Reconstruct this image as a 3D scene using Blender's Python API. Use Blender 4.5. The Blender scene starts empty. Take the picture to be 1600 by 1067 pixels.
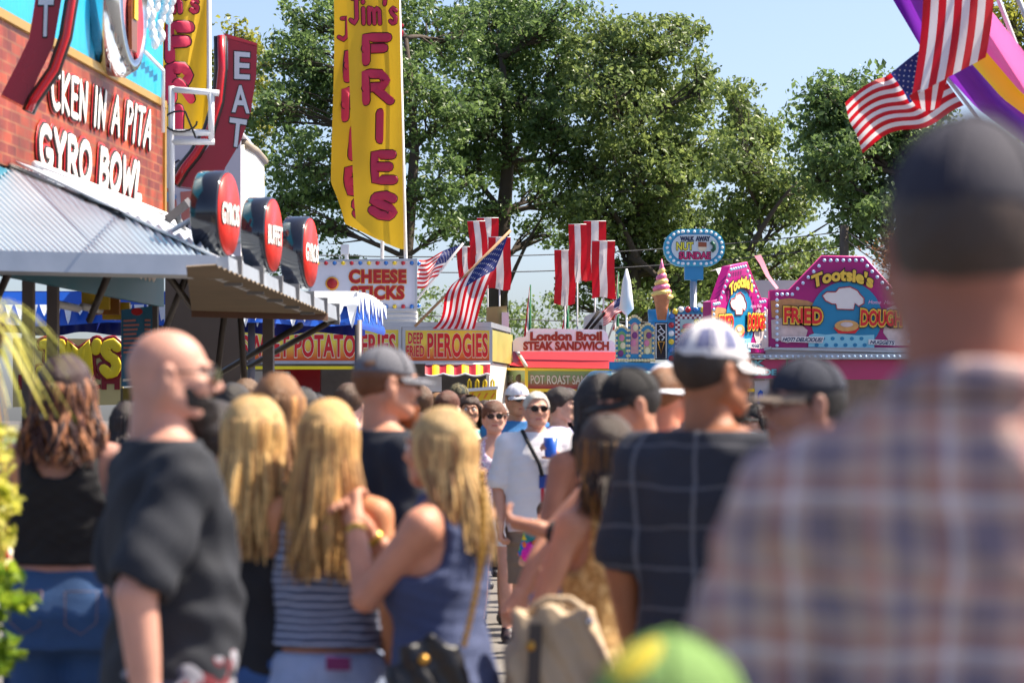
import bpy, math, random
import numpy as np
from mathutils import Vector, Matrix
R = math.radians
random.seed(7)
rng = np.random.default_rng(11)
SC = bpy.context.scene
COL = SC.collection

# ---------------------------------------------------------------- camera, sky, sun, exposure
FPX = 4444.44          # focal length in pixels of a 1600 px wide picture (100 mm on 36 mm)
CX, HY, EYE = 800.0, 650.0, 1.55
cam = bpy.data.cameras.new('camera')
cam.lens = 100; cam.sensor_width = 36
cam.shift_y = (HY - 533.5) / 1600
cam.clip_start = 0.1; cam.clip_end = 6000
cam.dof.use_dof = True; cam.dof.focus_distance = 46; cam.dof.aperture_fstop = 4.2; cam.dof.aperture_blades = 0
camo = bpy.data.objects.new('camera', cam); COL.objects.link(camo)
camo.location = (0, 0, EYE); camo.rotation_euler = (R(90), 0, 0)
SC.camera = camo

SUN_EL, SUN_AZ = 53.0, 76.0        # azimuth clockwise from +Y (away from the camera) towards +X (right)
W = bpy.data.worlds.new('World'); SC.world = W; W.use_nodes = True
wn = W.node_tree.nodes; wl = W.node_tree.links
bg = wn['Background']; bg.inputs[1].default_value = 0.12
sky = wn.new('ShaderNodeTexSky'); sky.sky_type = 'NISHITA'; sky.sun_disc = False
sky.sun_elevation = R(SUN_EL); sky.sun_rotation = R(SUN_AZ); sky.air_density = 0.6; sky.dust_density = 2.2; sky.ozone_density = 1.4
wl.new(sky.outputs[0], bg.inputs[0])
sl = bpy.data.lights.new('sun', 'SUN'); sl.energy = 5.0; sl.angle = R(0.53); sl.color = (1.0, 0.9, 0.74)
so = bpy.data.objects.new('sun', sl); COL.objects.link(so)
sdir = Vector((math.cos(R(SUN_EL)) * math.sin(R(SUN_AZ)), math.cos(R(SUN_EL)) * math.cos(R(SUN_AZ)), math.sin(R(SUN_EL))))
so.rotation_euler = sdir.to_track_quat('Z', 'Y').to_euler(); so.location = (30, 20, 40)
SC.view_settings.view_transform = 'Standard'; SC.view_settings.look = 'None'
SC.view_settings.exposure = 1.1; SC.view_settings.gamma = 1.0
SC.render.engine = 'CYCLES'
SC.cycles.max_bounces = 8; SC.cycles.transparent_max_bounces = 8

# ---------------------------------------------------------------- helpers
def P(px, py, Y):
    """world point at depth Y that the camera sees at photo pixel px, py"""
    return Vector(((px - CX) * Y / FPX, Y, EYE - (py - HY) * Y / FPX))
class Pl:
    """a real plane: through point o with horizontal normal yawed by deg from facing the camera (-Y)"""
    def __init__(s, o, deg=0, tilt=0):
        s.o = Vector(o); a = R(deg); t = R(tilt)
        s.n = Vector((math.sin(a) * math.cos(t), -math.cos(a) * math.cos(t), math.sin(t)))
        s.u = Vector((math.cos(a), math.sin(a), 0)); s.v = s.n.cross(s.u) * 1.0
        if s.v.z < 0: s.v = -s.v
    def at(s, px, py, off=0.0):
        d = Vector(((px - CX) / FPX, 1, -(py - HY) / FPX)); c = Vector((0, 0, EYE))
        o = s.o + s.n * off
        t = (o - c).dot(s.n) / d.dot(s.n)
        return c + d * t
    def pts(s, L, off=0.0): return [s.at(x, y, off) for x, y in L]
def lin(c):
    def f(v):
        v = v / 255.0
        return v / 12.92 if v <= 0.04045 else ((v + 0.055) / 1.055) ** 2.4
    return tuple(f(v) for v in c)
MATS = {}
def M(name, rgb, rough=0.55, var=0.12, scale=6.0, bump=0.0, metal=0.0, trans=0.0, coat=0.0, sub=0.0, stretch=None, bscale=None, raw=False):
    """procedural material: noise-varied base colour (sRGB given), noise-varied roughness, optional bump and translucency"""
    if name in MATS: return MATS[name]
    m = bpy.data.materials.new(name); m.use_nodes = True
    nt = m.node_tree; N = nt.nodes; L = nt.links; b = N['Principled BSDF']
    c = rgb if raw else lin(rgb)
    tc = N.new('ShaderNodeTexCoord'); src = tc.outputs['Object']
    if stretch:
        mp = N.new('ShaderNodeMapping'); mp.inputs['Scale'].default_value = stretch; L.new(src, mp.inputs[0]); src = mp.outputs[0]
    nz = N.new('ShaderNodeTexNoise'); nz.inputs['Scale'].default_value = scale; nz.inputs['Detail'].default_value = 5; L.new(src, nz.inputs[0])
    mx = N.new('ShaderNodeMix'); mx.data_type = 'RGBA'; L.new(nz.outputs[0], mx.inputs['Factor'])
    mx.inputs[6].default_value = (*[max(0, v * (1 - 1.6 * var)) for v in c], 1); mx.inputs[7].default_value = (*[min(1, v * (1 + 1.6 * var)) for v in c], 1)
    L.new(mx.outputs[2], b.inputs['Base Color'])
    mr = N.new('ShaderNodeMapRange'); mr.inputs[3].default_value = max(0.05, rough - 0.1); mr.inputs[4].default_value = min(1, rough + 0.1); L.new(nz.outputs[0], mr.inputs[0]); L.new(mr.outputs[0], b.inputs['Roughness'])
    b.inputs['Metallic'].default_value = metal; b.inputs['Coat Weight'].default_value = coat
    if sub: b.inputs['Subsurface Weight'].default_value = sub; b.inputs['Subsurface Radius'].default_value = (0.012, 0.004, 0.002)
    if bump:
        n2 = N.new('ShaderNodeTexNoise'); n2.inputs['Scale'].default_value = bscale or scale * 3; n2.inputs['Detail'].default_value = 4; L.new(src, n2.inputs[0])
        bp = N.new('ShaderNodeBump'); bp.inputs['Strength'].default_value = bump; bp.inputs['Distance'].default_value = 0.02; L.new(n2.outputs[0], bp.inputs['Height']); L.new(bp.outputs[0], b.inputs['Normal'])
    if trans:
        t = N.new('ShaderNodeBsdfTranslucent'); L.new(mx.outputs[2], t.inputs[0])
        ms = N.new('ShaderNodeMixShader'); ms.inputs[0].default_value = trans
        L.new(b.outputs[0], ms.inputs[1]); L.new(t.outputs[0], ms.inputs[2]); L.new(ms.outputs[0], N['Material Output'].inputs[0])
    MATS[name] = m; return m
def coords(m):
    N = m.node_tree.nodes
    return N['Principled BSDF'], N, m.node_tree.links

def tag(o, label=None, cat=None, group=None, kind=None):
    if label: o['label'] = label
    if cat: o['category'] = cat
    if group: o['group'] = group
    if kind: o['kind'] = kind
    return o
def thing(name, label, cat, loc=(0, 0, 0), group=None):
    o = bpy.data.objects.new(name, None); COL.objects.link(o); o.location = loc; o.empty_display_size = 0.2
    return tag(o, label, cat, group)
def wloc(o):
    v = Vector((0, 0, 0))
    while o is not None: v = v + o.location; o = o.parent
    return v
class MB:
    """collects faces in world coordinates and links them as ONE mesh object"""
    def __init__(s): s.v = []; s.f = []; s.mi = []; s.mats = []; s.sm = []
    def _m(s, m):
        if m not in s.mats: s.mats.append(m)
        return s.mats.index(m)
    def add(s, V, Fs, m, smooth=False):
        b = len(s.v); i = s._m(m)
        s.v.extend([tuple(p) for p in V])
        for f in Fs: s.f.append([b + k for k in f]); s.mi.append(i); s.sm.append(smooth)
        return s
    def poly(s, pts, m): return s.add(pts, [list(range(len(pts)))], m)
    def prism(s, pts, vec, m, m2=None):
        n = len(pts); vec = Vector(vec); V = [Vector(p) for p in pts]; B = [p + vec for p in V]
        nn = Vector((0, 0, 0))
        for i in range(n): nn += (V[i] - V[0]).cross(V[(i + 1) % n] - V[0])
        if nn.dot(vec) > 0: V.reverse(); B.reverse()
        s.add(V, [list(range(n))], m)
        s.add(B, [list(range(n))[::-1]], m2 or m)
        for i in range(n):
            j = (i + 1) % n; s.add([V[i], B[i], B[j], V[j]], [[0, 1, 2, 3]], m2 or m)
        return s
    def box(s, c, size, m, yaw=0.0):
        a = R(yaw); ux = Vector((math.cos(a), math.sin(a), 0)) * size[0] / 2; uy = Vector((-math.sin(a), math.cos(a), 0)) * size[1] / 2; c = Vector(c)
        h = Vector((0, 0, size[2]))
        q = [c - ux - uy - h / 2, c + ux - uy - h / 2, c + ux + uy - h / 2, c - ux + uy - h / 2]
        return s.prism(q, h, m)
    def tube(s, pts, r, m, seg=8, flat=None, cap=True, smooth=True):
        """swept tube; r a number or list; flat=(normal, factor) squashes it along normal"""
        pts = [Vector(p) for p in pts]; n = len(pts)
        if n < 2: return s
        rs = r if isinstance(r, (list, tuple)) else [r] * n
        V = []; F = []; up = None
        for i, p in enumerate(pts):
            t = (pts[min(i + 1, n - 1)] - pts[max(i - 1, 0)])
            if t.length < 1e-9: t = Vector((0, 0, 1))
            t.normalize()
            if flat: a = Vector(flat[0]); bb = t.cross(a); bb.normalize()
            else:
                if up is None: up = Vector((0, 0, 1)) if abs(t.z) < 0.9 else Vector((1, 0, 0))
                bb = t.cross(up); bb.normalize(); a = bb.cross(t); up = a
            for k in range(seg):
                th = 2 * math.pi * k / seg
                V.append(p + bb * math.cos(th) * rs[i] + a * math.sin(th) * rs[i] * (flat[1] if flat else 1))
        for i in range(n - 1):
            for k in range(seg):
                F.append([i * seg + k, i * seg + (k + 1) % seg, (i + 1) * seg + (k + 1) % seg, (i + 1) * seg + k])
        if cap: F.append(list(range(seg))[::-1]); F.append([(n - 1) * seg + k for k in range(seg)])
        return s.add(V, F, m, smooth)
    def stroke(s, pts, r, m, n, flat=0.25, seg=10):
        """brush stroke with round ends lying on a surface with normal n"""
        pts = [Vector(p) for p in pts]
        if len(pts) < 2: return s
        d0 = (pts[0] - pts[1]).normalized(); d1 = (pts[-1] - pts[-2]).normalized()
        q = [pts[0] + d0 * r * 0.98, pts[0] + d0 * r * 0.72] + pts + [pts[-1] + d1 * r * 0.72, pts[-1] + d1 * r * 0.98]
        rr = [r * 0.2, r * 0.7] + [r] * len(pts) + [r * 0.7, r * 0.2]
        return s.tube(q, rr, m, seg, (n, flat))
    def lathe(s, c, prof, m, seg=24, axis=(0, 0, 1), smooth=True):
        ax = Vector(axis).normalized(); e = Vector((1, 0, 0)) if abs(ax.x) < 0.9 else Vector((0, 1, 0))
        a = ax.cross(e).normalized(); b = ax.cross(a); c = Vector(c); V = []; F = []
        for r, h in prof:
            for k in range(seg):
                t = 2 * math.pi * k / seg; V.append(c + ax * h + (a * math.cos(t) + b * math.sin(t)) * r)
        for i in range(len(prof) - 1):
            for k in range(seg): F.append([i * seg + k, i * seg + (k + 1) % seg, (i + 1) * seg + (k + 1) % seg, (i + 1) * seg + k])
        F.append(list(range(seg))[::-1]); F.append([(len(prof) - 1) * seg + k for k in range(seg)])
        return s.add(V, F, m, smooth)
    def ell(s, c, rad, m, nu=14, nv=9):
        V = []; F = []; c = Vector(c)
        for j in range(nv + 1):
            ph = math.pi * j / nv
            for i in range(nu):
                t = 2 * math.pi * i / nu
                V.append((c.x + rad[0] * math.sin(ph) * math.cos(t), c.y + rad[1] * math.sin(ph) * math.sin(t), c.z + rad[2] * math.cos(ph)))
        for j in range(nv):
            for i in range(nu): F.append([j * nu + i, (j + 1) * nu + i, (j + 1) * nu + (i + 1) % nu, j * nu + (i + 1) % nu])
        return s.add(V, F, m, True)
    def grid(s, fn, nu, nv, m, smooth=True):
        """fn(u,v)->point; m a material or a function of the cell centre (u,v)"""
        V = [fn(i / nu, j / nv) for j in range(nv + 1) for i in range(nu + 1)]
        b = len(s.v); s.v.extend([tuple(p) for p in V])
        for j in range(nv):
            for i in range(nu):
                mm = m((i + 0.5) / nu, (j + 0.5) / nv) if callable(m) else m
                s.f.append([b + j * (nu + 1) + i, b + j * (nu + 1) + i + 1, b + (j + 1) * (nu + 1) + i + 1, b + (j + 1) * (nu + 1) + i]); s.mi.append(s._m(mm)); s.sm.append(smooth)
        return s
    def build(s, name, parent=None, **kw):
        me = bpy.data.meshes.new(name); off = wloc(parent) if parent else Vector((0, 0, 0))
        me.from_pydata([(p[0] - off.x, p[1] - off.y, p[2] - off.z) for p in s.v], [], s.f)
        for m in s.mats: me.materials.append(m)
        me.polygons.foreach_set('material_index', s.mi); me.polygons.foreach_set('use_smooth', s.sm); me.update()
        o = bpy.data.objects.new(name, me); COL.objects.link(o)
        if parent: o.parent = parent
        if kw: tag(o, **kw)
        return o
def np_mesh(name, V, F, mats, parent=None, mi=None, smooth=True, off=None, **kw):
    """big quad/tri mesh from arrays"""
    me = bpy.data.meshes.new(name); V = np.asarray(V, dtype=np.float32)
    o_ = wloc(parent) if (parent and off is None) else (off or Vector((0, 0, 0)))
    V = V - np.array(o_, dtype=np.float32)
    F = np.asarray(F, dtype=np.int32); n, k = F.shape
    me.vertices.add(len(V)); me.vertices.foreach_set('co', V.ravel())
    me.loops.add(n * k); me.loops.foreach_set('vertex_index', F.ravel())
    me.polygons.add(n); me.polygons.foreach_set('loop_start', np.arange(0, n * k, k, dtype=np.int32)); me.polygons.foreach_set('loop_total', np.full(n, k, dtype=np.int32))
    for m in mats: me.materials.append(m)
    if mi is not None: me.polygons.foreach_set('material_index', np.asarray(mi, dtype=np.int32))
    me.polygons.foreach_set('use_smooth', np.full(n, smooth, dtype=bool))
    me.update(calc_edges=True)
    o = bpy.data.objects.new(name, me); COL.objects.link(o)
    if parent: o.parent = parent
    if kw: tag(o, **kw)
    return o
# ---- lettering: built-in vector font, and brush strokes for hand-painted letters
_tc = {}
def text2d(s, off=0.0, shear=0.0, space=1.0):
    k = (s, off, shear, space)
    if k in _tc: return _tc[k]
    c = bpy.data.curves.new('lettering', 'FONT'); c.body = s; c.offset = off; c.shear = shear; c.space_character = space; c.resolution_u = 3
    o = bpy.data.objects.new('lettering', c); COL.objects.link(o)
    me = bpy.data.meshes.new_from_object(o)
    V = [(v.co.x, v.co.y) for v in me.vertices]; F = [list(p.vertices) for p in me.polygons]
    bpy.data.objects.remove(o); bpy.data.curves.remove(c); bpy.data.meshes.remove(me)
    _tc[k] = (V, F); return V, F
def text(mb, s, mp, m, off=0.0, lift=0.0, box=None, shear=0.0, space=1.0, warp=None):
    """text fitted so that its plain (offset .02) outline fills box (a0,b0,a1,b1) of the map mp(a,b,lift)"""
    V0, _ = text2d(s, 0.02, shear, space); V, F = text2d(s, off, shear, space)
    x0 = min(v[0] for v in V0); x1 = max(v[0] for v in V0); y0 = min(v[1] for v in V0); y1 = max(v[1] for v in V0)
    a0, b0, a1, b1 = box or (0, 0, 1, 1); Q = []
    for x, y in V:
        a = a0 + (x - x0) / (x1 - x0) * (a1 - a0); b = b0 + (y - y0) / (y1 - y0) * (b1 - b0)
        if warp: a, b = warp(a, b)
        Q.append(mp(a, b, lift))
    mb.add(Q, F, m)
def quadmap(pl, tl, tr, br, bl):
    """map (a,b,lift): a left->right, b bottom->top inside a pixel quad lying on plane pl"""
    TL, TR, BR, BL = (pl.at(*q) for q in (tl, tr, br, bl)); n = pl.n
    return lambda a, b, lift=0.0: (TL * (1 - a) + TR * a) * b + (BL * (1 - a) + BR * a) * (1 - b) + n * lift
def arc(cx, cy, rx, ry, a0, a1, n=10): return [(cx + rx * math.cos(R(a0 + (a1 - a0) * i / n)), cy + ry * math.sin(R(a0 + (a1 - a0) * i / n))) for i in range(n + 1)]
GL = {  # brush letters in a unit box
 'A': (.8, [[(.05, 0), (.42, 1), (.8, 0)], [(.2, .35), (.64, .35)]]), 'B': (.7, [[(.08, 0), (.08, 1)], [(.08, 1), (.45, .98), (.58, .78), (.42, .55), (.08, .53)], [(.42, .55), (.66, .4), (.62, .1), (.4, 0), (.08, 0)]]),
 'C': (.75, [arc(.45, .5, .4, .5, 55, 305)]), 'D': (.75, [[(.1, 0), (.1, 1), (.4, .97), (.68, .72), (.7, .4), (.45, .05), (.1, 0)]]),
 'E': (.62, [[(.6, 1), (.08, 1), (.08, 0), (.62, 0)], [(.08, .52), (.5, .52)]]), 'F': (.62, [[(.62, 1), (.1, 1), (.08, 0)], [(.1, .52), (.52, .55)]]),
 'G': (.85, [arc(.45, .5, .4, .5, 50, 335) + [(.82, .42), (.5, .42)]]), 'H': (.7, [[(.08, 0), (.08, 1)], [(.62, 0), (.62, 1)], [(.08, .5), (.62, .5)]]),
 'I': (.26, [[(.12, 0), (.14, 1)]]), 'J': (.6, [[(.2, 1), (.62, 1)], [(.46, 1), (.45, .2), (.28, 0), (.06, .14)]]),
 'K': (.72, [[(.08, 0), (.08, 1)], [(.62, 1), (.1, .45), (.66, 0)]]), 'L': (.6, [[(.08, 1), (.08, 0), (.58, .03)]]),
 'M': (.95, [[(.05, 0), (.14, 1), (.45, .3), (.78, 1), (.88, 0)]]), 'N': (.75, [[(.08, 0), (.08, 1), (.62, 0), (.66, 1)]]),
 'O': (.85, [arc(.42, .5, .38, .5, 90, 450, 16)]), 'P': (.68, [[(.08, 0), (.1, 1), (.45, .98), (.62, .75), (.48, .5), (.1, .46)]]),
 'R': (.74, [[(.1, 0), (.1, 1), (.48, .98), (.64, .76), (.5, .52), (.12, .48)], [(.34, .48), (.7, 0)]]),
 'S': (.68, [[(.6, .86), (.42, 1), (.18, .94), (.1, .74), (.26, .58), (.5, .46), (.6, .26), (.48, .05), (.24, 0), (.06, .16)]]),
 'T': (.72, [[(.03, .97), (.7, 1)], [(.37, .98), (.36, 0)]]), 'U': (.75, [[(.08, 1), (.1, .25), (.35, 0), (.6, .22), (.64, 1)]]),
 'W': (1.0, [[(.04, 1), (.24, 0), (.5, .7), (.72, 0), (.96, 1)]]), 'Y': (.74, [[(.04, 1), (.36, .48), (.7, 1)], [(.36, .48), (.34, 0)]]),
 'i': (.24, [[(.12, 0), (.12, .6)], [(.12, .84), (.125, .88)]]), 'm': (.85, [[(.08, 0), (.08, .62)], [(.08, .45), (.25, .62), (.4, .5), (.41, 0)], [(.41, .45), (.6, .62), (.74, .5), (.76, 0)]]),
 's': (.5, [[(.42, .52), (.25, .62), (.1, .5), (.22, .36), (.4, .24), (.36, .04), (.2, 0), (.06, .1)]]), "'": (.2, [[(.12, 1.0), (.08, .78)]]), ' ': (.38, []),
 'o': (.6, [arc(.3, .3, .25, .32, 90, 450, 12)]), 't': (.5, [[(.24, .95), (.24, .1), (.42, 0)], [(.05, .62), (.45, .64)]]), 'e': (.58, [[(.08, .33), (.5, .36), (.42, .6), (.2, .6), (.07, .32), (.2, .02), (.5, .08)]]),
}
def dens(pl, k=3):
    out = []
    for i in range(len(pl) - 1):
        for j in range(k): out.append((pl[i][0] + (pl[i + 1][0] - pl[i][0]) * j / k, pl[i][1] + (pl[i + 1][1] - pl[i][1]) * j / k))
    return out + [pl[-1]]
def brush(mb, s, mp, r, m, n, lift=0.0, box=(0, 0, 1, 1), warp=None, gap=.16, sub=3, lean=0.0, flat=.25):
    """hand-painted word: strokes of radius r (metres) fitted to box of mp"""
    tw = sum(GL[c][0] + gap for c in s) - gap; x = 0
    for c in s:
        w, st = GL[c]
        for q in st:
            pts = []
            for a, b in dens(q, sub):
                aa = box[0] + (x + a + lean * b) / (tw + max(0, lean)) * (box[2] - box[0]); bb = box[1] + b * (box[3] - box[1])
                if warp: aa, bb = warp(aa, bb)
                pts.append(mp(aa, bb, lift))
            mb.stroke(pts, r, m, n, flat)
        x += w + gap
# common paints
white = M('white_paint', (225, 225, 228), .4, .05); alu = M('brushed_metal', (190, 192, 198), .35, .1, metal=.7); galv = M('galvanised_metal', (176, 182, 192), .4, .12, metal=.5)
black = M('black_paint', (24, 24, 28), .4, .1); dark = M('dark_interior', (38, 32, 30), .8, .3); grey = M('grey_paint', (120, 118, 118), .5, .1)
red = M('red_paint', (196, 20, 30), .35, .08); yellow = M('yellow_paint', (240, 200, 40), .4, .08); brownpost = M('weathered_post', (112, 102, 98), .6, .2)
cream = M('cream_paint', (226, 214, 186), .5, .1); bulbm = M('bulb_glass', (240, 242, 246), .15, .02, coat=.6)
bulbr = M('bulb_red', (180, 20, 40), .2, .04, coat=.6); bulbb = M('bulb_blue', (40, 110, 190), .2, .04, coat=.6); bulby = M('bulb_yellow', (232, 200, 40), .2, .04, coat=.6)
def bulbs(parent, pts, n, r, mats, name='bulb'):
    """each lamp of a lit border its own part (all share one mesh per colour)"""
    cache = {}
    for i, p in enumerate(pts):
        m = mats[i % len(mats)]
        if m.name not in cache:
            b = MB(); b.lathe((0, 0, 0), [(r * .9, -.25 * r), (r, 0), (r * .8, .45 * r), (r * .4, .75 * r)], m, 10, n); o = b.build(name, None); cache[m.name] = o
        else: o = cache[m.name].copy(); COL.objects.link(o)
        o.parent = parent; o.location = Vector(p) - wloc(parent)

# ---------------------------------------------------------------- ground
def ground_mat():
    m = M('asphalt', (84, 81, 79), .85, .22, 1.2, .35, bscale=60)
    return m
g = MB()
g.poly([(-400, -60, 0), (400, -60, 0), (400, 900, 0), (-400, 900, 0)], ground_mat())
g.build('ground', kind='structure')
# worn paving joints and a pale walk down the middle
st = MB(); st.poly([(-2.2, 2, .004), (1.9, 2, .004), (1.9, 64, .004), (-2.2, 64, .004)], M('worn_concrete', (112, 107, 102), .85, .25, .9, .3, bscale=40)); st.build('road', kind='structure')
lawn = MB(); lawn.poly([(-120, 66, .004), (120, 66, .004), (120, 240, .004), (-120, 240, .004)], M('dry_lawn', (96, 106, 58), .9, .3, .8, .5, bscale=30)); lawn.build('lawn', kind='structure')
# ---------------------------------------------------------------- trees
def leaf_mat(name, c1, c2):
    m = bpy.data.materials.new(name); m.use_nodes = True; nt = m.node_tree; N = nt.nodes; L = nt.links; b = N['Principled BSDF']
    geo = N.new('ShaderNodeNewGeometry'); ramp = N.new('ShaderNodeValToRGB')
    ramp.color_ramp.elements[0].color = (*lin(c1), 1); ramp.color_ramp.elements[1].color = (*lin(c2), 1)
    L.new(geo.outputs['Random Per Island'], ramp.inputs[0]); L.new(ramp.outputs[0], b.inputs['Base Color']); b.inputs['Roughness'].default_value = .42
    t = N.new('ShaderNodeBsdfTranslucent'); hs = N.new('ShaderNodeHueSaturation'); hs.inputs['Value'].default_value = 1.5; hs.inputs['Hue'].default_value = .485
    L.new(ramp.outputs[0], hs.inputs['Color']); L.new(hs.outputs[0], t.inputs[0])
    ms = N.new('ShaderNodeMixShader'); ms.inputs[0].default_value = .45; L.new(b.outputs[0], ms.inputs[1]); L.new(t.outputs[0], ms.inputs[2]); L.new(ms.outputs[0], N['Material Output'].inputs[0])
    return m
leafA = leaf_mat('oak_leaf', (58, 84, 48), (112, 138, 80)); leafB = leaf_mat('maple_leaf', (66, 88, 48), (130, 148, 84)); leafC = leaf_mat('pale_leaf', (92, 108, 40), (160, 160, 66)); leafD = leaf_mat('far_leaf', (70, 92, 52), (110, 128, 76))
bark = M('bark', (74, 64, 56), .9, .3, 4, .8, bscale=14)
def leaves(centers, radii, per, size, up=.5):
    """leaf-sized faces scattered in small drooping clumps"""
    n = len(centers); C = np.repeat(centers, per, 0); Rr = np.repeat(radii, per)[:, None]
    d = rng.normal(size=(n * per, 3)); d /= np.linalg.norm(d, axis=1, keepdims=True) + 1e-9
    pos = C + d * Rr * np.cbrt(rng.random((n * per, 1))) * np.array([1, 1, .62])
    nr = rng.normal(size=(n * per, 3)) + np.array([0, 0, up]) + d * .4; nr /= np.linalg.norm(nr, axis=1, keepdims=True)
    t = np.cross(nr, rng.normal(size=(n * per, 3))); t /= np.linalg.norm(t, axis=1, keepdims=True); b = np.cross(nr, t)
    s = size * (.45 + 1.0 * rng.random((n * per, 1)) ** 1.5)
    V = np.stack([pos - t * s * .5, pos + b * s * .3 + nr * s * .1, pos + t * s * .55, pos - b * s * .3 + nr * s * .1], 1).reshape(-1, 3)
    F = np.arange(n * per * 4).reshape(-1, 4)
    return V, F
def tree(label, base_px, base_Y, blobs, trunk_r, mat, dens_, size=.15, leader=None, per=38, extra=(), group='trees behind the food stands', cat='tree', name='leafy_tree'):
    """blobs: (px, py, rx_px, ry_px, dY) crown masses; limbs run from the trunk into every one"""
    X0 = (base_px - CX) * base_Y / FPX
    t = thing(name, label, cat, (X0, base_Y, 0), group)
    w = MB(); k = base_Y / FPX; cs = []; rs = []
    top = P(*(leader or (base_px, 300)), base_Y)
    base = Vector((X0, base_Y, 0))
    stem = [base.lerp(top, i / 8) + Vector((math.sin(i * 1.3) * .12, math.cos(i) * .12, 0)) * (i > 0) for i in range(9)]
    w.tube([base + Vector((0, 0, -.1))] + stem, [trunk_r * 1.5, trunk_r * 1.25] + [trunk_r * (1 - .1 * i) for i in range(1, 9)], bark, 10)
    def limb(a, b, r, lev):
        d = b - a; mid = a.lerp(b, .5) + Vector((random.uniform(-.1, .1), random.uniform(-.1, .1), random.uniform(-.02, .14))) * d.length
        pts = []
        for i in range(7):
            u = i / 6; pts.append((a * (1 - u) + mid * u) * (1 - u) + (mid * (1 - u) + b * u) * u)
        w.tube(pts, [r * (1 - .7 * i / 6) for i in range(7)], bark, 6)
        return pts
    for (bx, by, rx, ry, dY) in blobs:
        Y = base_Y + dY; kk = Y / FPX; c = P(bx, by, Y); rad = np.array([rx * kk, (rx + ry) * .5 * kk * .9, ry * kk])
        vol = rad[0] * rad[2]; n = max(8, int(dens_ * 6.8 * vol))
        # pick clump centres: towards the outside of the mass, uneven
        d = rng.normal(size=(n, 3)); d /= np.linalg.norm(d, axis=1, keepdims=True)
        q = np.array(c) + d * rad * (rng.random((n, 1)) ** .45) * (.82 + .3 * rng.random((n, 1)))
        cs.append(q); rs.append(.24 + .34 * rng.random(n))
        # nearest stem point below the mass
        s0 = min(stem, key=lambda p: (p - c).length + max(0, p.z - c.z + .4) * 2)
        pts = limb(s0, c + Vector((0, 0, -rad[2] * .2)), trunk_r * .24, 0)
        for i in range(min(n, 12)):
            e = Vector(q[rng.integers(n)]); p0 = pts[random.randint(2, 6)]
            pp = limb(p0, e, trunk_r * .09, 1)
            for j in range(3): limb(pp[random.randint(2, 6)], Vector(q[rng.integers(n)]).lerp(e, .55), trunk_r * .045, 2)
    for (a, b, r) in extra: limb(P(*a, base_Y - .6), P(*b, base_Y - .9), r, 0)
    w.build('trunk', t)
    C = np.concatenate(cs); Q = np.concatenate(rs)
    V, F = leaves(C, Q, per, size)
    np_mesh('crown', V, F, [mat], t, smooth=False)
    return t
tree('broad dark green tree standing directly behind the yellow fries banners', 641, 72,
     [(455, 95, 62, 60, 1), (420, 180, 45, 60, 0), (500, 40, 70, 50, 2), (470, 250, 70, 60, -1), (440, 330, 48, 42, 0), (560, 130, 80, 80, 1), (600, 20, 90, 60, 3), (540, 300, 80, 50, 1), (690, 60, 70, 70, 2), (680, 180, 70, 70, 0), (690, 290, 60, 50, -1), (600, 220, 70, 60, 2), (620, 310, 60, 30, 0), (510, 360, 40, 22, 0), (450, 400, 46, 26, 1), (530, 410, 40, 22, 0), (480, 150, 60, 70, 1), (600, 130, 60, 70, -1), (650, 120, 60, 60, 1), (480, 300, 50, 50, 1), (690, 360, 40, 24, 0)],
     .3, leafA, 6.6, leader=(640, 60))
tree('tallest tree in the middle with pale limb forking above the striped banners', 778, 76,
     [(760, 30, 90, 70, 2), (850, 40, 80, 70, 0), (740, 150, 70, 70, -1), (830, 160, 80, 70, 1), (900, 110, 60, 70, 1), (720, 250, 60, 50, 0), (800, 255, 70, 50, 2), (870, 240, 60, 55, -1), (760, 330, 60, 26, 0), (890, 310, 50, 40, 0), (845, 310, 30, 22, 1), (730, 380, 30, 20, 1), (700, 340, 40, 20, 2), (780, 100, 80, 70, 1), (860, 180, 60, 60, -1), (770, 200, 70, 60, 0), (820, 60, 70, 60, 2), (840, 360, 40, 24, 1)],
     .42, leafA, 6.6, leader=(790, 90), extra=[((782, 480), (862, 318), .075), ((858, 326), (905, 250), .05)])
tree('wide bushy tree rising behind the walk away nut sundae sign', 1003, 74,
     [(940, 60, 70, 60, 1), (1010, 70, 70, 60, 0), (1070, 50, 40, 45, 1), (960, 170, 80, 70, -1), (1050, 160, 70, 70, 2), (1090, 130, 34, 60, 0), (930, 270, 70, 60, 1), (1020, 270, 80, 60, -1), (1090, 250, 60, 60, 0), (960, 360, 70, 50, 0), (1050, 370, 70, 50, 1), (900, 390, 34, 26, 0), (990, 430, 60, 40, 1), (890, 470, 26, 22, 0), (1130, 350, 50, 50, 1), (1110, 430, 40, 40, 2), (1000, 130, 70, 70, 1), (1060, 220, 60, 60, 0), (970, 230, 70, 60, 2), (1010, 340, 70, 50, 0), (940, 120, 60, 70, 0), (1060, 310, 60, 50, 1), (1040, 420, 50, 40, 0), (1090, 450, 40, 30, 1), (960, 440, 40, 30, 0), (1150, 440, 40, 26, 1), (920, 430, 40, 34, -1), (1000, 470, 50, 30, -2), (1060, 450, 46, 34, -1), (1120, 400, 50, 40, -1), (900, 340, 50, 40, 1), (940, 320, 60, 50, -1)],
     .36, leafB, 6.8, leader=(985, 120), extra=[((985, 400), (1060, 470), .12), ((1000, 420), (930, 300), .12)])
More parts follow.
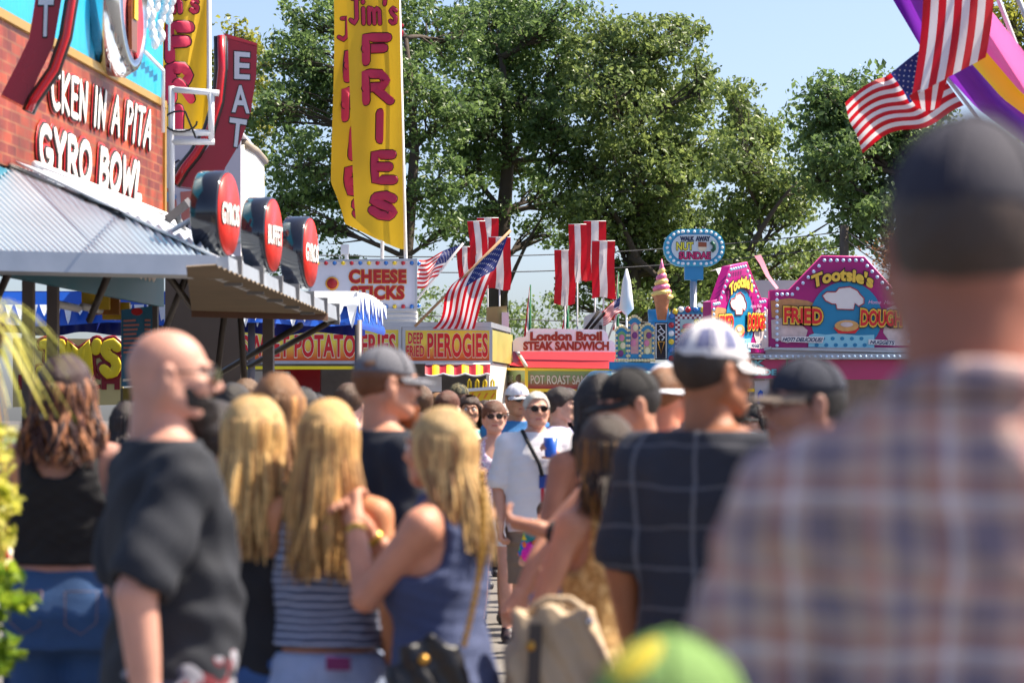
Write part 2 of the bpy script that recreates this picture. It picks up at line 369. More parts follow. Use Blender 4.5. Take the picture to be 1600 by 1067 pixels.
tree('spreading tree with dark forked limbs above the pink fried dough stand', 1165, 70,
     [(1150, 170, 50, 46, 0), (1190, 210, 44, 46, 1), (1150, 250, 60, 54, -1), (1210, 270, 46, 50, 0), (1140, 330, 50, 40, 1), (1215, 340, 50, 34, 0), (1260, 320, 40, 30, 1), (1180, 390, 50, 26, 0), (1240, 395, 40, 22, -1), (1290, 290, 30, 26, 0), (1170, 210, 50, 50, 1), (1170, 290, 60, 50, 0), (1140, 390, 50, 40, 1), (1210, 310, 50, 40, 1), (1230, 430, 50, 24, 0), (1280, 400, 44, 26, 1), (1160, 420, 44, 30, -1)],
     .22, leafB, 6.2, leader=(1190, 330), extra=[((1168, 400), (1245, 285), .09), ((1180, 420), (1300, 345), .06)])
tree('round dark tree at the right behind the plaid shirted man', 1400, 63,
     [(1290, 150, 40, 36, 0), (1350, 140, 50, 40, 1), (1400, 170, 60, 60, 0), (1270, 200, 36, 40, 1), (1310, 240, 60, 50, -1), (1380, 260, 60, 60, 1), (1275, 270, 40, 40, 0), (1340, 320, 50, 34, 0), (1290, 190, 40, 40, 0), (1450, 230, 60, 80, 1), (1470, 330, 60, 50, 0), (1340, 200, 60, 50, 0), (1330, 290, 60, 50, 1), (1300, 160, 50, 40, 0), (1410, 220, 60, 60, 0), (1330, 360, 44, 30, 1), (1380, 340, 50, 40, -1), (1400, 390, 44, 30, 0)],
     .24, leafA, 7.5, leader=(1400, 200), extra=[((1398, 400), (1388, 320), .09)])
tree('yellowish tree poking into the top right corner behind the flag poles', 1660, 50,
     [(1585, 45, 36, 46, 0), (1600, 130, 46, 60, 0), (1640, 60, 60, 70, 0), (1570, 20, 26, 26, 0), (1650, 200, 60, 80, 0)], .2, leafC, 9, leader=(1650, 100), size=.11)
tree('sunlit yellow green tree at the far left behind the red eat sign', 372, 78,
     [(365, 62, 36, 30, 0), (395, 110, 30, 50, 1), (350, 130, 40, 60, 0), (405, 190, 22, 40, 0), (400, 260, 24, 30, 1), (330, 220, 50, 60, 0)], .22, leafC, 6.5, leader=(372, 120))
# low bushes at the far end of the lawn, under the crowns
for i, (x, y, rx, ry, Y, lb) in enumerate([(665, 492, 34, 40, 100, 'low round bush in the gap left of the large drooping flag'), (745, 488, 40, 34, 105, 'low bush behind the large drooping flag and striped banners'), (800, 506, 40, 30, 110, 'low pale bush seen beyond the steak sandwich sign'), (862, 495, 40, 30, 115, 'far bush between the green white red pennants'), (1240, 420, 40, 24, 96, 'bush between the two pink octagonal signs'), (1395, 400, 34, 30, 60, 'reddish brown leaved shrub beside the utility pole')]):
    X = (x - CX) * Y / FPX; k = Y / FPX; b = thing('bush', lb, 'bush', (X, Y, 0), 'bushes under the trees')
    top = EYE + (HY - (y - ry)) * k; n = 60
    C = np.stack([X + rng.normal(size=n) * rx * k * .55, Y + rng.normal(size=n) * .6, .3 + rng.random(n) ** .8 * (top - .3)], 1)
    V, F = leaves(C, .4 + .3 * rng.random(n), 40, .17 if Y > 70 else .09); np_mesh('foliage', V, F, [leafD if i < 5 else leaf_mat('rusty_leaf', (96, 62, 40), (150, 110, 60))], b, smooth=False)
    s = MB(); s.tube([(X, Y, 0), (X + .1, Y, top * .7)], [.09, .03], bark, 6); s.build('stem', b)
# utility pole and wires
up = thing('utility_pole', 'weathered wooden utility pole rising behind the pink octagonal sign', 'pole', ((1319 - CX) * 62 / FPX, 62, 0))
b = MB(); b.tube([P(1319, HY + EYE * FPX / 62, 62), P(1319, 352, 62)], [.14, .1], M('old_timber', (96, 86, 76), .9, .25, 5, .4), 10); b.build('post', up)
def wire(label, a, b_, sag, r=.012):
    A = P(*a); B = P(*b_); m = MB()
    m.tube([A.lerp(B, i / 16) + Vector((0, 0, -sag * 4 * (i / 16) * (1 - i / 16))) for i in range(17)], r, M('cable_rubber', (60, 60, 64), .6, .05), 5)
    o = m.build('power_line'); tag(o, label, 'cable', 'power lines across the sky gaps')
wire('topmost thin power line crossing the sky gap under the middle trees', (330, 392, 58), (1319, 362, 62), .3)
wire('second power line sagging below the topmost one behind the striped banners', (330, 412, 58), (1319, 385, 62), .35)
wire('lowest power line just above the far bushes', (330, 470, 58), (1319, 500, 62), .2)
wire('power line slanting down right from the wooden utility pole', (1319, 372, 62), (1520, 470, 50), .2)
wire('power line slanting steeply from the pole top beside rusty shrub', (1322, 360, 62), (1480, 440, 50), .15)
# ---------------------------------------------------------------- gyro stand (left, in front)
gy = thing('food_stand', 'corrugated roofed gyro stand with brick sign wall at the left front', 'food stand', (-4.2, 24, 0), 'food stands along the midway')
WD = 4.29     # the stand is turned a little towards the street
wall = Pl((-3.3, 26.9, 0), 90 + -WD)
# plane whose normal faces the street (+X) and a touch towards the camera
wall.n = Vector((1, -.075, 0)).normalized(); wall.u = Vector((.075, 1, 0)).normalized()
def Wz(Y, z, off=0.0):
    """point on the stand's wall line at depth Y and height z"""
    return Vector((-3.3 + .075 * (Y - 26.9), Y, z)) + wall.n * off
def wq(mb, Y0, Y1, z0, z1, th, m, off=0.0): mb.prism([Wz(Y0, z0, off), Wz(Y1, z0, off), Wz(Y1, z1, off), Wz(Y0, z1, off)], wall.n * -th, m)
# brick picture panel
bm = M('printed_brick', (186, 84, 48), .45, .2, 3)
b_, N_, L_ = coords(bm)
geo = N_.new('ShaderNodeNewGeometry'); sx = N_.new('ShaderNodeSeparateXYZ'); L_.new(geo.outputs['Position'], sx.inputs[0]); cb = N_.new('ShaderNodeCombineXYZ'); L_.new(sx.outputs[1], cb.inputs[0]); L_.new(sx.outputs[2], cb.inputs[1])
bk = N_.new('ShaderNodeTexBrick'); L_.new(cb.outputs[0], bk.inputs[0]); bk.inputs['Scale'].default_value = 1; bk.inputs['Brick Width'].default_value = .27; bk.inputs['Row Height'].default_value = .085; bk.inputs['Mortar Size'].default_value = .009
bk.inputs['Color1'].default_value = (*lin((160, 64, 28)), 1); bk.inputs['Color2'].default_value = (*lin((104, 36, 26)), 1); bk.inputs['Mortar'].default_value = (*lin((138, 78, 48)), 1)
nz = N_.new('ShaderNodeTexNoise'); nz.inputs['Scale'].default_value = 3.2; nz.inputs['Detail'].default_value = 8; L_.new(geo.outputs['Position'], nz.inputs[0]); mx = N_.new('ShaderNodeMix'); mx.data_type = 'RGBA'; mx.blend_type = 'OVERLAY'; mx.inputs[0].default_value = 1.0
L_.new(bk.outputs[0], mx.inputs[6]); L_.new(nz.outputs[0], mx.inputs[7]); L_.new(mx.outputs[2], b_.inputs['Base Color'])
m = MB(); wq(m, 17.5, 26.9, 3.40, 4.46, .06, bm); bp_ = m.build('brick_panel', gy)
m = MB(); wq(m, 17.5, 26.95, 4.462, 4.53, .09, M('gold_trim', (190, 150, 70), .35, .1, metal=.4), .03); m.prism([Wz(26.902, 3.4, .02), Wz(26.98, 3.4, .02), Wz(26.98, 4.46, .02), Wz(26.902, 4.46, .02)], wall.n * -.1, M('gold_trim', ())); m.build('trim', gy)
# upper blue corrugated panel with real ribs
bl = M('turquoise_corrugated', (40, 160, 200), .35, .12, 2)
m = MB(); V = []; n = 200
for i in range(n + 1):
    Y = 17.5 + 9.4 * i / n; o = .012 * math.sin(i * 1.57)
    V.append(Wz(Y, 4.53, o)); V.append(Wz(Y, 6.9, o))
m.add(V, [[2 * i, 2 * i + 2, 2 * i + 3, 2 * i + 1] for i in range(n)], bl, True); wq(m, 17.5, 26.9, 4.55, 6.88, .05, bl, -.03); m.build('blue_panel', gy)
lw = M('letter_white', (236, 232, 226), .4, .04); lr = M('letter_red', (190, 30, 34), .4, .06); lk = M('letter_black', (30, 22, 26), .5, .05)
def wallq(c): return lambda a, b, l=0.0: (c[0] * (1 - a) + c[1] * a) * b + (c[3] * (1 - a) + c[2] * a) * (1 - b) + wall.n * l
def wpx(px, py):
    """hit of a pixel's ray with the brick wall plane"""
    d = Vector(((px - CX) / FPX, 1, -(py - HY) / FPX)); o = Vector((-3.3, 26.9, 0)); t = (o - Vector((0, 0, EYE))).dot(wall.n) / d.dot(wall.n)
    return Vector((0, 0, EYE)) + d * t
def graf(word, q, r, parent, name='lettering', lean=.12):
    mp = wallq([wpx(*p) for p in q]); mm = MB()
    brush(mm, word, mp, r * 1.8, lr, wall.n, .012, lean=lean, flat=.12); brush(mm, word, mp, r * 1.38, lk, wall.n, .022, lean=lean, flat=.15); brush(mm, word, mp, r, lw, wall.n, .034, lean=lean, flat=.22)
    mm.build(name, parent)
graf('CKEN IN A PITA', [(72, 108), (234, 178), (230, 232), (74, 166)], .03, bp_)
graf('GYRO BOWL', [(52, 196), (220, 262), (216, 312), (56, 262)], .042, bp_)
# round chrome mirror sign, bulbs, picture shapes on the blue panel
c = wpx(163, 5); chrome = M('chrome', (200, 204, 210), .12, .05, metal=1.0)
m = MB(); ax = wall.n
m.lathe(c - ax * .05, [(.46, 0), (.62, .06), (.64, .2), (.58, .3), (.5, .32), (.5, .26)], chrome, 40, ax); rs = m.build('round_sign', gy)
m = MB(); pinkm = M('pink_face', (226, 140, 150), .25, .1, 1.5); m.lathe(c, [(.5, .2), (.49, .215), (.2, .218)], pinkm, 40, ax)
m.prism([c + ax * .24 + wall.u * a + Vector((0, 0, z)) for a, z in [(-.14, -.42), (.08, -.42), (.1, -.05), (.05, .1), (.04, .4), (-.1, .4), (-.1, .1), (-.16, -.05)]], ax * .03, M('bottle_brown', (120, 66, 24), .3, .2)); m.prism([c + ax * .275 + wall.u * a + Vector((0, 0, z)) for a, z in [(-.1, -.15), (.04, -.15), (.04, .2), (-.08, .2)]], ax * .01, yellow)
m.prism([c + ax * .225 + wall.u * a + Vector((0, 0, z)) for a, z in arc(.26, -.16, .2, .3, 0, 330, 14)], ax * .02, red); m.build('face', rs)
for i in range(5):
    Y = 24.9 + i * .4; m = MB()
    for k in range(12 - abs(i - 2) * 2):
        q = Wz(Y + .03 * math.sin(k * 2.1), 5.85 - k * .085 - .05 * (i % 2), .16 + .03 * math.sin(k + i)); m.ell(q, (.04, .06, .062), white, 8, 6)
    m.tube([Wz(Y, 5.9, .14), Wz(Y, 4.95, .14)], .012, white, 5); m.build('bulb_string', gy)
m = MB(); m.tube([Wz(24.4, 4.95, .06), Wz(26.6, 4.78, .06), Wz(26.6, 4.2, .06)], .018, white); m.build('conduit', gy)
# tall red arrow sign, near one: only its lower end with the T comes into the picture
redm = M('sign_red', (186, 16, 34), .22, .1, 2, coat=.3); dred = M('sign_face_red', (150, 22, 44), .3, .1, 2)
def arrow_sign(parent, pl, face, rim_side, thick, letters, lm, rimw):
    """curved blade sign: face polygon, a raised rim along the street side, letters on it"""
    F = pl.pts(face); m = MB(); m.prism(F, pl.n * -thick, dred, redm); s_ = m.build('arrow_sign', parent)
    m = MB()
    for k, (rr, lft) in enumerate([(rimw, .03), (rimw * .55, .11)]):
        m.tube([p + pl.n * lft for p in pl.pts(rim_side)], rr, redm if k else black, 10)
    m.build('rim', s_)
    m = MB()
    for ch, q in letters:
        mp = quadmap(pl, *q); text(m, ch, mp, lk, .05, .008); text(m, ch, mp, lm, .02, .016)
    m.build('lettering', s_); return s_
lmet = M('letter_silver', (196, 202, 214), .35, .06)
plT = Pl((-3.1, 20.2, 0), 12)
arrow_sign(gy, plT, [(58, -90), (98, -90), (96, 0), (84, 70), (60, 120), (40, 168), (2, 148), (28, 98), (46, 60), (55, 0)], [(112, -90), (112, 0), (102, 60), (84, 112), (52, 158), (44, 176)], .14, [('T', [(60, -2), (84, -2), (82, 58), (58, 58)]), ('A', [(62, -64), (88, -64), (86, -10), (60, -10)])], lmet, .05)
plE = Pl((-2.8, 29, 0), 10)
es = arrow_sign(gy, plE, [(356, 60), (402, 72), (400, 120), (392, 175), (376, 222), (352, 262), (340, 300), (276, 290), (300, 262), (328, 226), (346, 170), (356, 110)], [(344, 58), (345, 110), (340, 160), (326, 205), (304, 242), (286, 264), (272, 288)], .24, [('E', [(366, 81), (391, 83), (390, 125), (366, 124)]), ('A', [(362, 134), (389, 134), (390, 178), (362, 176)]), ('T', [(359, 184), (386, 188), (380, 232), (356, 228)])], lmet, .07)
m = MB(); m.prism(plE.pts([(350, 52), (402, 68), (402, 74), (352, 60)]), plE.n * -.26, redm); m.build('cap_strip', es)
# hip awning of corrugated steel: street face and near end face
cor = M('corrugated_steel', (186, 196, 208), .4, .08, 1.2, metal=.2)
def raypl(px, py, o, n):
    d = Vector(((px - CX) / FPX, 1, -(py - HY) / FPX)); c = Vector((0, 0, EYE)); return c + d * ((o - c).dot(n) / d.dot(n))
C0 = P(335, 410, 18.5); CL = P(-160, 399, 18.0); zE = C0.z
G1 = P(516, 488, (zE - EYE) * FPX / (HY - 488)); Hw = wpx(20, 261) + wall.n * .02
en = (C0 - CL).cross(Hw - CL).normalized(); en = en if en.z > 0 else -en
aw = MB(); V = []
for i in range(221):                     # near end face: slanted ribs from the hip down to the eave
    xe = -160 + 495 * i / 220; ye = 399 + 11 * i / 220
    x = (.95 * xe - 146.4) / .53; y = 253 + .41 * x
    if x < 20: x = xe - 145; y = 261
    o = en * (.02 * math.sin(i * math.pi / 2)); V += [raypl(min(x, 334), min(y, 408), C0, en) + o, raypl(xe, ye, C0, en) + o]
aw.add(V, [[2 * i, 2 * i + 2, 2 * i + 3, 2 * i + 1] for i in range(220)], cor, True)
W1 = Wz(27.3, 3.42, .02)
sn = (G1 - C0).cross(Hw - C0).normalized(); sn = sn if sn.z > 0 else -sn
V = []
for i in range(201):                     # street face
    u = i / 200; o = sn * (.013 * math.sin(i * math.pi / 2)); V += [Hw.lerp(W1, u) + o, C0.lerp(G1, u) + o]
aw.add(V, [[2 * i, 2 * i + 2, 2 * i + 3, 2 * i + 1] for i in range(200)], cor, True)
deck = M('plywood_soffit', (120, 104, 84), .8, .2, 2)
tl_ = raypl(-300, 261, C0, en)
# deck under the metal, closing the roof to the wall
dn = Vector((0, 0, -.06))
for tri in ([CL, C0, Hw, tl_], [C0, G1, W1, Hw]): aw.prism([p + dn for p in tri], (0, 0, -.03), deck)
awo = aw.build('awning', gy)
m = MB()
for a, b in ((CL, C0), (C0, G1)):
    d = (b - a).normalized(); sd = Vector((d.y, -d.x, 0))
    if (sd.x if a is C0 else -sd.y) < 0: sd = -sd
    m.prism([a + Vector((0, 0, -.11)), a + Vector((0, 0, .03)), a + sd * .09 + Vector((0, 0, .04)), a + sd * .1 + Vector((0, 0, -.09))], b - a, galv)
m.build('gutter', awo)
for i in range(7):
    m = MB(); m.box(C0.lerp(G1, .06 + .15 * i) + Vector((.06, 0, -.03)), (.12, .06, .2), grey); m.build('gutter_strap', awo)
m = MB(); up_ = Vector((0, 0, .03))
m.prism([Hw + up_, C0 + up_, C0 + up_ + Vector((.02, .25, 0)), Hw + up_ + Vector((.1, .35, -.02))], (0, 0, .015), galv); m.build('hip_flashing', awo)
for k in range(2):
    m = MB(); m.tube([Wz(21.5, 3.45 - .07 * k, .1 + .07 * k), Wz(24, 3.44 - .07 * k, .1 + .07 * k), Wz(26.8, 3.42 - .07 * k, .1 + .07 * k)], .03, white); m.build('tube_light', awo)
for q in ([(60, 285), (130, 322), (210, 345), (300, 378)], [(10, 270), (60, 290), (120, 312), (190, 350)]):
    m = MB(); m.tube([raypl(x, y, C0, sn) + sn * .03 for x, y in q], .012, black, 5); m.build('cable', awo)
m = MB(); fl = P(275, 335, 26.2); m.prism([P(247, 346, 26), P(288, 313, 26), P(296, 324, 26), P(256, 356, 26)], (0, .3, .05), M('floodlight_grey', (86, 82, 82), .5, .1)); m.tube([fl, fl + Vector((.1, .2, -.25))], .03, grey); m.build('floodlight', awo)
# three drum signs standing on the gutter edge
dk = M('drum_black', (20, 22, 34), .12, .05, coat=.6); rf = M('drum_face', (232, 46, 34), .3, .06)
for i, (px, py, r_px, Y, word) in enumerate([(357, 335, 66, 19.2, 'GYROS'), (427, 368, 58, 22.0, 'BUFFET'), (485, 395, 55, 25.2, 'GYROS')]):
    c = P(px, py, Y); r = r_px * Y / FPX; ax = Vector((1, -.17 + .012 * i, 0)).normalized(); hz = Vector((.17, 1, 0)).normalized()
    m = MB(); m.lathe(c - ax * (r * .66), [(r * .6, 0), (r, .0), (r * 1.03, .01), (r * 1.03, r * .62), (r, r * .66), (r * .97, r * .66), (r * .97, r * .62)], dk, 48, ax); dr = m.build('drum_sign', gy)
    m = MB(); m.lathe(c - ax * .005, [(r * .965, .0), (r * .96, .012), (r * .1, .013)], rf, 40, ax); fc = m.build('face', dr)
    m = MB(); mp = lambda a, b, l=0.0: c + hz * ((a - .5) * 1.5 * r) + Vector((0, 0, (b - .5) * .5 * r)) + ax * (l + .006)
    text(m, word, mp, lk, .06, .004); text(m, word, mp, lw, .035, .012); m.build('lettering', fc)
    m = MB()
    for s_ in (-1, 1): m.tube([c - ax * .2 + hz * (s_ * r * .5) + Vector((0, 0, -r * .85)), c - ax * .22 + hz * (s_ * r * .55) + Vector((0, 0, -r * 1.2))], .02, galv)
    m.tube([c - ax * r * .7, c - ax * (r * .7 + .5) + Vector((0, .1, -r * .9))], .018, white); m.build('bracket', dr)
# white pipe frame on the roof end, with hooks and cable loop
pf = Pl((-3.2, 27.6, 0), 0); m = MB()
for a, b in (((268, 135), (268, 345)), ((268, 140), (342, 146)), ((268, 208), (330, 208)), ((268, 222), (335, 222)), ((330, 145), (330, 222))): m.tube([pf.at(*a), pf.at(*b)], .03, white)
m.tube([pf.at(262 + 26 * math.cos(t / 3) + 20, 190 + 16 * math.sin(t / 3), .05) for t in range(16)] + [pf.at(306, 216, .05)], .01, black, 5); m.build('pipe_frame', gy)
# teal fascia under the awning, with white letters and a swoosh
teal = M('teal_fascia', (40, 122, 146), .4, .14, 1.5)
m = MB(); wq(m, 17.5, 26.85, 2.58, 3.37, .05, teal, .02); fa = m.build('fascia', gy)
m = MB(); mp = lambda a, b, l=0.0: Wz(17.5 + a * 9.35, 2.6 + b * .75, .03 + l)
brush(m, 'GYROS', mp, .05, lw, wall.n, .012, box=(.5, .5, .8, 1.1)); brush(m, 'GRO', mp, .045, lw, wall.n, .012, box=(.86, .3, .95, .8))
m.prism([mp(.34 + .06 * t, .3 + .17 * t * t, .01) for t in (0, .5, 1, 1.5, 2)] + [mp(.5, .72, .01), mp(.44, .34, .01)], wall.n * .01, cream); m.build('lettering', fa)
# posts, counter, back wall, menu board, brackets
m = MB(); wq(m, 17.5, 26.85, 0, 1.05, .08, M('stand_skirt', (96, 88, 84), .6, .2), 0); wq(m, 17.5, 26.85, 1.05, 1.12, .4, alu, .2); m.build('counter', gy)
m = MB()
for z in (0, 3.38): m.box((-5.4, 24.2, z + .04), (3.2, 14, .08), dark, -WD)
m.box((-6.6, 24.3, 1.7), (.08, 14, 3.3), M('stand_back', (88, 72, 58), .7, .3, 2), -WD); m.box((-6.6, 24.3, 4.9), (.1, 13, 3.0), grey, -WD); m.build('body', gy)
for Y in (21.95, 22.75, 26.75): m = MB(); q = Wz(Y, 1.3, -.06); m.box((q.x, q.y, 1.3), (.085, .085, 2.6), brownpost, -WD); m.build('post', gy)
m = MB(); mbp = Pl((-3.25, 25.9, 0), 14); m.prism(mbp.pts([(190, 484), (238, 478), (238, 600), (190, 604)]), mbp.n * -.05, M('menu_blue', (40, 112, 150), .4, .1)); mo = m.build('menu_board', gy)
m = MB(); tan = M('menu_print', (206, 130, 120), .5, .1)
for k in range(8): m.prism(mbp.pts([(193, 500 + k * 7), (212 + (k * 5) % 7, 499 + k * 7), (212 + (k * 5) % 7, 502 + k * 7), (193, 503 + k * 7)], .004), mbp.n * .004, tan); m.prism(mbp.pts([(226, 499 + k * 7), (235, 499 + k * 7), (235, 502 + k * 7), (226, 502 + k * 7)], .004), mbp.n * .004, tan)
m.prism(mbp.pts(arc(214, 487, 9, 6, 0, 330, 10), .004), mbp.n * .006, red); m.prism(mbp.pts([(192, 592), (236, 588), (236, 592), (192, 596)], .004), mbp.n * .004, lw); m.build('lettering', mo)
m = MB(); m.prism(mbp.pts([(192, 606), (238, 604), (238, 634), (192, 636)]), mbp.n * -.2, M('mustard_box', (130, 112, 30), .5, .2)); m.prism(mbp.pts([(206, 618), (226, 617), (226, 632), (206, 633)], .004), mbp.n * .01, M('label_orange', (200, 110, 40), .5, .1)); m.build('snack_box', gy)
for a, b in (((173, 420, 20.5), (140, 500, 22)), ((18, 415, 19.5), (-6, 470, 20.5)), ((258, 424, 21.5), (300, 480, 24)), ((295, 422, 22), (256, 520, 25)), ((470, 508, 25.6), (346, 582, 27.6)), ((520, 500, 27), (390, 572, 29)), ((352, 480, 25.5), (340, 582, 26)), ((375, 480, 26), (382, 600, 26.5))):
    m = MB(); m.tube([P(*a), P(*b)], .03, M('steel_brace', (62, 54, 50), .5, .2), 6); m.build('brace', gy)
for Y in (27.25,): m = MB(); q = Wz(Y, 0, .95); m.box((q.x, q.y, 1.3), (.1, .1, 2.6), brownpost, -WD); m.build('post', gy)
m = MB()
for k in range(3): m.tube([P(84 + 45 * k, 474 + 5 * k, 24.5 + k), P(122 + 45 * k, 482 + 5 * k, 25.4 + k)], .035, white)
for k in range(3): m.box(P(150 + 16 * k, 470 + 8 * k, 26 + .2 * k), (.25, .1, .16), yellow if k % 2 == 0 else M('snack_orange', (190, 120, 40), .5, .2))
m.build('shelf_goods', gy)
# corrugated underside panel at the far end

# ribbed soffit under the street eave
def zpl(px, py): return P(px, py, (zE - .1 - EYE) * FPX / (HY - py))
q0, q1, q2, q3 = zpl(336, 414), zpl(512, 490), zpl(299, 484), zpl(291, 417); m = MB(); V = []
for i in range(121):
    u = i / 120; o = Vector((0, 0, .01 * math.sin(i * 1.57))); V += [q3.lerp(q2, u) + o, q0.lerp(q1, u) + o]
m.add(V, [[2 * i, 2 * i + 1, 2 * i + 3, 2 * i + 2] for i in range(120)], deck, True); m.prism([q2, q1, q1 + Vector((0, .05, 0)), q2 + Vector((0, .05, 0))], (0, 0, -.06), M('rust_beam', (96, 66, 50), .7, .2)); m.build('soffit', awo)

# ---------------------------------------------------------------- white tented stand behind it with red and blue lettering
wt = thing('food_stand', 'white walled stand with scribbled cartoons behind the red EAT sign', 'food stand', (-3.9, 34, 0), 'food stands along the midway')
wv = M('white_vinyl', (206, 202, 214), .5, .06, 2, trans=0)
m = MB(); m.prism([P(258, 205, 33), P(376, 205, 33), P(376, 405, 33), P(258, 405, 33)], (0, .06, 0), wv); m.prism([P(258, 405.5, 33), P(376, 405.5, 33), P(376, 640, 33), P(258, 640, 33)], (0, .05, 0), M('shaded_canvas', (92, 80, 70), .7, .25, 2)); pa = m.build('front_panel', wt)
pw = Pl((0, 33, 0), 0); ink = M('marker_ink', (50, 46, 66), .6, .1); m = MB()
for k in range(9):
    x0 = 268 + (k * 37) % 70; y0 = 258 + (k * 53) % 110; m.tube([pw.at(x0 + 5 * math.sin(t * 1.7 + k) + t * 2.2, y0 + 8 * math.sin(t * 1.1 + 2 * k), .01) for t in range(9)], .012, ink, 5)
m.prism(pw.pts(arc(262, 320, 14, 26, 0, 350, 16), .004), pw.n * .004, M('cartoon_salmon', (200, 120, 110), .5, .1)); m.prism(pw.pts(arc(264, 308, 12, 8, 0, 350, 12), .012), pw.n * .004, M('cartoon_blue', (130, 160, 200), .5, .1))
m.prism(pw.pts([(282, 300), (332, 296), (340, 340), (284, 350)], .004), pw.n * .004, M('cartoon_salmon', ())); m.build('cartoon_print', pa)
sd = Pl(P(373, 300, 33), 62); m = MB(); m.prism([P(372, 235, 33), P(372, 430, 33), P(413, 430, 37), P(413, 305, 37), P(413, 252, 37), P(400, 236, 35.6), P(382, 226, 34)], (-.06, .03, 0), M('canvas_white', (226, 220, 208), .6, .06)); sp_ = m.build('side_panel', wt)
L0 = P(374, 262, 33.1); L1 = P(374, 370, 33.1); R0 = P(398, 262, 35.4); R1 = P(394, 370, 35); nn = (R0 - L0).cross(L1 - L0).normalized(); nn = nn if nn.y < 0 else -nn
mp = lambda a, b, l=0.0: (L0 * (1 - a) + R0 * a) * b + (L1 * (1 - a) + R1 * a) * (1 - b) + nn * l
blu = M('letter_blue', (40, 90, 160), .4, .08); m = MB()
m.prism([mp(0, 0, .02), mp(.25, 0, .02), mp(.3, 1, .02), mp(.05, 1, .02)], nn * .01, lr); m.prism([mp(.5, .0, .02), mp(.9, 0, .02), mp(1, .95, .02), mp(.6, 1, .02)], nn * .01, blu)
text(m, 'G', mp, lw, .05, .045, (.1, .55, .9, .9)); text(m, 'Y', mp, lw, .05, .045, (.1, .3, .9, .58)); text(m, 'R', mp, lw, .05, .045, (.1, .02, .9, .3)); m.build('lettering', sp_)
m = MB(); m.tube([P(382, 225, 34), P(400, 236, 35.6), P(414, 252, 37)], .05, M('rope_trim', (150, 138, 124), .8, .2, 12), 6); m.prism([P(258, 206, 33), P(376, 206, 33), P(413, 250, 37), P(300, 250, 37)], (0, 0, .03), wv); m.build('roof', wt)
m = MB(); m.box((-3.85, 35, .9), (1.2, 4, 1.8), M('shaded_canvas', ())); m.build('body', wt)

# ---------------------------------------------------------------- blue canopy stand with painted icicles
bs = thing('food_stand', 'blue canopy stand with white icicle print under the gyro awning', 'food stand', (-4, 37, 0), 'food stands along the midway')
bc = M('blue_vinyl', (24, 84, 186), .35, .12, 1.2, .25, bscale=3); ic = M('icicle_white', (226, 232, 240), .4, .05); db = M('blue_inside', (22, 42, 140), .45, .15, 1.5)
YB = 35.0; bp2 = Pl((0, YB, 0), 0)
m = MB()
def can(u, v):
    x = -200 + 760 * u; top = 456; bot = 508 + 3 * math.sin(u * 22)
    p = P(x, top + (bot - top) * v, YB); p.y += -.25 * v + .03 * math.sin(u * 60) * v; return p
m.grid(can, 90, 5, bc); 
def cand(u, v):
    p = P(555 + 44 * u, (456 + 22 * u * u) + ((512 + 12 * u) - (456 + 22 * u * u)) * v, YB + 2.6 * u); p.x += .03 * math.sin(v * 9); return p
m.grid(cand, 10, 8, bc); cn = m.build('canopy', bs)
m = MB(); rnd = random.Random(3)
for k in range(34):
    u = k / 33; x = -60 + 610 * u; wd = 5 + 4 * rnd.random(); ln = 14 + 22 * rnd.random()
    pp = [P(x - wd, 476, YB - .16), P(x + wd, 476, YB - .16), P(x + wd * .45, 476 + ln * .75, YB - .24), P(x, 477 + ln, YB - .25), P(x - wd * .4, 476 + ln * .7, YB - .24)]
    m.prism(pp, (0, -.008, 0), ic)
m.prism([P(400, 455, YB - .02), P(560, 455, YB - .02), P(560, 478, YB - .14), P(400, 480, YB - .15)], (0, -.01, 0), ic)
for k in range(9):
    u = k / 8; x = 556 + 40 * u; m.prism([P(x, 456 + 20 * u * u, YB + 2.4 * u - .05), P(x + 5, 458 + 20 * u * u, YB + 2.4 * u + .2), P(x + 4 + (k % 3), 490 + 9 * u + 12 * (k % 2), YB + 2.5 * u - .05)], (.02, -.02, 0), ic)
m.build('icicle_print', cn)
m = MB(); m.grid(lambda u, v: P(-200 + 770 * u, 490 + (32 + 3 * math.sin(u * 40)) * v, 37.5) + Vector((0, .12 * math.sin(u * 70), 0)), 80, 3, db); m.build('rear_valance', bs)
m = MB(); m.prism([P(-200, 455, YB), P(556, 455, YB), P(600, 478, 37.6), P(-200, 478, 37.6)], (0, 0, -.02), bc); m.build('canopy_top', bs)
for px, y2 in ((-150, YB), (250, YB), (393, YB), (560, YB)):
    m = MB(); m.tube([P(px, 500, y2), Vector((P(px, 500, y2).x, y2, 0))], .045, M('grey_pole', (108, 102, 104), .5, .15), 8); m.build('pole', bs)
for a, b in (((268, 490, 35), (330, 540, 35)), ((393, 575, 35), (330, 520, 35)), ((330, 500, 35.2), (395, 560, 35.2))):
    m = MB(); m.tube([P(*a), P(*b)], .025, M('grey_pole', ()), 6); m.build('brace', bs)
ys = Pl((0, 39, 0), 0); m = MB(); m.prism(ys.pts([(20, 528), (192, 530), (192, 632), (20, 636)]), ys.n * -.06, M('sepia_print', (206, 190, 130), .5, .2, 2)); sg = m.build('sign_board', bs)
m = MB(); mp = quadmap(ys, (62, 538), (186, 536), (186, 584), (62, 586)); yl = M('letter_yellow', (240, 214, 40), .4, .05); mr = M('letter_maroon', (130, 24, 36), .4, .05)
brush(m, "JIM'S", mp, .115, mr, ys.n, .01, flat=.12); brush(m, "JIM'S", mp, .07, yl, ys.n, .03, flat=.15); mp = quadmap(ys, (30, 586), (186, 586), (186, 608), (30, 608)); text(m, 'FRENCH', mp, mr, .05, .012); m.build('lettering', sg)
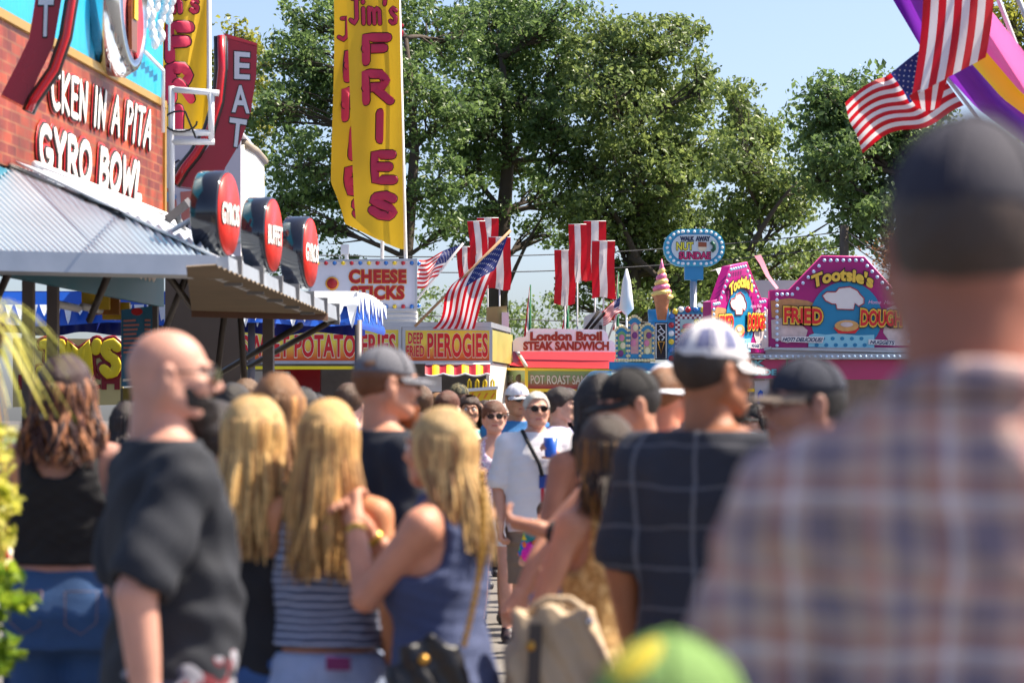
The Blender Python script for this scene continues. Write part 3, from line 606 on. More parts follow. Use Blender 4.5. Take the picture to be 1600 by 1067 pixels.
m = MB(); m.box((-5.2, 40.2, .55), (5, .6, 1.1), M('counter_blue', (40, 60, 110), .5, .1)); m.build('counter', bs)
# ---------------------------------------------------------------- fries stand in the middle distance
fs = thing('food_stand', 'long fries and pierogies stand with a lit CHEESE STICKS sign on its roof', 'food stand', (-2, 46, 0), 'food stands along the midway')
fp = Pl((0, 45, 0), 0)
def grad(name, c_bot, c_top, z0, z1):
    """printed sign face that runs from one ink colour to another up its height (as printed)"""
    if name in MATS: return MATS[name]
    m = M(name, c_bot, .35, .05); b, N, L = coords(m)
    g_ = N.new('ShaderNodeNewGeometry'); s_ = N.new('ShaderNodeSeparateXYZ'); L.new(g_.outputs['Position'], s_.inputs[0]); r_ = N.new('ShaderNodeMapRange'); r_.inputs[1].default_value = z0; r_.inputs[2].default_value = z1; L.new(s_.outputs[2], r_.inputs[0])
    cr = N.new('ShaderNodeValToRGB'); cr.color_ramp.elements[0].color = (*lin(c_bot), 1); cr.color_ramp.elements[0].position = .05; cr.color_ramp.elements[1].color = (*lin(c_top), 1); cr.color_ramp.elements[1].position = .58
    L.new(r_.outputs[0], cr.inputs[0]); L.new(cr.outputs[0], b.inputs['Base Color']); return m
def zat(py, Y): return EYE + (HY - py) * Y / FPX
sw = grad('sunset_print', (236, 96, 34), (250, 228, 84), zat(562, 45), zat(515, 45))
def board(parent, pl, poly, th, face, side, name='sign_board'):
    m = MB(); F = pl.pts(poly); m.prism(F, pl.n * -th, face, side); return m.build(name, parent)
def frame(parent, pl, poly, r, m_, name='frame', lift=.01, closed=True):
    m = MB(); q = pl.pts(poly, lift)
    n = len(q)
    for i in range(n if closed else n - 1):
        a, b = q[i], q[(i + 1) % n]; d = (b - a).normalized(); w = pl.n.cross(d) * r
        m.prism([a - w - d * r * .98, b - w - d * r * .98, b + w - d * r * .98, a + w - d * r * .98], pl.n * (r * 1.2), m_)
    return m.build(name, parent)
lred = M('letter_signred', (214, 26, 36), .4, .05); lcream = M('letter_cream', (252, 244, 212), .4, .04)
def word(parent, pl, s, q, layers, space=1.0, shear=0.0, warp=None, name='lettering'):
    mp = quadmap(pl, *q); m = MB()
    for i, (mat, off) in enumerate(layers): text(m, s, mp, mat, off, .006 + .006 * i, shear=shear, space=space, warp=warp)
    return m.build(name, parent)
b1 = board(fs, fp, [(300, 512), (626, 512), (626, 565), (300, 565)], .12, sw, alu); frame(b1, fp, [(300, 513), (625, 513), (625, 566), (300, 566)], .025, alu)
word(b1, fp, 'SWEET POTATO FRIES', [(378, 524), (618, 522), (618, 558), (378, 558)], [(lcream, .06), (lred, .03)], 1.04)
b2 = board(fs, fp, [(631, 513), (768, 513), (768, 566), (631, 566)], .12, sw, alu); frame(b2, fp, [(631, 514), (767, 514), (767, 566), (631, 566)], .025, alu)
m = MB()
for s_, q in (('DEEP', [(638, 520), (661, 520), (661, 537), (638, 537)]), ('FRIED', [(635, 540), (663, 540), (663, 557), (635, 557)]), ('PIEROGIES', [(668, 521), (762, 521), (762, 558), (668, 558)])):
    m = MB(); mp = quadmap(fp, *q); text(m, s_, mp, lcream, .055, .006, space=1.06); text(m, s_, mp, lred, .03, .012, space=1.06); m.build('lettering', b2)
sp = Pl((-.324, 45, 0), 83.8); m = MB(); sa, sb_ = fp.at(768.5, 515), P(801, 520, 48)
for z0, z1, mt in ((zat(564, 45), zat(515, 45), M('faded_print', (168, 160, 84), .4, .2, 2)),): m.prism([Vector((sa.x, 45.02, z0)), Vector((sb_.x, 48, z0)), Vector((sb_.x, 48, z1)), Vector((sa.x, 45.02, z1))], (-.05, 0, 0), mt, alu)
m.build('side_board', fs)
side = M('trailer_white', (214, 212, 208), .45, .08, 2)
m = MB()
zt = zat(511, 45); XL = P(300, 0, 45).x
m.prism([(XL, 45.02, zt), (-.33, 45.02, zt), (-.02, 48, zt), (XL, 48, zt)], (0, 0, .08), alu)
m.prism([(XL, 45.14, 0), (-.36, 45.14, 0), (-.36, 45.14, 1.05), (XL, 45.14, 1.05)], (0, .06, 0), side)
m.prism([(-.36, 45.05, 0), (-.04, 47.9, 0), (-.04, 47.9, 2.4), (-.36, 45.05, 2.4)], (-.05, 0, 0), side); m.prism([(XL, 47.6, 0), (-.06, 47.6, 0), (-.06, 47.6, zt), (XL, 47.6, zt)], (0, .05, 0), M('trailer_inside', (170, 160, 150), .6, .2))
m.prism([(XL, 44.75, 1.05), (-.36, 44.75, 1.05), (-.36, 45.3, 1.05), (XL, 45.3, 1.05)], (0, 0, .05), alu); m.build('body', fs)
m = MB(); m.prism(fp.pts([(300, 572), (600, 572), (600, 577), (300, 577)], .05), (0, .06, 0), M('yellow_strip', (246, 226, 40), .4, .05)); m.build('yellow_strip', fs)
m = MB(); m.prism([P(430, 577, 46.8), P(500, 577, 46.8), P(500, 612, 46.8), P(430, 612, 46.8)], (0, .3, 0), red); m.build('red_cabinet', fs)
m = MB(); m.prism([P(395, 580, 46), P(452, 580, 46), P(452, 640, 46), P(395, 640, 46)], (0, .3, 0), side); m.build('fryer', fs)
m = MB(); m.prism([P(652, 588, 45.3), P(690, 588, 45.3), P(690, 612, 45.3), P(652, 612, 45.3)], (0, .04, 0), white); m.build('white_board', fs)
# striped scalloped valance
va = MB(); ya, ra = M('valance_yellow', (240, 190, 40), .5, .06), M('valance_red', (160, 30, 50), .5, .06)
va.grid(lambda u, v: P(664 + 102 * u, 569 + (14 + 4 * abs(math.sin(u * math.pi * 3 + .5))) * v, 44.9 - .3 * v + .03 * math.sin(u * 30)), 64, 3, lambda u, v: ya if int(u * 9) % 2 else ra); vo = va.build('valance', fs)
m = MB(); m.tube([P(664 + 102 * i / 48, 569.5 + 14 + 4 * abs(math.sin(i / 48 * math.pi * 3 + .5)), 44.58) for i in range(49)], .014, white, 5); m.build('trim', vo)
m = MB(); m.tube([P(665, 569, 44.9), P(766, 569, 44.9)], .02, white); m.build('rail', vo)
# yellow french fry basket sign with loop handles
fb = MB(); fb.prism([P(730, 612, 44.6), P(776, 608, 44.6), P(775, 624, 44.6), P(729, 628, 44.6)], (0, .1, 0), M('fry_yellow', (240, 200, 30), .4, .1)); fb.prism([P(728, 607, 44.55), P(778, 603, 44.55), P(778, 608, 44.55), P(728, 612, 44.55)], (0, .18, 0), white); fbo = fb.build('fry_basket_sign', fs)
for k in range(4):
    m = MB(); x = 733 + 12 * k; m.tube([P(x - 2, 610, 44.6), P(x - 1.5, 596, 44.6), P(x + .5, 593, 44.6), P(x + 2.5, 596, 44.6), P(x + 3, 610, 44.6)], .018, M('fry_yellow', ()), 6); m.build('loop_handle', fbo)
m = MB()
for k in range(4): m.prism([P(733 + 11 * k, 622, 44.59), P(738 + 11 * k, 614, 44.59), P(741 + 11 * k, 614, 44.59), P(736 + 11 * k, 622, 44.59)], (0, -.008, 0), M('fry_orange', (226, 130, 30), .4, .1))
m.build('stripe_print', fbo)
m = MB(); m.tube([P(752, 626, 44.65), P(752, HY + EYE * FPX / 44.65, 44.65)], .025, alu); m.build('stand', fbo)
# cheese sticks sign on the roof
cp = Pl((0, 46, 0), 0); grw = M('sign_white', (216, 216, 226), .4, .05)
cs_ = board(fs, cp, [(484, 408), (651, 406), (651, 484), (484, 484)], .2, grw, alu)
frame(cs_, cp, [(484, 408), (650, 406), (650, 484), (484, 484)], .02, alu)
lor = M('letter_orange', (240, 170, 60), .4, .06); ldr = M('letter_darkred', (176, 22, 28), .4, .05)
m = MB()
for s_, q in (('CHEESE', [(546, 422), (634, 422), (634, 442), (546, 442)]), ('STICKS', [(549, 448), (631, 447), (631, 467), (549, 468)])):
    m = MB(); mp = quadmap(cp, *q); text(m, s_, mp, lor, .085, .008, space=1.1); text(m, s_, mp, ldr, .05, .016, space=1.1); m.build('lettering', cs_)
m = MB(); m.lathe(cp.at(519, 443, .006), [(.11, 0), (.11, .012)], lor, 20, cp.n); m.lathe(cp.at(519, 443, .02), [(.085, 0), (.085, .012)], ldr, 20, cp.n); m.build('dot_print', cs_)
cols = [bulby, bulbr, bulbb]
bulbs(cs_, [cp.at(496 + 13.4 * i, 411, .02) for i in range(12)], cp.n, .037, cols); bulbs(cs_, [cp.at(496 + 13.4 * i, 479, .02) for i in range(12)], cp.n, .037, cols)
bulbs(cs_, [cp.at(654, 412 + 66 * i, -.04) for i in range(2)], cp.n, .04, [bulbb])
m = MB(); m.prism([P(540, 485, 46), P(650, 485, 46), P(650, 511, 46), P(540, 511, 46)], (0, 1, 0), side); 
for k in range(3): m.prism([P(540, 490 + 7 * k, 45.97), P(652, 490 + 7 * k, 45.97), P(652, 492 + 7 * k, 45.97), P(540, 492 + 7 * k, 45.97)], (0, .03, 0), alu)
m.build('sign_base', fs)
m = MB(); m.box(P(539, 390, 46.2), (.13, .1, .16), white); m.tube([P(540, 392, 46.2), P(543, 410, 46.2)], .03, white); m.tube([P(535, 396, 46.2), P(530, 402, 46.2), P(532, 410, 46.2)], .012, white, 5); m.build('camera_box', cs_)

# feather banners: Jim's FRIES
bny = M('banner_yellow', (226, 182, 34), .6, .08, 1.2, .2, trans=.25, bscale=5); bnr = M('banner_red', (216, 48, 84), .6, .06, trans=.1); bnk = M('banner_ink', (60, 24, 20), .6, .05)
def banner(label, Y, fn, pole, letters, jims, foot=0.0):
    """fn(u,v) -> pixel x,y and depth offset; v=0 top"""
    t = thing('banner', label, 'banner', P(pole[1][0], HY + EYE * FPX / Y, Y), "yellow fries banners")
    S = lambda u, v: P(*fn(u, v)[:2], Y + fn(u, v)[2])
    m = MB(); m.grid(S, 14, 60, bny); fl = m.build('cloth', t)
    nrm = Vector((0, -1, 0)); m = MB()
    for ch, (u0, v0, u1, v1) in letters:
        mp = lambda a, b, l=0.0: S(u0 + (u1 - u0) * a, v1 - .012 + (v0 - v1 + .022) * b) + nrm * l
        brush(m, ch, mp, .088, bnk, nrm, .016, flat=.1); brush(m, ch, mp, .073, bnr, nrm, .024, flat=.15)
    for ch, (u0, v0, u1, v1) in jims:
        mp = lambda a, b, l=0.0: S(u0 + (u1 - u0) * a, v1 + (v0 - v1) * b) + nrm * l
        brush(m, ch, mp, .042, bnk, nrm, .016, flat=.12); brush(m, ch, mp, .03, bnr, nrm, .024, flat=.15)
    m.build('lettering', fl)
    m = MB(); m.tube([P(*pole[0], Y + .03), P(*pole[1], Y + .03), Vector((P(*pole[1], Y).x, Y + .03, foot))], .03, white, 8); m.build('pole', t)
    return t
FR = [('F', (.26, .42, .76, .505)), ('R', (.22, .517, .82, .612)), ('I', (.44, .624, .72, .715)), ('E', (.4, .735, .82, .825)), ('S', (.32, .845, .86, .93))]
def f1(u, v):
    # right banner, top above the picture; bottom curls to the left
    y = -190 + 580 * v; xl = 538 + (v * 24) ** 1.0 - 3; xr = 622 - 0 + 10 * v
    xl = 534 + 22 * v; b = max(0, v - .86) / .14
    yy = y - 46 * b * (1 - u) ** 1.5
    return xl + (xr - 1 - xl) * u, yy, .1 * math.sin(v * 9 + u * 4) * (1 - u) + .12 * math.sin(u * 5) * u
banner("front yellow banner lettered Jim's FRIES on a white pole above the fries stand", 46.5, f1, ((618, -200), (634, 408)), FR, [("Jim's", (.05, .325, .95, .392))], zt + .08)
def f2(u, v):
    y = -170 + 556 * v; b = max(0, v - .82) / .18; xl = 512 + 12 * v + 6 * math.sin(v * 5); xr = 606
    return xl + (xr - xl) * u + 30 * b * (1 - u) * (1 - b * .3), y - 36 * b * (1 - u) - 4 * u, .45 + .1 * math.sin(v * 8 + u * 5)
banner("rear yellow fries banner half hidden behind the front one", 47.2, f2, ((604, -180), (597, 405)), [('F', (.2, .45, .62, .54)), ('R', (.16, .555, .6, .65)), ('I', (.3, .665, .46, .76)), ('E', (.26, .777, .62, .868)), ('S', (.3, .88, .6, .955))], [("Jim's", (.06, .36, 1.3, .42))], zt + .08)
def f3(u, v):
    y = -190 + 398 * v; return 252 + 72 * u + 2 * v, y, .1 * math.sin(u * 6 + v * 4)
banner("yellow fries banner in a white frame behind the brick gyro wall", 36, f3, ((326, -200), (327, 230)), [('F', (.12, .575, .6, .72)), ('R', (.12, .735, .62, .88)), ('I', (.24, .9, .42, .995))], [("Jim's", (-.3, .455, .8, .525))])

# ---------------------------------------------------------------- red roofed steak sandwich stand
rs_ = thing('food_stand', 'red hip roofed steak sandwich stand with white London Broil sign', 'food stand', (1, 49, 0), 'food stands along the midway')
YR = 47.0; rp = Pl((0, YR, 0), 0); lp = Pl(P(822, 575, YR), -62)
redv = M('red_vinyl', (184, 8, 22), .6, .1, 1.5, .25, bscale=4); redv2 = M('red_vinyl_worn', (190, 24, 44), .4, .12, 1.5)
A = P(822, 574, YR); B = P(966, 576, YR); Cc = lp.at(769, 566); ap = P(805, 546, YR + 1.6); ap2 = P(966, 549, YR + 1.6)
m = MB()
def sagf(a, b, c, d, n, m_):
    m.grid(lambda u, v: (a.lerp(b, u)).lerp(d.lerp(c, u), v) + Vector((0, 0, -.05 * math.sin(math.pi * v))) , n, 6, m_)
sagf(A, B, ap2, ap, 14, redv); sagf(Cc, A, ap, ap + Vector((-.05, .1, .01)), 6, redv2); m.prism([ap, ap2, ap2 + Vector((0, 2, 0)), ap + Vector((0, 2, 0))], (0, 0, -.02), redv); rfo = m.build('roof', rs_)
m = MB(); m.tube([ap + Vector((0, 0, .02)), A + Vector((0, 0, .02))], .035, M('roof_strap', (190, 180, 180), .6, .1), 6); m.build('hip_trim', rfo)
pol = [(801, 549), (801, 533), (808, 527), (821, 526), (824, 518), (830, 513), (943, 515), (949, 521), (951, 531), (958, 533), (962, 539), (962, 550)]
lbp = Pl((0, YR + .9, 0), 0); sg = board(rs_, lbp, pol, .1, M('board_white', (236, 238, 246), .45, .03), alu); ltan = M('letter_rust', (146, 46, 28), .4, .06); lgold = M('letter_gold', (220, 160, 90), .4, .06)
m = MB()
for s_, q in (('London Broil', [(829, 519), (940, 518), (940, 532), (829, 532)]), ('STEAK SANDWICH', [(818, 534), (951, 534), (951, 547), (818, 547)])):
    m = MB(); mp = quadmap(lbp, *q); text(m, s_, mp, lgold, .058, .008); text(m, s_, mp, ltan, .045, .014); m.build('lettering', sg)
gb = grad('fade_print', (166, 60, 60), (140, 160, 110), zat(606, YR), zat(582, YR)); yt = M('trim_yellow', (240, 200, 50), .4, .05)
bd = board(rs_, rp, [(823, 577), (968, 579), (968, 610), (823, 610)], .08, gb, yt)
word(bd, rp, 'POT ROAST SANDWICH', [(829, 586), (956, 587), (956, 601), (829, 600)], [(ldr, .05), (M('letter_pale', (214, 208, 190), .4, .04), .02)])
bd2 = board(rs_, lp, [(770, 577), (822, 577), (822, 607), (770, 602)], .08, gb, yt)
word(bd2, lp, 'ROAST SUNDAE', [(773, 586), (802, 586), (802, 598), (773, 596)], [(M('letter_pale', ()), .02)])
m = MB(); m.ell(lp.at(812, 591, .01), (.07, .02, .07), M('acorn_brown', (80, 60, 40), .5, .2)); m.build('emblem', bd2)
m = MB()
for pl_, q in ((rp, [(823, 575), (968, 577), (968, 580), (823, 579)]), (rp, [(823, 607), (968, 609), (968, 613), (823, 612)]), (lp, [(769, 574), (822, 575), (822, 579), (769, 578)]), (lp, [(769, 601), (822, 607), (822, 611), (769, 605)])): m.prism(pl_.pts(q, .02), pl_.n * .03, yt)
m.prism(rp.pts([(820, 575), (825, 575), (825, 612), (820, 612)], .06), rp.n * .03, yt); m.build('trim', rs_)
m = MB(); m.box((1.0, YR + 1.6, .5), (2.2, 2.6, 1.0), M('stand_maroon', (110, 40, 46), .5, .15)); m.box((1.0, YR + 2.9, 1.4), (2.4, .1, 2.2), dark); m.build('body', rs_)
for x in (.3, 1.7): m = MB(); m.box((x, YR + .1, 1.1), (.07, .07, 2.0), yt); m.build('post', rs_)
m = MB(); m.prism([P(760, 480, 50), P(792, 478, 50), P(792, 520, 50), P(760, 520, 50)], (0, .3, 0), M('menu_sepia', (150, 140, 90), .5, .25, 4), alu); m.prism([P(784, 488, 49.95), P(795, 488, 49.95), P(795, 515, 49.95), P(784, 515, 49.95)], (0, .2, 0), white); m.build('roof_menu', rs_)
m = MB(); m.tube([P(913, 517, 52), P(936, 486, 52)], .03, dark, 5); m.tube([P(922, 515, 52), P(945, 488, 52)], .03, dark, 5); m.build('roof_strut', rs_)
cr = thing('storage_box', 'white boxy cooling unit on the roof behind the London Broil sign', 'cooling unit', P(930, 517, 53)); m = MB()
m.prism([P(914, 494, 53), P(938, 484, 53), P(947, 486, 53), P(947, 517, 53), P(912, 517, 53)], (0, .8, 0), M('unit_white', (206, 206, 204), .5, .08)); m.build('housing', cr)
m = MB(); m.prism([P(928, 503, 52.98), P(940, 503, 52.98), P(940, 514, 52.98), P(928, 514, 52.98)], (0, -.01, 0), M('unit_grey', (150, 150, 150), .5, .1)); m.prism([P(936, 508, 52.95), P(941, 508, 52.95), P(941, 515, 52.95), P(936, 515, 52.95)], (0, -.02, 0), black); m.build('vent_panel', cr)
m = MB(); m.prism([P(912, 517, 53), P(947, 517, 53), P(947, 560, 53), P(912, 560, 53)], (0, .8, 0), alu); m.build('base', cr)

# ---------------------------------------------------------------- blue ice cream stand
isd = thing('food_stand', 'turquoise ice cream stand with bulb lined arches and checkered SOFT sign', 'food stand', (2.6, 46, 0), 'food stands along the midway')
ib = M('icecream_blue', (48, 140, 190), .35, .08, 2); ib2 = M('icecream_dark', (30, 84, 120), .4, .1)
YI = 45.0; ip = Pl((2.0, YI, 0), 0)
pics = [M('picture_green', (120, 170, 110), .35, .25, 9), M('picture_pink', (210, 150, 150), .35, .25, 9), M('picture_tan', (196, 180, 130), .35, .25, 9)]
for k, (x0, x1, yt_, yb) in enumerate(((962, 981, 512, 560), (982, 1001, 496, 562), (1002, 1022, 508, 560))):
    arcp = [(x0, yb), (x0, yt_ + 4)] + [(x0 + (x1 - x0) * t, yt_ + 4 - 6 * math.sin(math.pi * t)) for t in (.15, .35, .5, .65, .85)] + [(x1, yt_ + 4), (x1, yb)]
    o = board(isd, ip, arcp, .1, ib, ib2, 'arch_panel'); m = MB()
    sh = lambda p, f: [( (x - (x0 + x1) / 2) * f + (x0 + x1) / 2, (y - (yt_ + yb) / 2) * (f + .1) + (yt_ + yb) / 2) for x, y in p]
    m.prism(ip.pts(sh(arcp, .62), .004), ip.n * .008, pics[k])
    for j in range(3): m.ell(ip.at((x0 + x1) / 2 + 2 * math.sin(j * 2 + k), yt_ + 16 + 12 * j, .015), (.045, .012, .055), [M('scoop_pink', (220, 130, 160), .4, .1), M('scoop_cream', (240, 224, 180), .4, .05), M('scoop_purple', (130, 60, 120), .4, .1)][(j + k) % 3], 8, 6)
    m.build('picture', o)
    pts = [ip.at(x, y, .01) for x, y in arcp[1:-1]] + [ip.at(x0 + 1, y, .01) for y in range(yt_ + 12, yb, 8)] + [ip.at(x1 - 1, y, .01) for y in range(yt_ + 12, yb, 8)]
    bulbs(o, pts, ip.n, .024, [M('bulb_warm', (236, 214, 160), .2, .04, coat=.5)])
bulbs(isd, [ip.at(962 + 4.6 * i, 563, .03) for i in range(14)], ip.n, .028, [M('bulb_warm', ())])
nb = board(isd, ip, [(1023, 504), (1043, 504), (1043, 562), (1023, 562)], .1, M('neon_board', (28, 26, 34), .3, .1), ib, 'neon_sign')
m = MB(); m.tube([ip.at(x, y, .02) for x, y in ((1025, 506), (1041, 506), (1041, 560), (1025, 560), (1025, 506))], .011, white, 6)
m.tube([ip.at(x, y, .03) for x, y in ((1030, 532), (1028, 526), (1034, 522), (1028, 517), (1034, 513), (1031, 509))], .012, white, 6); m.tube([ip.at(x, y, .03) for x, y in ((1034, 532), (1038, 527), (1033, 523), (1039, 519), (1034, 514))], .012, white, 6)
m.tube([ip.at(x, y, .03) for x, y in ((1028, 534), (1038, 534), (1033, 552), (1028, 534))], .012, M('neon_amber', (236, 170, 60), .3, .05), 6); m.build('neon_tube', nb)
def rr(x0, y0, x1, y1, r): return [(x0, y1)] + [(x0 + r - r * math.cos(R(a)), y0 + r - r * math.sin(R(a))) for a in range(0, 91, 15)] + [(x1, y0), (x1, y1)]
so_ = board(isd, ip, rr(1043, 480, 1118, 572, 22), .14, ib, ib2)
frm = rr(1056, 494, 1118, 572, 4); m = MB(); ckw, ckr = white, M('check_maroon', (130, 30, 60), .4, .08)
for i in range(17):
    for j in range(2): m.prism(ip.pts([(1055 + 3.7 * i, 491 + 3.7 * j), (1058.7 + 3.7 * i, 491 + 3.7 * j), (1058.7 + 3.7 * i, 494.7 + 3.7 * j), (1055 + 3.7 * i, 494.7 + 3.7 * j)], .004), ip.n * .004, ckw if (i + j) % 2 else ckr)
for i in range(20):
    for j in range(2): m.prism(ip.pts([(1055 + 3.7 * j, 498.4 + 3.7 * i), (1058.7 + 3.7 * j, 498.4 + 3.7 * i), (1058.7 + 3.7 * j, 502.1 + 3.7 * i), (1055 + 3.7 * j, 502.1 + 3.7 * i)], .004), ip.n * .004, ckw if (i + j) % 2 else ckr)
m.build('check_border', so_)
m = MB(); m.prism(ip.pts([(1063, 499), (1118, 499), (1118, 570), (1063, 570)], .004), ip.n * .006, M('menu_sky', (176, 204, 206), .4, .1, 3)); pn = m.build('picture', so_)
m = MB(); mp = quadmap(ip, (1085, 499), (1122, 498), (1122, 510), (1085, 511)); text(m, 'SOFT', mp, lk, .1, .014); text(m, 'SOFT', mp, M('letter_lemon', (232, 224, 70), .4, .05), .05, .02); m.build('lettering', so_)
m = MB()
for (y, rx, c_) in ((510, .1, (220, 120, 130)), (517, .13, (236, 200, 110)), (525, .13, (214, 110, 130)), (532, .1, (200, 150, 90))): m.ell(ip.at(1076, y, .03), (rx, .03, .05), M('sundae_%d' % y, c_, .4, .15), 12, 7)
m.build('sundae_print', so_)
bulbs(so_, [ip.at(x, y, .02) for x, y in [(1049, 560 - 13 * i) for i in range(5)] + [(1050, 494), (1055, 487), (1064, 483.5)] + [(1075 + 12 * i, 484) for i in range(4)]], ip.n, .05, [bulbr, bulbb, bulby, bulbm])
m = MB(); m.prism(ip.pts([(952, 565), (1118, 570), (1118, 582), (952, 577)], .03), (0, .2, 0), ib); m.box((2.6, YI + 1.4, .55), (1.9, 2.2, 1.1), ib2); m.box((2.6, YI + 2.4, 1.4), (1.9, .1, 2.0), M('trailer_inside', ())); m.box((2.6, YI + 1.4, 2.3), (1.9, 2.4, .08), ib); m.build('body', isd)
m = MB(); m.tube([P(1013, 495, YI + .8), P(1045, 493, YI + .8)], .12, ib, 14); m.tube([P(1017, 505, YI + .8), P(1045, 503, YI + .8)], .09, ib, 12); m.build('roof_pipe', isd)
# barrel awning in front
m = MB()
def barrel(u, v):
    x = 898 + 150 * u; a = R(4 + 86 * v)      # quarter barrel rolling down over the serving window
    rise = (42 if u > .18 else 42 * (u / .18) ** .5) * YI / FPX
    return Vector((P(x, 0, YI).x, YI - .02 - .75 * math.cos(a), zat(621, YI) + rise * math.sin(a)))
av = M('awning_sky', (96, 170, 204), .35, .1, 1.5); avs = M('awning_stripe', (196, 220, 230), .35, .08)
m.grid(barrel, 24, 10, lambda u, v: avs if int(u * 8) % 3 == 0 else av); m.build('barrel_awning', isd)
# ice cream cone figure on the roof
cone = thing('cone_figure', 'giant pink and yellow soft serve cone standing on the ice cream stand roof', 'sign figure', P(1034, 505, YI - .1)); cx = 1034; k = YI / FPX
m = MB(); c0 = P(cx, 500, YI); m.lathe(c0, [(.07, 0), (.1, .2), (.13, .34), (.145, .37), (.15, .44), (.1, .44)], M('waffle_cone', (190, 120, 84), .5, .2, 12, .5), 20); m.build('wafer', cone)
m = MB(); lay = [(466, 457, .19, (236, 200, 120)), (456, 444, .185, (226, 110, 150)), (446, 432, .16, (230, 120, 160)), (434, 424, .15, (236, 200, 110)), (425, 412, .11, (224, 120, 160))]
for i in range(46):
    u = i / 45; a = u * 5 * 2 * math.pi; y = 464 - 42 * u; r = .1 * (1 - u) + .012; cc = P(cx, y, YI)
    c_ = [M('swirl_yellow', (238, 206, 120), .35, .06), M('swirl_pink', (226, 120, 164), .35, .06)][int(u * 5) % 2]; m.ell(cc + Vector((math.cos(a) * r * .6, math.sin(a) * r * .6, 0)), (.1 * (1 - .72 * u) + .02, .1 * (1 - .72 * u) + .02, .055), c_, 10, 6)
m.lathe(P(cx, 424, YI), [(.05, 0), (.03, .09), (.004, .2)], M('swirl_pink', ()), 12); m.build('soft_serve', cone)
# folded white parasol, pole sign
pu = thing('folded_parasol', 'folded white pointed parasol beside the ice cream arches', 'parasol', P(979, HY + EYE * FPX / 47, 47)); m = MB()
m.lathe(P(979, 492, 47), [(.03, 0), (.12, .1), (.1, .3), (.07, .55), (.015, .76)], M('parasol_cloth', (214, 216, 222), .6, .06), 12); m.build('canopy', pu); m = MB(); m.tube([P(979, HY + EYE * FPX / 47, 47), P(979, 425, 47)], .02, white, 6); m.build('pole', pu)
ns = thing('pole_sign', 'turquoise lit oval WALK AWAY NUT SUNDAE sign on a pole', 'sign', P(1083, HY + EYE * FPX / 46, 46)); np_ = Pl((0, 45.9, 0), 0)
def stad(cx, cy, hw, h, n=10): return [(cx + hw - h + h * math.cos(R(a)), cy + h * math.sin(R(a))) for a in range(-90, 91, 18)] + [(cx - hw + h + h * math.cos(R(a)), cy + h * math.sin(R(a))) for a in range(90, 271, 18)]
m = MB(); m.prism(np_.pts(stad(1085, 387, 48, 29)), np_.n * -.26, M('sign_turquoise', (60, 170, 206), .35, .06)); hs = m.build('housing', ns)
m = MB(); m.prism(np_.pts(stad(1086, 387, 37, 20), .005), np_.n * .01, M('sign_ice', (206, 220, 226), .35, .04)); m.prism(np_.pts(stad(1086, 387, 39, 22), .003), np_.n * .006, ib); fc = m.build('face', ns)
m = MB()
for s_, q, mt, of in (('WALK  AWAY', [(1063, 370), (1109, 370), (1109, 376.5), (1063, 376.5)], M('letter_navy', (40, 60, 100), .4, .05), .05), ('NUT', [(1057, 379), (1083, 379), (1083, 391), (1057, 391)], M('letter_lemon', ()), .05), ('SUNDAE', [(1061, 394), (1110, 394), (1110, 405), (1061, 405)], M('letter_magenta', (206, 40, 110), .4, .05), .05)):
    mp = quadmap(np_, *q); text(m, s_, mp, lk, .09, .018); text(m, s_, mp, mt, .03, .024)
m.prism(np_.pts([(1091, 378), (1104, 379), (1104, 386), (1091, 386)], .02), np_.n * .01, M('fudge_brown', (150, 80, 50), .4, .1)); m.prism(np_.pts([(1090, 386), (1105, 386), (1102, 392), (1093, 392)], .02), np_.n * .01, cream); m.tube([np_.at(1111, 378, .03), np_.at(1116, 383, .03), np_.at(1116, 389, .03), np_.at(1112, 393, .03)], .03, M('pickle_green', (30, 90, 70), .4, .1), 8); m.build('lettering', fc)
bulbs(ns, [np_.at(x, y, .012) for x, y in [q for i, q in enumerate(stad(1085.5, 387, 43, 25)) if i % 1 == 0] + [(1066, 362), (1075, 362), (1085, 362), (1095, 362), (1104, 362), (1066, 412), (1075, 412), (1085, 412), (1095, 412), (1104, 412)]], np_.n, .026, [bulbm])
m = MB(); m.prism(np_.pts([(1070, 416), (1099, 416), (1099, 437), (1070, 437)], -.04), (0, .2, 0), ib); m.prism(np_.pts([(1079, 437), (1090, 437), (1088, 443), (1081, 443)], -.06), (0, .14, 0), ib); m.build('bracket', ns)
m = MB(); m.tube([P(1083.5, 440, 46), P(1083.5, HY + EYE * FPX / 46, 46)], .055, alu, 12); m.build('pole', ns)

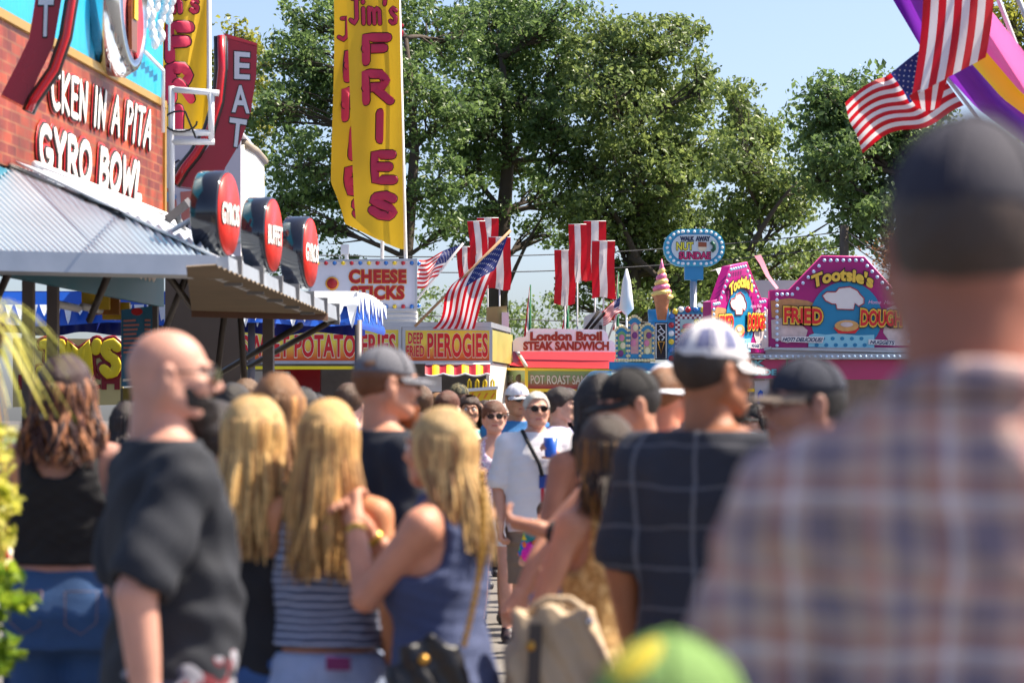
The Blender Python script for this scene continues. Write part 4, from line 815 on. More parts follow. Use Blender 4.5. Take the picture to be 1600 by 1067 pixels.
# ---------------------------------------------------------------- pink fried dough stand
pk = thing('food_stand', "magenta Tootsie's fried dough stand with two octagonal lit signs", 'food stand', (4.6, 42, 0), 'food stands along the midway')
mg = M('magenta_print', (168, 14, 116), .35, .08, 2); cir = M('disc_teal', (24, 130, 176), .35, .06)
pp = Pl((0, 40, 0), 0); pl2 = Pl(pp.at(1201.5, 500) + Vector((-.004, 0, 0)), 62)
shape = [(1202, 455), (1233, 454), (1284, 401), (1350, 402), (1404, 463), (1434, 465), (1434, 547), (1202, 541)]
fd = board(pk, pp, shape, .12, mg, mg)
dough = M('dough_photo', (190, 140, 90), .4, .35, 7); sugar = M('sugar_photo', (206, 190, 190), .4, .25, 9)
yl2 = M('letter_amber', (236, 196, 70), .4, .06)
def dough_face(parent, T, pl, s):
    """T maps the front sign's pixels to this panel's; s scales letters"""
    m = MB(); q = lambda L, l: pl.pts([T(*p) for p in L], l)
    m.prism(q([(1204, 470), (1233, 466), (1262, 470), (1272, 474), (1262, 490), (1240, 500), (1206, 496)], .004), pl.n * .004, dough); m.prism(q([(1205, 500), (1225, 496), (1250, 506), (1262, 516), (1258, 530), (1230, 536), (1206, 528)], .008), pl.n * .004, sugar)
    m.prism(q([(1385, 482), (1398, 477), (1408, 486), (1430, 480), (1432, 540), (1395, 540), (1380, 520)], .004), pl.n * .004, sugar)
    m.prism(q([(1322 + 56 * math.cos(R(a)), 496 + 56 * math.sin(R(a))) for a in range(-218, 39, 8)] + [(1366, 544), (1264, 542)], .014), pl.n * .004, cir)
    m.build('photo_print', parent)
    m = MB(); m.prism(q([(1264, 524), (1272, 521), (1290, 523), (1310, 521), (1340, 524), (1366, 523), (1366, 545), (1263, 542)], .022), pl.n * .004, M('cloth_ice', (140, 206, 226), .4, .05))
    for i in range(6):
        for j in range(2): m.prism(q(arc(1271 + 15 * i + 5 * j, 529 + 10 * j, 3.4, 3, 0, 320, 7), .028), pl.n * .003, cir)
    hat = [(1300, 475), (1290, 470), (1285, 462), (1292, 456), (1306, 456), (1311, 450), (1328, 448), (1340, 454), (1344, 460), (1350, 466), (1350, 474), (1342, 479), (1336, 474), (1334, 484), (1308, 483), (1306, 475)]
    m.prism(q(hat, .022), pl.n * .006, M('hat_white', (230, 226, 226), .4, .04)); m.tube(q(hat + hat[:1], .03), .008, ldr, 5)
    m.prism(q([(1302, 512), (1344, 512), (1336, 521), (1310, 521)], .034), pl.n * .006, lred); m.prism(q(arc(1323, 509, 19, 9, 0, 350, 16), .04), pl.n * .006, M('dough_gold', (216, 164, 96), .4, .25, 10)); m.prism(q(arc(1323, 507, 10, 4, 0, 350, 12), .048), pl.n * .006, sugar)
    m.build('food_print', parent)
    def wd(mm, st, qq, layers, warp=None, shear=0.0):
        mp0 = quadmap(pl, *[T(*p) for p in qq])
        for i, (mt, of) in enumerate(layers): text(mm, st, mp0, mt, of, .046 + .007 * i, warp=warp, shear=shear)
    m = MB()
    wd(m, 'FRIED', [(1225, 481), (1284, 483), (1284, 506), (1225, 504)], [(lk, .15), (yl2, .11), (lred, .03)]); wd(m, 'DOUGH', [(1345, 484), (1408, 488), (1408, 510), (1344, 509)], [(lk, .15), (yl2, .11), (lred, .03)])
    wd(m, "Tootsie's", [(1270, 424), (1362, 424), (1362, 444), (1270, 444)], [(lk, .11), (yl2, .05)], warp=lambda a, b: (a + .06 * (a - .5) * b, b * (1 - .0 * a) + .35 - 1.5 * (a - .5) ** 2 * 1.6 - .1))
    wd(m, 'Home  Made', [(1356, 469), (1398, 470), (1398, 476), (1356, 475)], [(M('letter_pink', (226, 170, 206), .4, .04), .01)], shear=.3)
    m.prism(q([(1221, 526), (1288, 526), (1285, 536), (1221, 534)], .04), pl.n * .003, white); wd(m, 'HOT! DELICIOUS!', [(1223, 527.5), (1285, 528), (1284, 534.5), (1222, 533)], [(M('letter_navy', ()), .04)], shear=.25)
    m.prism(q([(1357, 530), (1398, 532), (1398, 540), (1357, 538)], .04), pl.n * .003, white); wd(m, 'NUGGETS', [(1359, 532), (1397, 533), (1397, 539), (1359, 537)], [(M('letter_navy', ()), .04)], shear=.25)
    m.build('lettering', parent)
dough_face(fd, lambda x, y: (x, y), pp, 1)
edge = []
def along(L, n):
    out = []
    for (x0, y0), (x1, y1), k in zip(L[:-1], L[1:], n): out += [(x0 + (x1 - x0) * i / k, y0 + (y1 - y0) * i / k) for i in range(k)]
    return out
bl_ = along([(1214, 540), (1214, 460), (1238, 460), (1288, 407), (1347, 407), (1402, 468), (1420, 468), (1420, 545)], [9, 3, 6, 6, 7, 2, 7])
blue_b = M('bulb_ice', (190, 220, 250), .2, .03, coat=.5)
bulbs(fd, [pp.at(x, y, .05) for x, y in bl_], pp.n, .026, [blue_b])
# left panel, turned away towards the street
def T2(x, y):
    a = (x - 1202) / 232; X = 1111 + 90 * a * (.88 + .12 * a) ; yb = 533 + 12 * a; yt2 = 422 - 20 * a; v = (y - 541) / (401 - 541); vb = 548 - 3 * a; tt = 424 - 22 * a
    return X, vb + (tt - vb) * v
fd2 = board(pk, pl2, [T2(*p) for p in shape], .12, mg, mg); dough_face(fd2, T2, pl2, .6)
bulbs(fd2, [pl2.at(*T2(x, y), .05) for x, y in bl_[:-1]], pl2.n, .026, [M('bulb_ice', ())])
for f_, p_, L in ((fd, pp, shape), (fd2, pl2, [T2(*p) for p in shape])):
    m = MB(); m.tube(p_.pts(L + L[:1], -.02), .02, M('edge_pink', (230, 70, 150), .35, .05), 6); m.build('frame', f_)
# body under the signs
m = MB(); m.box((5.2, 41.2, 2.46), (3.3, 2.6, .1), M('roof_grey', (170, 168, 172), .5, .1)); m.box((5.2, 42.5, 1.2), (3.3, .1, 2.4), M('trailer_inside', ())); m.box((5.2, 40.4, .55), (3.3, .3, 1.1), M('stand_magenta', (150, 30, 100), .5, .1)); m.box((4.2, 43, 3.2), (1.6, .1, .8), M('roof_grey', ())); m.build('body', pk)
for x in (3.62, 4.25, 6.8): m = MB(); m.box((x, 40.35, 1.25), (.06, .06, 2.4), alu); m.build('post', pk)
m = MB()
for q in ([(1165, 551), (1205, 541.5), (1206, 545), (1166, 555)], [(1205, 543), (1440, 549), (1440, 552), (1205, 546)], [(1165, 554), (1440, 552), (1440, 561), (1165, 560)]): m.prism(pp.pts(q, .15), (0, .12, 0), galv)
m.build('awning_rail', pk); bulbs(pk, [pp.at(1168 + 8.8 * i, 557, .17) for i in range(28)], pp.n, .02, [M('bulb_ice', ())])
b3 = board(pk, pp, [(1110, 562), (1228, 562), (1228, 591), (1110, 591)], .05, M('board_pink', (186, 60, 110), .4, .08, 2), mg)
m = MB()
for st, q in (('PINK', [(1146, 564), (1193, 563), (1193, 572), (1146, 573)]), ('LEMONADE', [(1126, 577), (1213, 577), (1213, 586), (1126, 587)])):
    m = MB(); mp = quadmap(pp, *q); text(m, st, mp, lk, .09, .008); text(m, st, mp, M('letter_aqua', (120, 190, 210), .4, .05), .05, .014); m.build('lettering', b3)
board(pk, pp, [(1232, 562), (1440, 562), (1440, 593), (1232, 593)], .05, M('board_pink', ()), mg)
m = MB(); m.prism(pp.pts([(1180, 595), (1202, 594), (1202, 640), (1180, 640)], -.1), (0, .1, 0), M('door_grey', (190, 186, 190), .5, .08)); m.prism(pp.pts([(1168, 607), (1179, 607), (1179, 612), (1168, 612)], -.1), (0, .1, 0), yellow); m.build('service_door', pk)
m = MB(); m.prism(pp.pts([(1183, 634), (1184, 614), (1188, 609), (1192, 612), (1194, 634)], -.08), pp.n * .01, M('slush_blue', (30, 80, 170), .4, .2)); m.build('poster', pk)
# pink curled pennants and grey roof lights between the two signs
for k, q in enumerate(([(1186, 400), (1192, 412), (1200, 432), (1214, 452)], [(1116, 424), (1124, 420), (1127, 432), (1112, 470)])):
    m = MB(); c_ = [P(x, y, 41.3) for x, y in q]; V = []
    for i, p in enumerate(c_): V += [p + Vector((-.07 + .02 * i, 0, 0)), p + Vector((.03, .05, .02))]
    m.add(V, [[2 * i, 2 * i + 1, 2 * i + 3, 2 * i + 2] for i in range(3)], [M('pennant_pink', (236, 150, 170), .6, .1, trans=.2), M('pennant_white', (226, 226, 230), .6, .05, trans=.2)][k], True); m.build('pennant', pk)
# ---------------------------------------------------------------- flags
fw = M('flag_white', (226, 222, 226), .6, .06, 3, .15, trans=.35); fr = M('flag_red', (196, 18, 36), .6, .08, 3, .15, trans=.35); fbl = M('flag_blue', (30, 44, 112), .6, .1, 3, .15, trans=.3); fg = M('flag_green', (30, 120, 80), .6, .1, 3, trans=.3)
fp_, fy, fk = M('flag_purple', (120, 40, 170), .5, .08, 3, .15, trans=.4), M('flag_yellow', (246, 220, 20), .5, .06, 3, .15, trans=.4), M('flag_pink', (236, 120, 190), .5, .08, 3, .15, trans=.4)
polem = M('flag_pole', (196, 196, 200), .4, .08); wood = M('pole_wood', (190, 150, 110), .5, .15)
def surf(q, Y, wave=.06, fr_=9, dY=0.0, sag=0.0, ph=0.0):
    """q: hoist-top, fly-top, fly-bottom, hoist-bottom pixels -> S(u along fly, v down the hoist)"""
    a, b, c, d = [P(*p[:2], Y + (p[2] if len(p) > 2 else 0)) for p in q]
    def S(u, v):
        p = (a * (1 - u) + b * u) * (1 - v) + (d * (1 - u) + c * u) * v
        w = wave * min(1, u * 2 + .15)
        p = p + Vector((.35 * w * math.sin(u * fr_ * .8 + v * 3 + ph), w * math.sin(u * fr_ + v * 2 + ph) + .5 * w * math.sin(v * 11 + u * 4), .5 * w * math.sin(u * fr_ * .7 + ph) - sag * math.sin(math.pi * u)))
        return p
    return S
def star_flag(label, Y, q, pole, pr, pm, wave=.06, fr_=9, sag=0, ph=0.0, canton=True, group='american flags'):
    t = thing('american_flag', label, 'flag', P(*pole[0], Y), group); S = surf(q, Y, wave, fr_, 0, sag, ph)
    m = MB()
    def mat(u, v):
        if canton and u < .4 and v < 7 / 13: return fbl
        return fr if int(v * 13) % 2 == 0 else fw
    m.grid(S, 40, 39, mat); c = m.build('cloth', t)
    if canton:
        m = MB(); e = .002
        for i in range(9):
            for j in range(11):
                if (i + j) % 2: continue
                u = .4 * (j + 1) / 12; v = 7 / 13 * (i + 1) / 10; p = S(u, v); du = (S(u + .02, v) - p).normalized(); dv = (S(u, v + .02) - p).normalized(); n = du.cross(dv).normalized(); r = (S(u, v + .02) - p).length / .02 * .019
                for sg_ in (1, -1): m.poly([p + n * .006 * sg_ + du * (math.sin(k * math.pi / 5) * (r if k % 2 == 0 else r * .42)) - dv * (math.cos(k * math.pi / 5) * (r if k % 2 == 0 else r * .42)) for k in range(10)], fw)
        o = m.build('stars', c)
    m = MB(); m.tube([P(*p, Y + .02) for p in pole], pr, pm, 8); m.build('pole', t)
    return t
star_flag('large american flag drooping from a slanted wooden pole above the pierogies sign', 44.4, [(795, 364), (740, 512, -.2), (676, 512, .1), (706, 446)], [(648, 510), (798, 360)], .022, wood, .1, 7, ph=1.0)
star_flag('american flag with blue corner up beside the cheese sticks sign', 47.5, [(720, 383), (652, 408), (650, 452), (684, 432)], [(650, 470), (724, 380)], .02, polem, .08, 9, ph=.4)
star_flag('small american flag behind the folded white parasol', 52, [(972, 462), (940, 486), (942, 508), (974, 486)], [(977, 455), (950, 530)], .018, polem, .05, 8)
def banner3(label, Y, x0, y0, x1, y1, tilt=0, mats=None, lean=0, group='red and white striped vertical banners', ph=0.0):
    t = thing('striped_banner', label, 'banner', P((x0 + x1) / 2 + lean, HY + EYE * FPX / Y, Y), group)
    S = lambda u, v: P(x0 + (x1 - x0) * u + tilt * v + 1.5 * math.sin(v * 6 + ph) * v, y0 + (y1 - y0) * v + 2 * math.sin(u * 5 + ph) * v, Y + .08 * math.sin(v * 7 + u * 6 + ph) * v)
    mm = mats or [fr, fw, fr]; m = MB(); m.grid(S, 15, 24, lambda u, v: mm[min(2, int(u * 3))]); m.build('cloth', t)
    m = MB(); px = (x0 + x1) / 2; m.tube([P(px, y0 - 1, Y + .04), P(px + lean, HY + EYE * FPX / Y, Y + .04)], .018, polem, 6); m.tube([P(x0, y0, Y + .02), P(x1, y0, Y + .02)], .014, polem, 6); m.build('pole', t)
CL3 = [('leftmost tall red and white banner of the left cluster, top above the others', 55, 730, 346, 758, 420, 8), ('red and white banner of the left cluster with the highest top edge', 56, 745, 341, 779, 400, 0), ('short faint red and white banner low at the left edge of the left cluster', 57, 714, 386, 738, 440, 2), ('red and white banner of the left cluster blown out to the right', 55.5, 763, 371, 798, 452, 0),
       ('lowest and leftmost red and white banner of the right cluster', 54, 866, 391, 899, 476, 1), ('long red and white banner of the right cluster second from its left', 53.5, 888, 351, 916, 440, 2), ('red and white banner of the right cluster with the highest top edge', 54.5, 912, 346, 947, 438, 0), ('front right red and white banner of the right cluster', 53, 925, 377, 961, 466, -1)]
for i, c in enumerate(CL3): banner3(*c[:7], ph=i * 1.3)
for i, (lb, Y, x0, y0, x1, y1) in enumerate([('thin green white and red pennant standing alone in the sky gap', 54, 818, 448, 829, 518), ('green white and red pennant behind the London Broil sign under the striped banners', 55, 876, 470, 888, 512), ('green edged pennant behind the front right striped banner', 56, 957, 428, 966, 508)]):
    t = thing('pennant_flag', lb, 'flag', P(x1, HY + EYE * FPX / Y, Y), 'green white and red pennants'); m = MB()
    m.grid(lambda u, v: P(x1 - (x1 - x0) * u * (.15 + .85 * v), y0 + (y1 - y0) * v + 10 * u * v, Y + .05 * math.sin(v * 8 + u * 5)), 9, 20, lambda u, v: [fg, fw, fr][min(2, int(u * 3))]); m.build('cloth', t)
    m = MB(); m.tube([P(x1, y0 - 3, Y + .02), P(x1, HY + EYE * FPX / Y, Y + .02)], .016, fg, 6); m.build('pole', t)
# flags at the upper right, on poles leaning out from the right hand stands
YF = 24.0
star_flag('waving american flag nearest the tree tops at the upper right', YF + .6, [(1442, 76), (1325, 158), (1345, 236), (1506, 166)], [(1640, 330), (1440, 70)], .016, polem, .07, 11, ph=2.2)
# second flag seen from its hanging fly end: stripes run down
t = thing('american_flag', 'american flag hanging with its red and white stripes running downward at the upper right', 'flag', P(1560, -60, YF), 'american flags')
def S2(u, v):
    x0 = 1418 - 2 * v + 22 * math.sin(v * 1.6) * (1 - v); top = (1444 + 110 * u, -70 - 20 * u); bot = (1420 + 116 * u, 152 - 62 * u)
    return P(top[0] + (bot[0] - top[0]) * v + 8 * math.sin(v * 2.6), top[1] + (bot[1] - top[1]) * v, YF + .12 * math.sin(u * 5 + v * 3) - .15 * v)
m = MB(); m.grid(S2, 36, 24, lambda u, v: fr if int(u * 9) % 2 == 0 else fw)
def S3(u, v):
    a = (1420 + 62 * u, 150 - 34 * u); b = (1424 + 36 * u, 152 + 20 * u * (1 - u)); return P(a[0] + (b[0] - a[0] + 8) * v, a[1] + (b[1] - a[1] + 16) * v, YF - .2 + .1 * v)
m.grid(S3, 18, 8, lambda u, v: fr if int(u * 5) % 2 == 0 else fw); m.build('cloth', t)
m = MB(); m.tube([P(1546, -110, YF + .02), P(1700, 260, YF + .02)], .025, polem, 8); m.build('pole', t)
t = thing('tricolour_flag', 'long purple yellow and pink flag draped behind the american flags at upper right', 'flag', P(1590, -60, YF + .4))
LC = [(1350, -80), (1395, 0), (1440, 76), (1525, 168), (1606, 228)]; RC = [(1450, -100), (1520, -20), (1575, 50), (1640, 130), (1720, 190)]
def pl4(C, v):
    k = min(3, int(v * 4)); f = v * 4 - k; return C[k][0] + (C[k + 1][0] - C[k][0]) * f, C[k][1] + (C[k + 1][1] - C[k][1]) * f
def S4(u, v):
    a = pl4(LC, v); b = pl4(RC, v); return P(a[0] + (b[0] - a[0]) * u, a[1] + (b[1] - a[1]) * u, YF + .55 + .13 * math.sin(u * 9 + v * 3))
m = MB(); m.grid(S4, 36, 30, lambda u, v: fp_ if u < .36 else (fy if u < .6 else fk)); m.build('cloth', t)
m = MB(); m.tube([P(1530, -80, YF + .7), P(1640, 210, YF + .7)], .022, polem, 8); m.build('pole', t)
# ---------------------------------------------------------------- people: bodies and clothes are grown as smooth distance fields
class Sdf:
    def __init__(s): s.p = []; s.c = []
    def cone(s, a, b, ra, rb, k=.03, bulge=0.0, sy=1.0):
        a = np.array(a, float); b = np.array(b, float); m = max(ra, rb) + abs(bulge) + k + .015
        def f(X, Y, Z):
            ba = b - a; L2 = float(ba @ ba) + 1e-9
            h = np.clip(((X - a[0]) * ba[0] + (Y - a[1]) * ba[1] + (Z - a[2]) * ba[2]) / L2, 0, 1)
            return np.sqrt((X - a[0] - h * ba[0]) ** 2 + ((Y - a[1] - h * ba[1]) / sy) ** 2 + (Z - a[2] - h * ba[2]) ** 2) - (ra + (rb - ra) * h + bulge * 4 * h * (1 - h))
        s.p.append((f, np.minimum(a, b) - m, np.maximum(a, b) + m, k, 0)); return s
    def ell(s, c, r, k=.03, sub=False):
        c = np.array(c, float); r = np.array(r, float)
        def f(X, Y, Z):
            x, y, z = X - c[0], Y - c[1], Z - c[2]
            k0 = np.sqrt((x / r[0]) ** 2 + (y / r[1]) ** 2 + (z / r[2]) ** 2) + 1e-6; k1 = np.sqrt((x / r[0] ** 2) ** 2 + (y / r[1] ** 2) ** 2 + (z / r[2] ** 2) ** 2) + 1e-6
            return k0 * (k0 - 1) / k1
        s.p.append((f, c - r - k - .02, c + r + k + .02, k, 1 if sub else 0)); return s
    def loft(s, tab, pad=0.0, k=.03, n=2.3, cap=None):
        """tab rows: z, rx, ry, cx, cy"""
        t = np.array(sorted(tab), float); zz = np.linspace(t[0, 0], t[-1, 0], 60)
        def sm(c):
            v = np.interp(zz, t[:, 0], t[:, c]); w = np.pad(v, 3, 'edge'); return sum(w[i:i + 60] for i in range(7)) / 7
        rx, ry, cx_, cy_ = sm(1) + pad, sm(2) + pad, sm(3), sm(4); z0, z1 = t[0, 0] - (pad if cap is None else cap), t[-1, 0] + pad
        def f(X, Y, Z):
            a, b, c, d = (np.interp(Z, zz, v) for v in (rx, ry, cx_, cy_))
            q = (np.abs((X - c) / a) ** n + np.abs((Y - d) / b) ** n) ** (1 / n)
            return np.maximum((q - 1) * np.minimum(a, b), np.maximum(z0 - Z, Z - z1))
        lo = np.array([(cx_ - rx).min(), (cy_ - ry).min(), z0]) - .05; hi = np.array([(cx_ + rx).max(), (cy_ + ry).max(), z1]) + .05
        s.p.append((f, lo, hi, k, 0)); return s
    def cut(s, f): s.c.append(f); return s
    def mesh(s, h, wr=0.0, seed=0):
        lo = np.min([p[1] for p in s.p if p[4] == 0], 0) - 2 * h; hi = np.max([p[2] for p in s.p if p[4] == 0], 0) + 2 * h
        n = np.ceil((hi - lo) / h).astype(int) + 1; ax = [lo[i] + h * np.arange(n[i]) for i in range(3)]
        D = np.full(n, .2, np.float32)
        for f, a, b, k, op in s.p:
            i0 = [max(0, int((a[j] - lo[j]) / h)) for j in range(3)]; i1 = [min(n[j], int((b[j] - lo[j]) / h) + 2) for j in range(3)]
            if any(i1[j] <= i0[j] for j in range(3)): continue
            sl = tuple(slice(i0[j], i1[j]) for j in range(3)); v = f(ax[0][sl[0], None, None], ax[1][None, sl[1], None], ax[2][None, None, sl[2]]); d = D[sl]
            if op == 0:
                q = np.maximum(k - np.abs(d - v), 0) / k; D[sl] = np.minimum(d, v) - q * q * k / 4
            else:
                q = np.maximum(k - np.abs(d + v), 0) / k; D[sl] = np.maximum(d, -v) + q * q * k / 4
        A, B, C = ax[0][:, None, None], ax[1][None, :, None], ax[2][None, None, :]
        if wr:
            r_ = np.random.default_rng(seed); w = 0
            for i in range(7):
                k3 = r_.normal(size=3) * np.array([1, 1, 1.5]) * (14 + 7 * i); w = w + np.sin(A * k3[0] + B * k3[1] + C * k3[2] + 1.3 * np.sin(A * k3[1] * .4 + C * k3[0] * .5) + r_.random() * 6) / (1 + .35 * i)
            D = D + wr * w * .45
        for f in s.c: D = np.maximum(D, f(A, B, C))
        return nets(D, lo, h)
def nets(D, lo, h):
    """surface nets: one vertex per straddling cell, one quad per crossing edge"""
    I = D < 0; n = np.array(D.shape)
    cs = [(i, j, k) for i in (0, 1) for j in (0, 1) for k in (0, 1)]
    cnt = sum(I[i:n[0] - 1 + i, j:n[1] - 1 + j, k:n[2] - 1 + k].astype(np.int8) for i, j, k in cs)
    act = np.argwhere((cnt > 0) & (cnt < 8)); idx = -np.ones(n - 1, np.int64); idx[tuple(act.T)] = np.arange(len(act))
    val = np.stack([D[act[:, 0] + i, act[:, 1] + j, act[:, 2] + k] for i, j, k in cs], 1); pos = np.zeros((len(act), 3)); num = np.zeros((len(act), 1))
    for a in range(8):
        for b in range(a + 1, 8):
            if sum(abs(cs[a][q] - cs[b][q]) for q in range(3)) != 1: continue
            va, vb = val[:, a], val[:, b]; m = (va < 0) != (vb < 0); t = np.where(m, va / np.where(m, va - vb, 1), 0)[:, None]
            pos += np.where(m[:, None], np.array(cs[a]) * (1 - t) + np.array(cs[b]) * t, 0); num += m[:, None]
    V = (act + pos / np.maximum(num, 1)) * h + lo; F = []
    for ax in range(3):
        sl0 = [slice(1, n[q] - 1) for q in range(3)]; sl0[ax] = slice(0, n[ax] - 1); sl1 = list(sl0); sl1[ax] = slice(1, n[ax])
        a, b = I[tuple(sl0)], I[tuple(sl1)]; e = np.argwhere(a != b)
        if not len(e): continue
        fl = a[tuple(e.T)]; e = e + np.array([1 if q != ax else 0 for q in range(3)]); u, v = [(1, 2), (2, 0), (0, 1)][ax]
        def cell(du, dv):
            c = e.copy(); c[:, u] -= du; c[:, v] -= dv; return idx[tuple(c.T)]
        Q = np.stack([cell(1, 1), cell(0, 1), cell(0, 0), cell(1, 0)], 1); Q[~fl] = Q[~fl][:, ::-1]; F.append(Q)
    F = np.concatenate(F); return V, F[(F >= 0).all(1)]
def merge(L):
    V = []; F = []; b = 0
    for v, f in L: V.append(v); F.append(f + b); b += len(v)
    return np.concatenate(V), np.concatenate(F)
def rot(yaw, pitch=0, roll=0):
    """yaw to the person's left (+), pitch down (+)"""
    return np.array(Matrix.Rotation(R(yaw), 3, 'Z') @ Matrix.Rotation(R(pitch), 3, 'X') @ Matrix.Rotation(R(roll), 3, 'Y'))
SK = {}
def skin(rgb):
    k = 'skin_%d_%d_%d' % rgb
    return M(k, rgb, .5, .16, 14, .2, sub=.1, bscale=220)
def hairm(rgb, v=.3):
    k = 'hair_%d_%d_%d' % rgb
    if k in MATS: return MATS[k]
    m = M(k, rgb, .5, v, 1.0, .5, stretch=(70, 70, 6), bscale=3); b, N, L = coords(m)      # every lock its own tone
    g = N.new('ShaderNodeNewGeometry'); r = N.new('ShaderNodeMapRange'); r.inputs[3].default_value = .5; r.inputs[4].default_value = 1.45; L.new(g.outputs['Random Per Island'], r.inputs[0])
    h = N.new('ShaderNodeHueSaturation'); src = b.inputs['Base Color'].links[0].from_socket; L.new(src, h.inputs['Color']); L.new(r.outputs[0], h.inputs['Value']); L.new(h.outputs[0], b.inputs['Base Color']); return m
def cloth(name, rgb, v=.12, rough=.85): return M(name, rgb, rough, v, 7, .25, bscale=240)
def ramp_axis(m, axis, period, stops, off=0.0):
    b, N, L = coords(m); tc = N.new('ShaderNodeTexCoord'); sp = N.new('ShaderNodeSeparateXYZ'); L.new(tc.outputs['Object'], sp.inputs[0])
    nz = N.new('ShaderNodeTexNoise'); nz.inputs['Scale'].default_value = 7; L.new(tc.outputs['Object'], nz.inputs[0])
    ad = N.new('ShaderNodeMath'); ad.operation = 'MULTIPLY_ADD'; L.new(nz.outputs[0], ad.inputs[0]); ad.inputs[1].default_value = .03; L.new(sp.outputs[axis], ad.inputs[2])
    mu = N.new('ShaderNodeMath'); mu.operation = 'MULTIPLY_ADD'; L.new(ad.outputs[0], mu.inputs[0]); mu.inputs[1].default_value = 1 / period; mu.inputs[2].default_value = off + 40
    fr_ = N.new('ShaderNodeMath'); fr_.operation = 'FRACT'; L.new(mu.outputs[0], fr_.inputs[0])
    cr = N.new('ShaderNodeValToRGB'); cr.color_ramp.interpolation = 'CONSTANT'; e = cr.color_ramp.elements
    while len(e) < len(stops): e.new(.5)
    for i, (p, c) in enumerate(stops): e[i].position = p; e[i].color = (*lin(c), 1)
    L.new(fr_.outputs[0], cr.inputs[0]); return cr
def patterned(name, ramps, mode='MIX', fac=.5, rough=.85):
    m = cloth(name, (128, 128, 128), .1, rough); b, N, L = coords(m)
    rs = [ramp_axis(m, *r) for r in ramps]; o = rs[0].outputs[0]
    for r in rs[1:]:
        mx = N.new('ShaderNodeMix'); mx.data_type = 'RGBA'; mx.blend_type = mode; mx.inputs[0].default_value = fac; L.new(o, mx.inputs[6]); L.new(r.outputs[0], mx.inputs[7]); o = mx.outputs[2]
    L.new(o, b.inputs['Base Color']); return m
def blotch(name, cols, scale=12, rough=.8):
    m = cloth(name, cols[0], .1, rough); b, N, L = coords(m); tc = N.new('ShaderNodeTexCoord'); nz = N.new('ShaderNodeTexNoise'); nz.inputs['Scale'].default_value = scale; nz.inputs['Detail'].default_value = 3; L.new(tc.outputs['Object'], nz.inputs[0])
    cr = N.new('ShaderNodeValToRGB'); cr.color_ramp.interpolation = 'CONSTANT'; e = cr.color_ramp.elements
    while len(e) < len(cols): e.new(.5)
    for i, c in enumerate(cols): e[i].position = 0 if i == 0 else .36 + .28 * i / len(cols); e[i].color = (*lin(c), 1)
    L.new(nz.outputs[0], cr.inputs[0]); L.new(cr.outputs[0], b.inputs['Base Color']); return m
MALE = [(.80, .15, .11, 0, .0), (.86, .165, .12, 0, .005), (.94, .168, .118, 0, .005), (1.02, .155, .108, 0, 0), (1.10, .152, .106, 0, -.005), (1.22, .166, .116, 0, -.008), (1.32, .174, .118, 0, -.004), (1.40, .16, .098, 0, .008), (1.45, .11, .08, 0, .014), (1.485, .07, .065, 0, .015)]
FEM = [(.80, .16, .115, 0, .01), (.88, .176, .126, 0, .015), (.95, .168, .115, 0, .008), (1.05, .132, .094, 0, 0), (1.10, .128, .09, 0, -.005), (1.20, .145, .1, 0, -.008), (1.29, .152, .108, 0, -.012), (1.38, .14, .088, 0, .006), (1.44, .09, .07, 0, .014), (1.48, .058, .056, 0, .016)]
HC = np.array([0, -.012, 1.642])
def arm(kind, s, S):
    S = np.array(S, float)
    if isinstance(kind, tuple): return S, np.array(kind[0], float), np.array(kind[1], float)
    d = {'down': ((.055, .03, -.275), (.0, -.07, -.235)), 'relaxed': ((.06, .02, -.275), (-.01, -.12, -.215)), 'back': ((.05, .12, -.25), (0, -.02, -.245)), 'fwd': ((.045, -.11, -.255), (-.01, -.12, -.21)),
         'bent': ((.07, .02, -.27), (-.08, -.22, .03)), 'cross': ((.07, -.01, -.27), (-.17, -.17, .02)), 'phone': ((.06, -.05, -.27), (-.08, -.19, .14)), 'mouth': ((.06, -.12, -.25), (-.12, -.1, .2)), 'hip': ((.12, .05, -.25), (-.1, -.07, -.21))}[kind]
    E = S + np.array(d[0]) * np.array([s, 1, 1]); return S, E, E + np.array(d[1]) * np.array([s, 1, 1])
def hand_mesh(W, dirv, palm, curl, left, h=.0045):
    """palm with four unequal fingers and a thumb leaving its side; palm = direction the palm faces"""
    q = Sdf(); sg = 1
    for i, (x, l) in enumerate(((.027, .068), (.009, .078), (-.009, .072), (-.026, .056))):
        q.cone((x * .55, 0, -.005), (x, .002, .085), .016, .0125, .018)
        p = np.array([x, 0, .088]); a = curl * .5 + .1 + .06 * i
        for j, f in enumerate((.45, .32, .23)):
            e = p + l * f * np.array([x * 1.2 * (1 - j * .4), -math.sin(a), math.cos(a)]); q.cone(p, e, .0092 - .0008 * j, .0085 - .0008 * j, .004); p = e; a += curl * .75
    p = np.array([.02, -.004, .02])
    for j, (d, l) in enumerate((((.75, -.3, .6), .042), ((.5, -.45, .74), .032), ((.3, -.5 - curl * .3, .8), .027))):
        d = np.array(d) / np.linalg.norm(d); e = p + d * l; q.cone(p, e, .0125 - .0015 * j, .0115 - .0015 * j, .008 if j == 0 else .004); p = e
    q.cone((0, 0, -.045), (0, 0, .01), .025, .022, .02)
    V, F = q.mesh(h); z = np.array(dirv, float); z /= np.linalg.norm(z); y = -np.array(palm, float); y -= z * (y @ z); y /= np.linalg.norm(y); x = np.cross(y, z)
    fl = 1 if left else -1          # thumb on the forward side whichever hand it is
    V = V * np.array([fl, 1, 1])
    if fl < 0: F = F[:, ::-1]
    return V @ np.stack([x, y, z]) + np.array(W), F
def lb(mb, name, parent):
    o = mb.build(name); o.parent = parent; return o
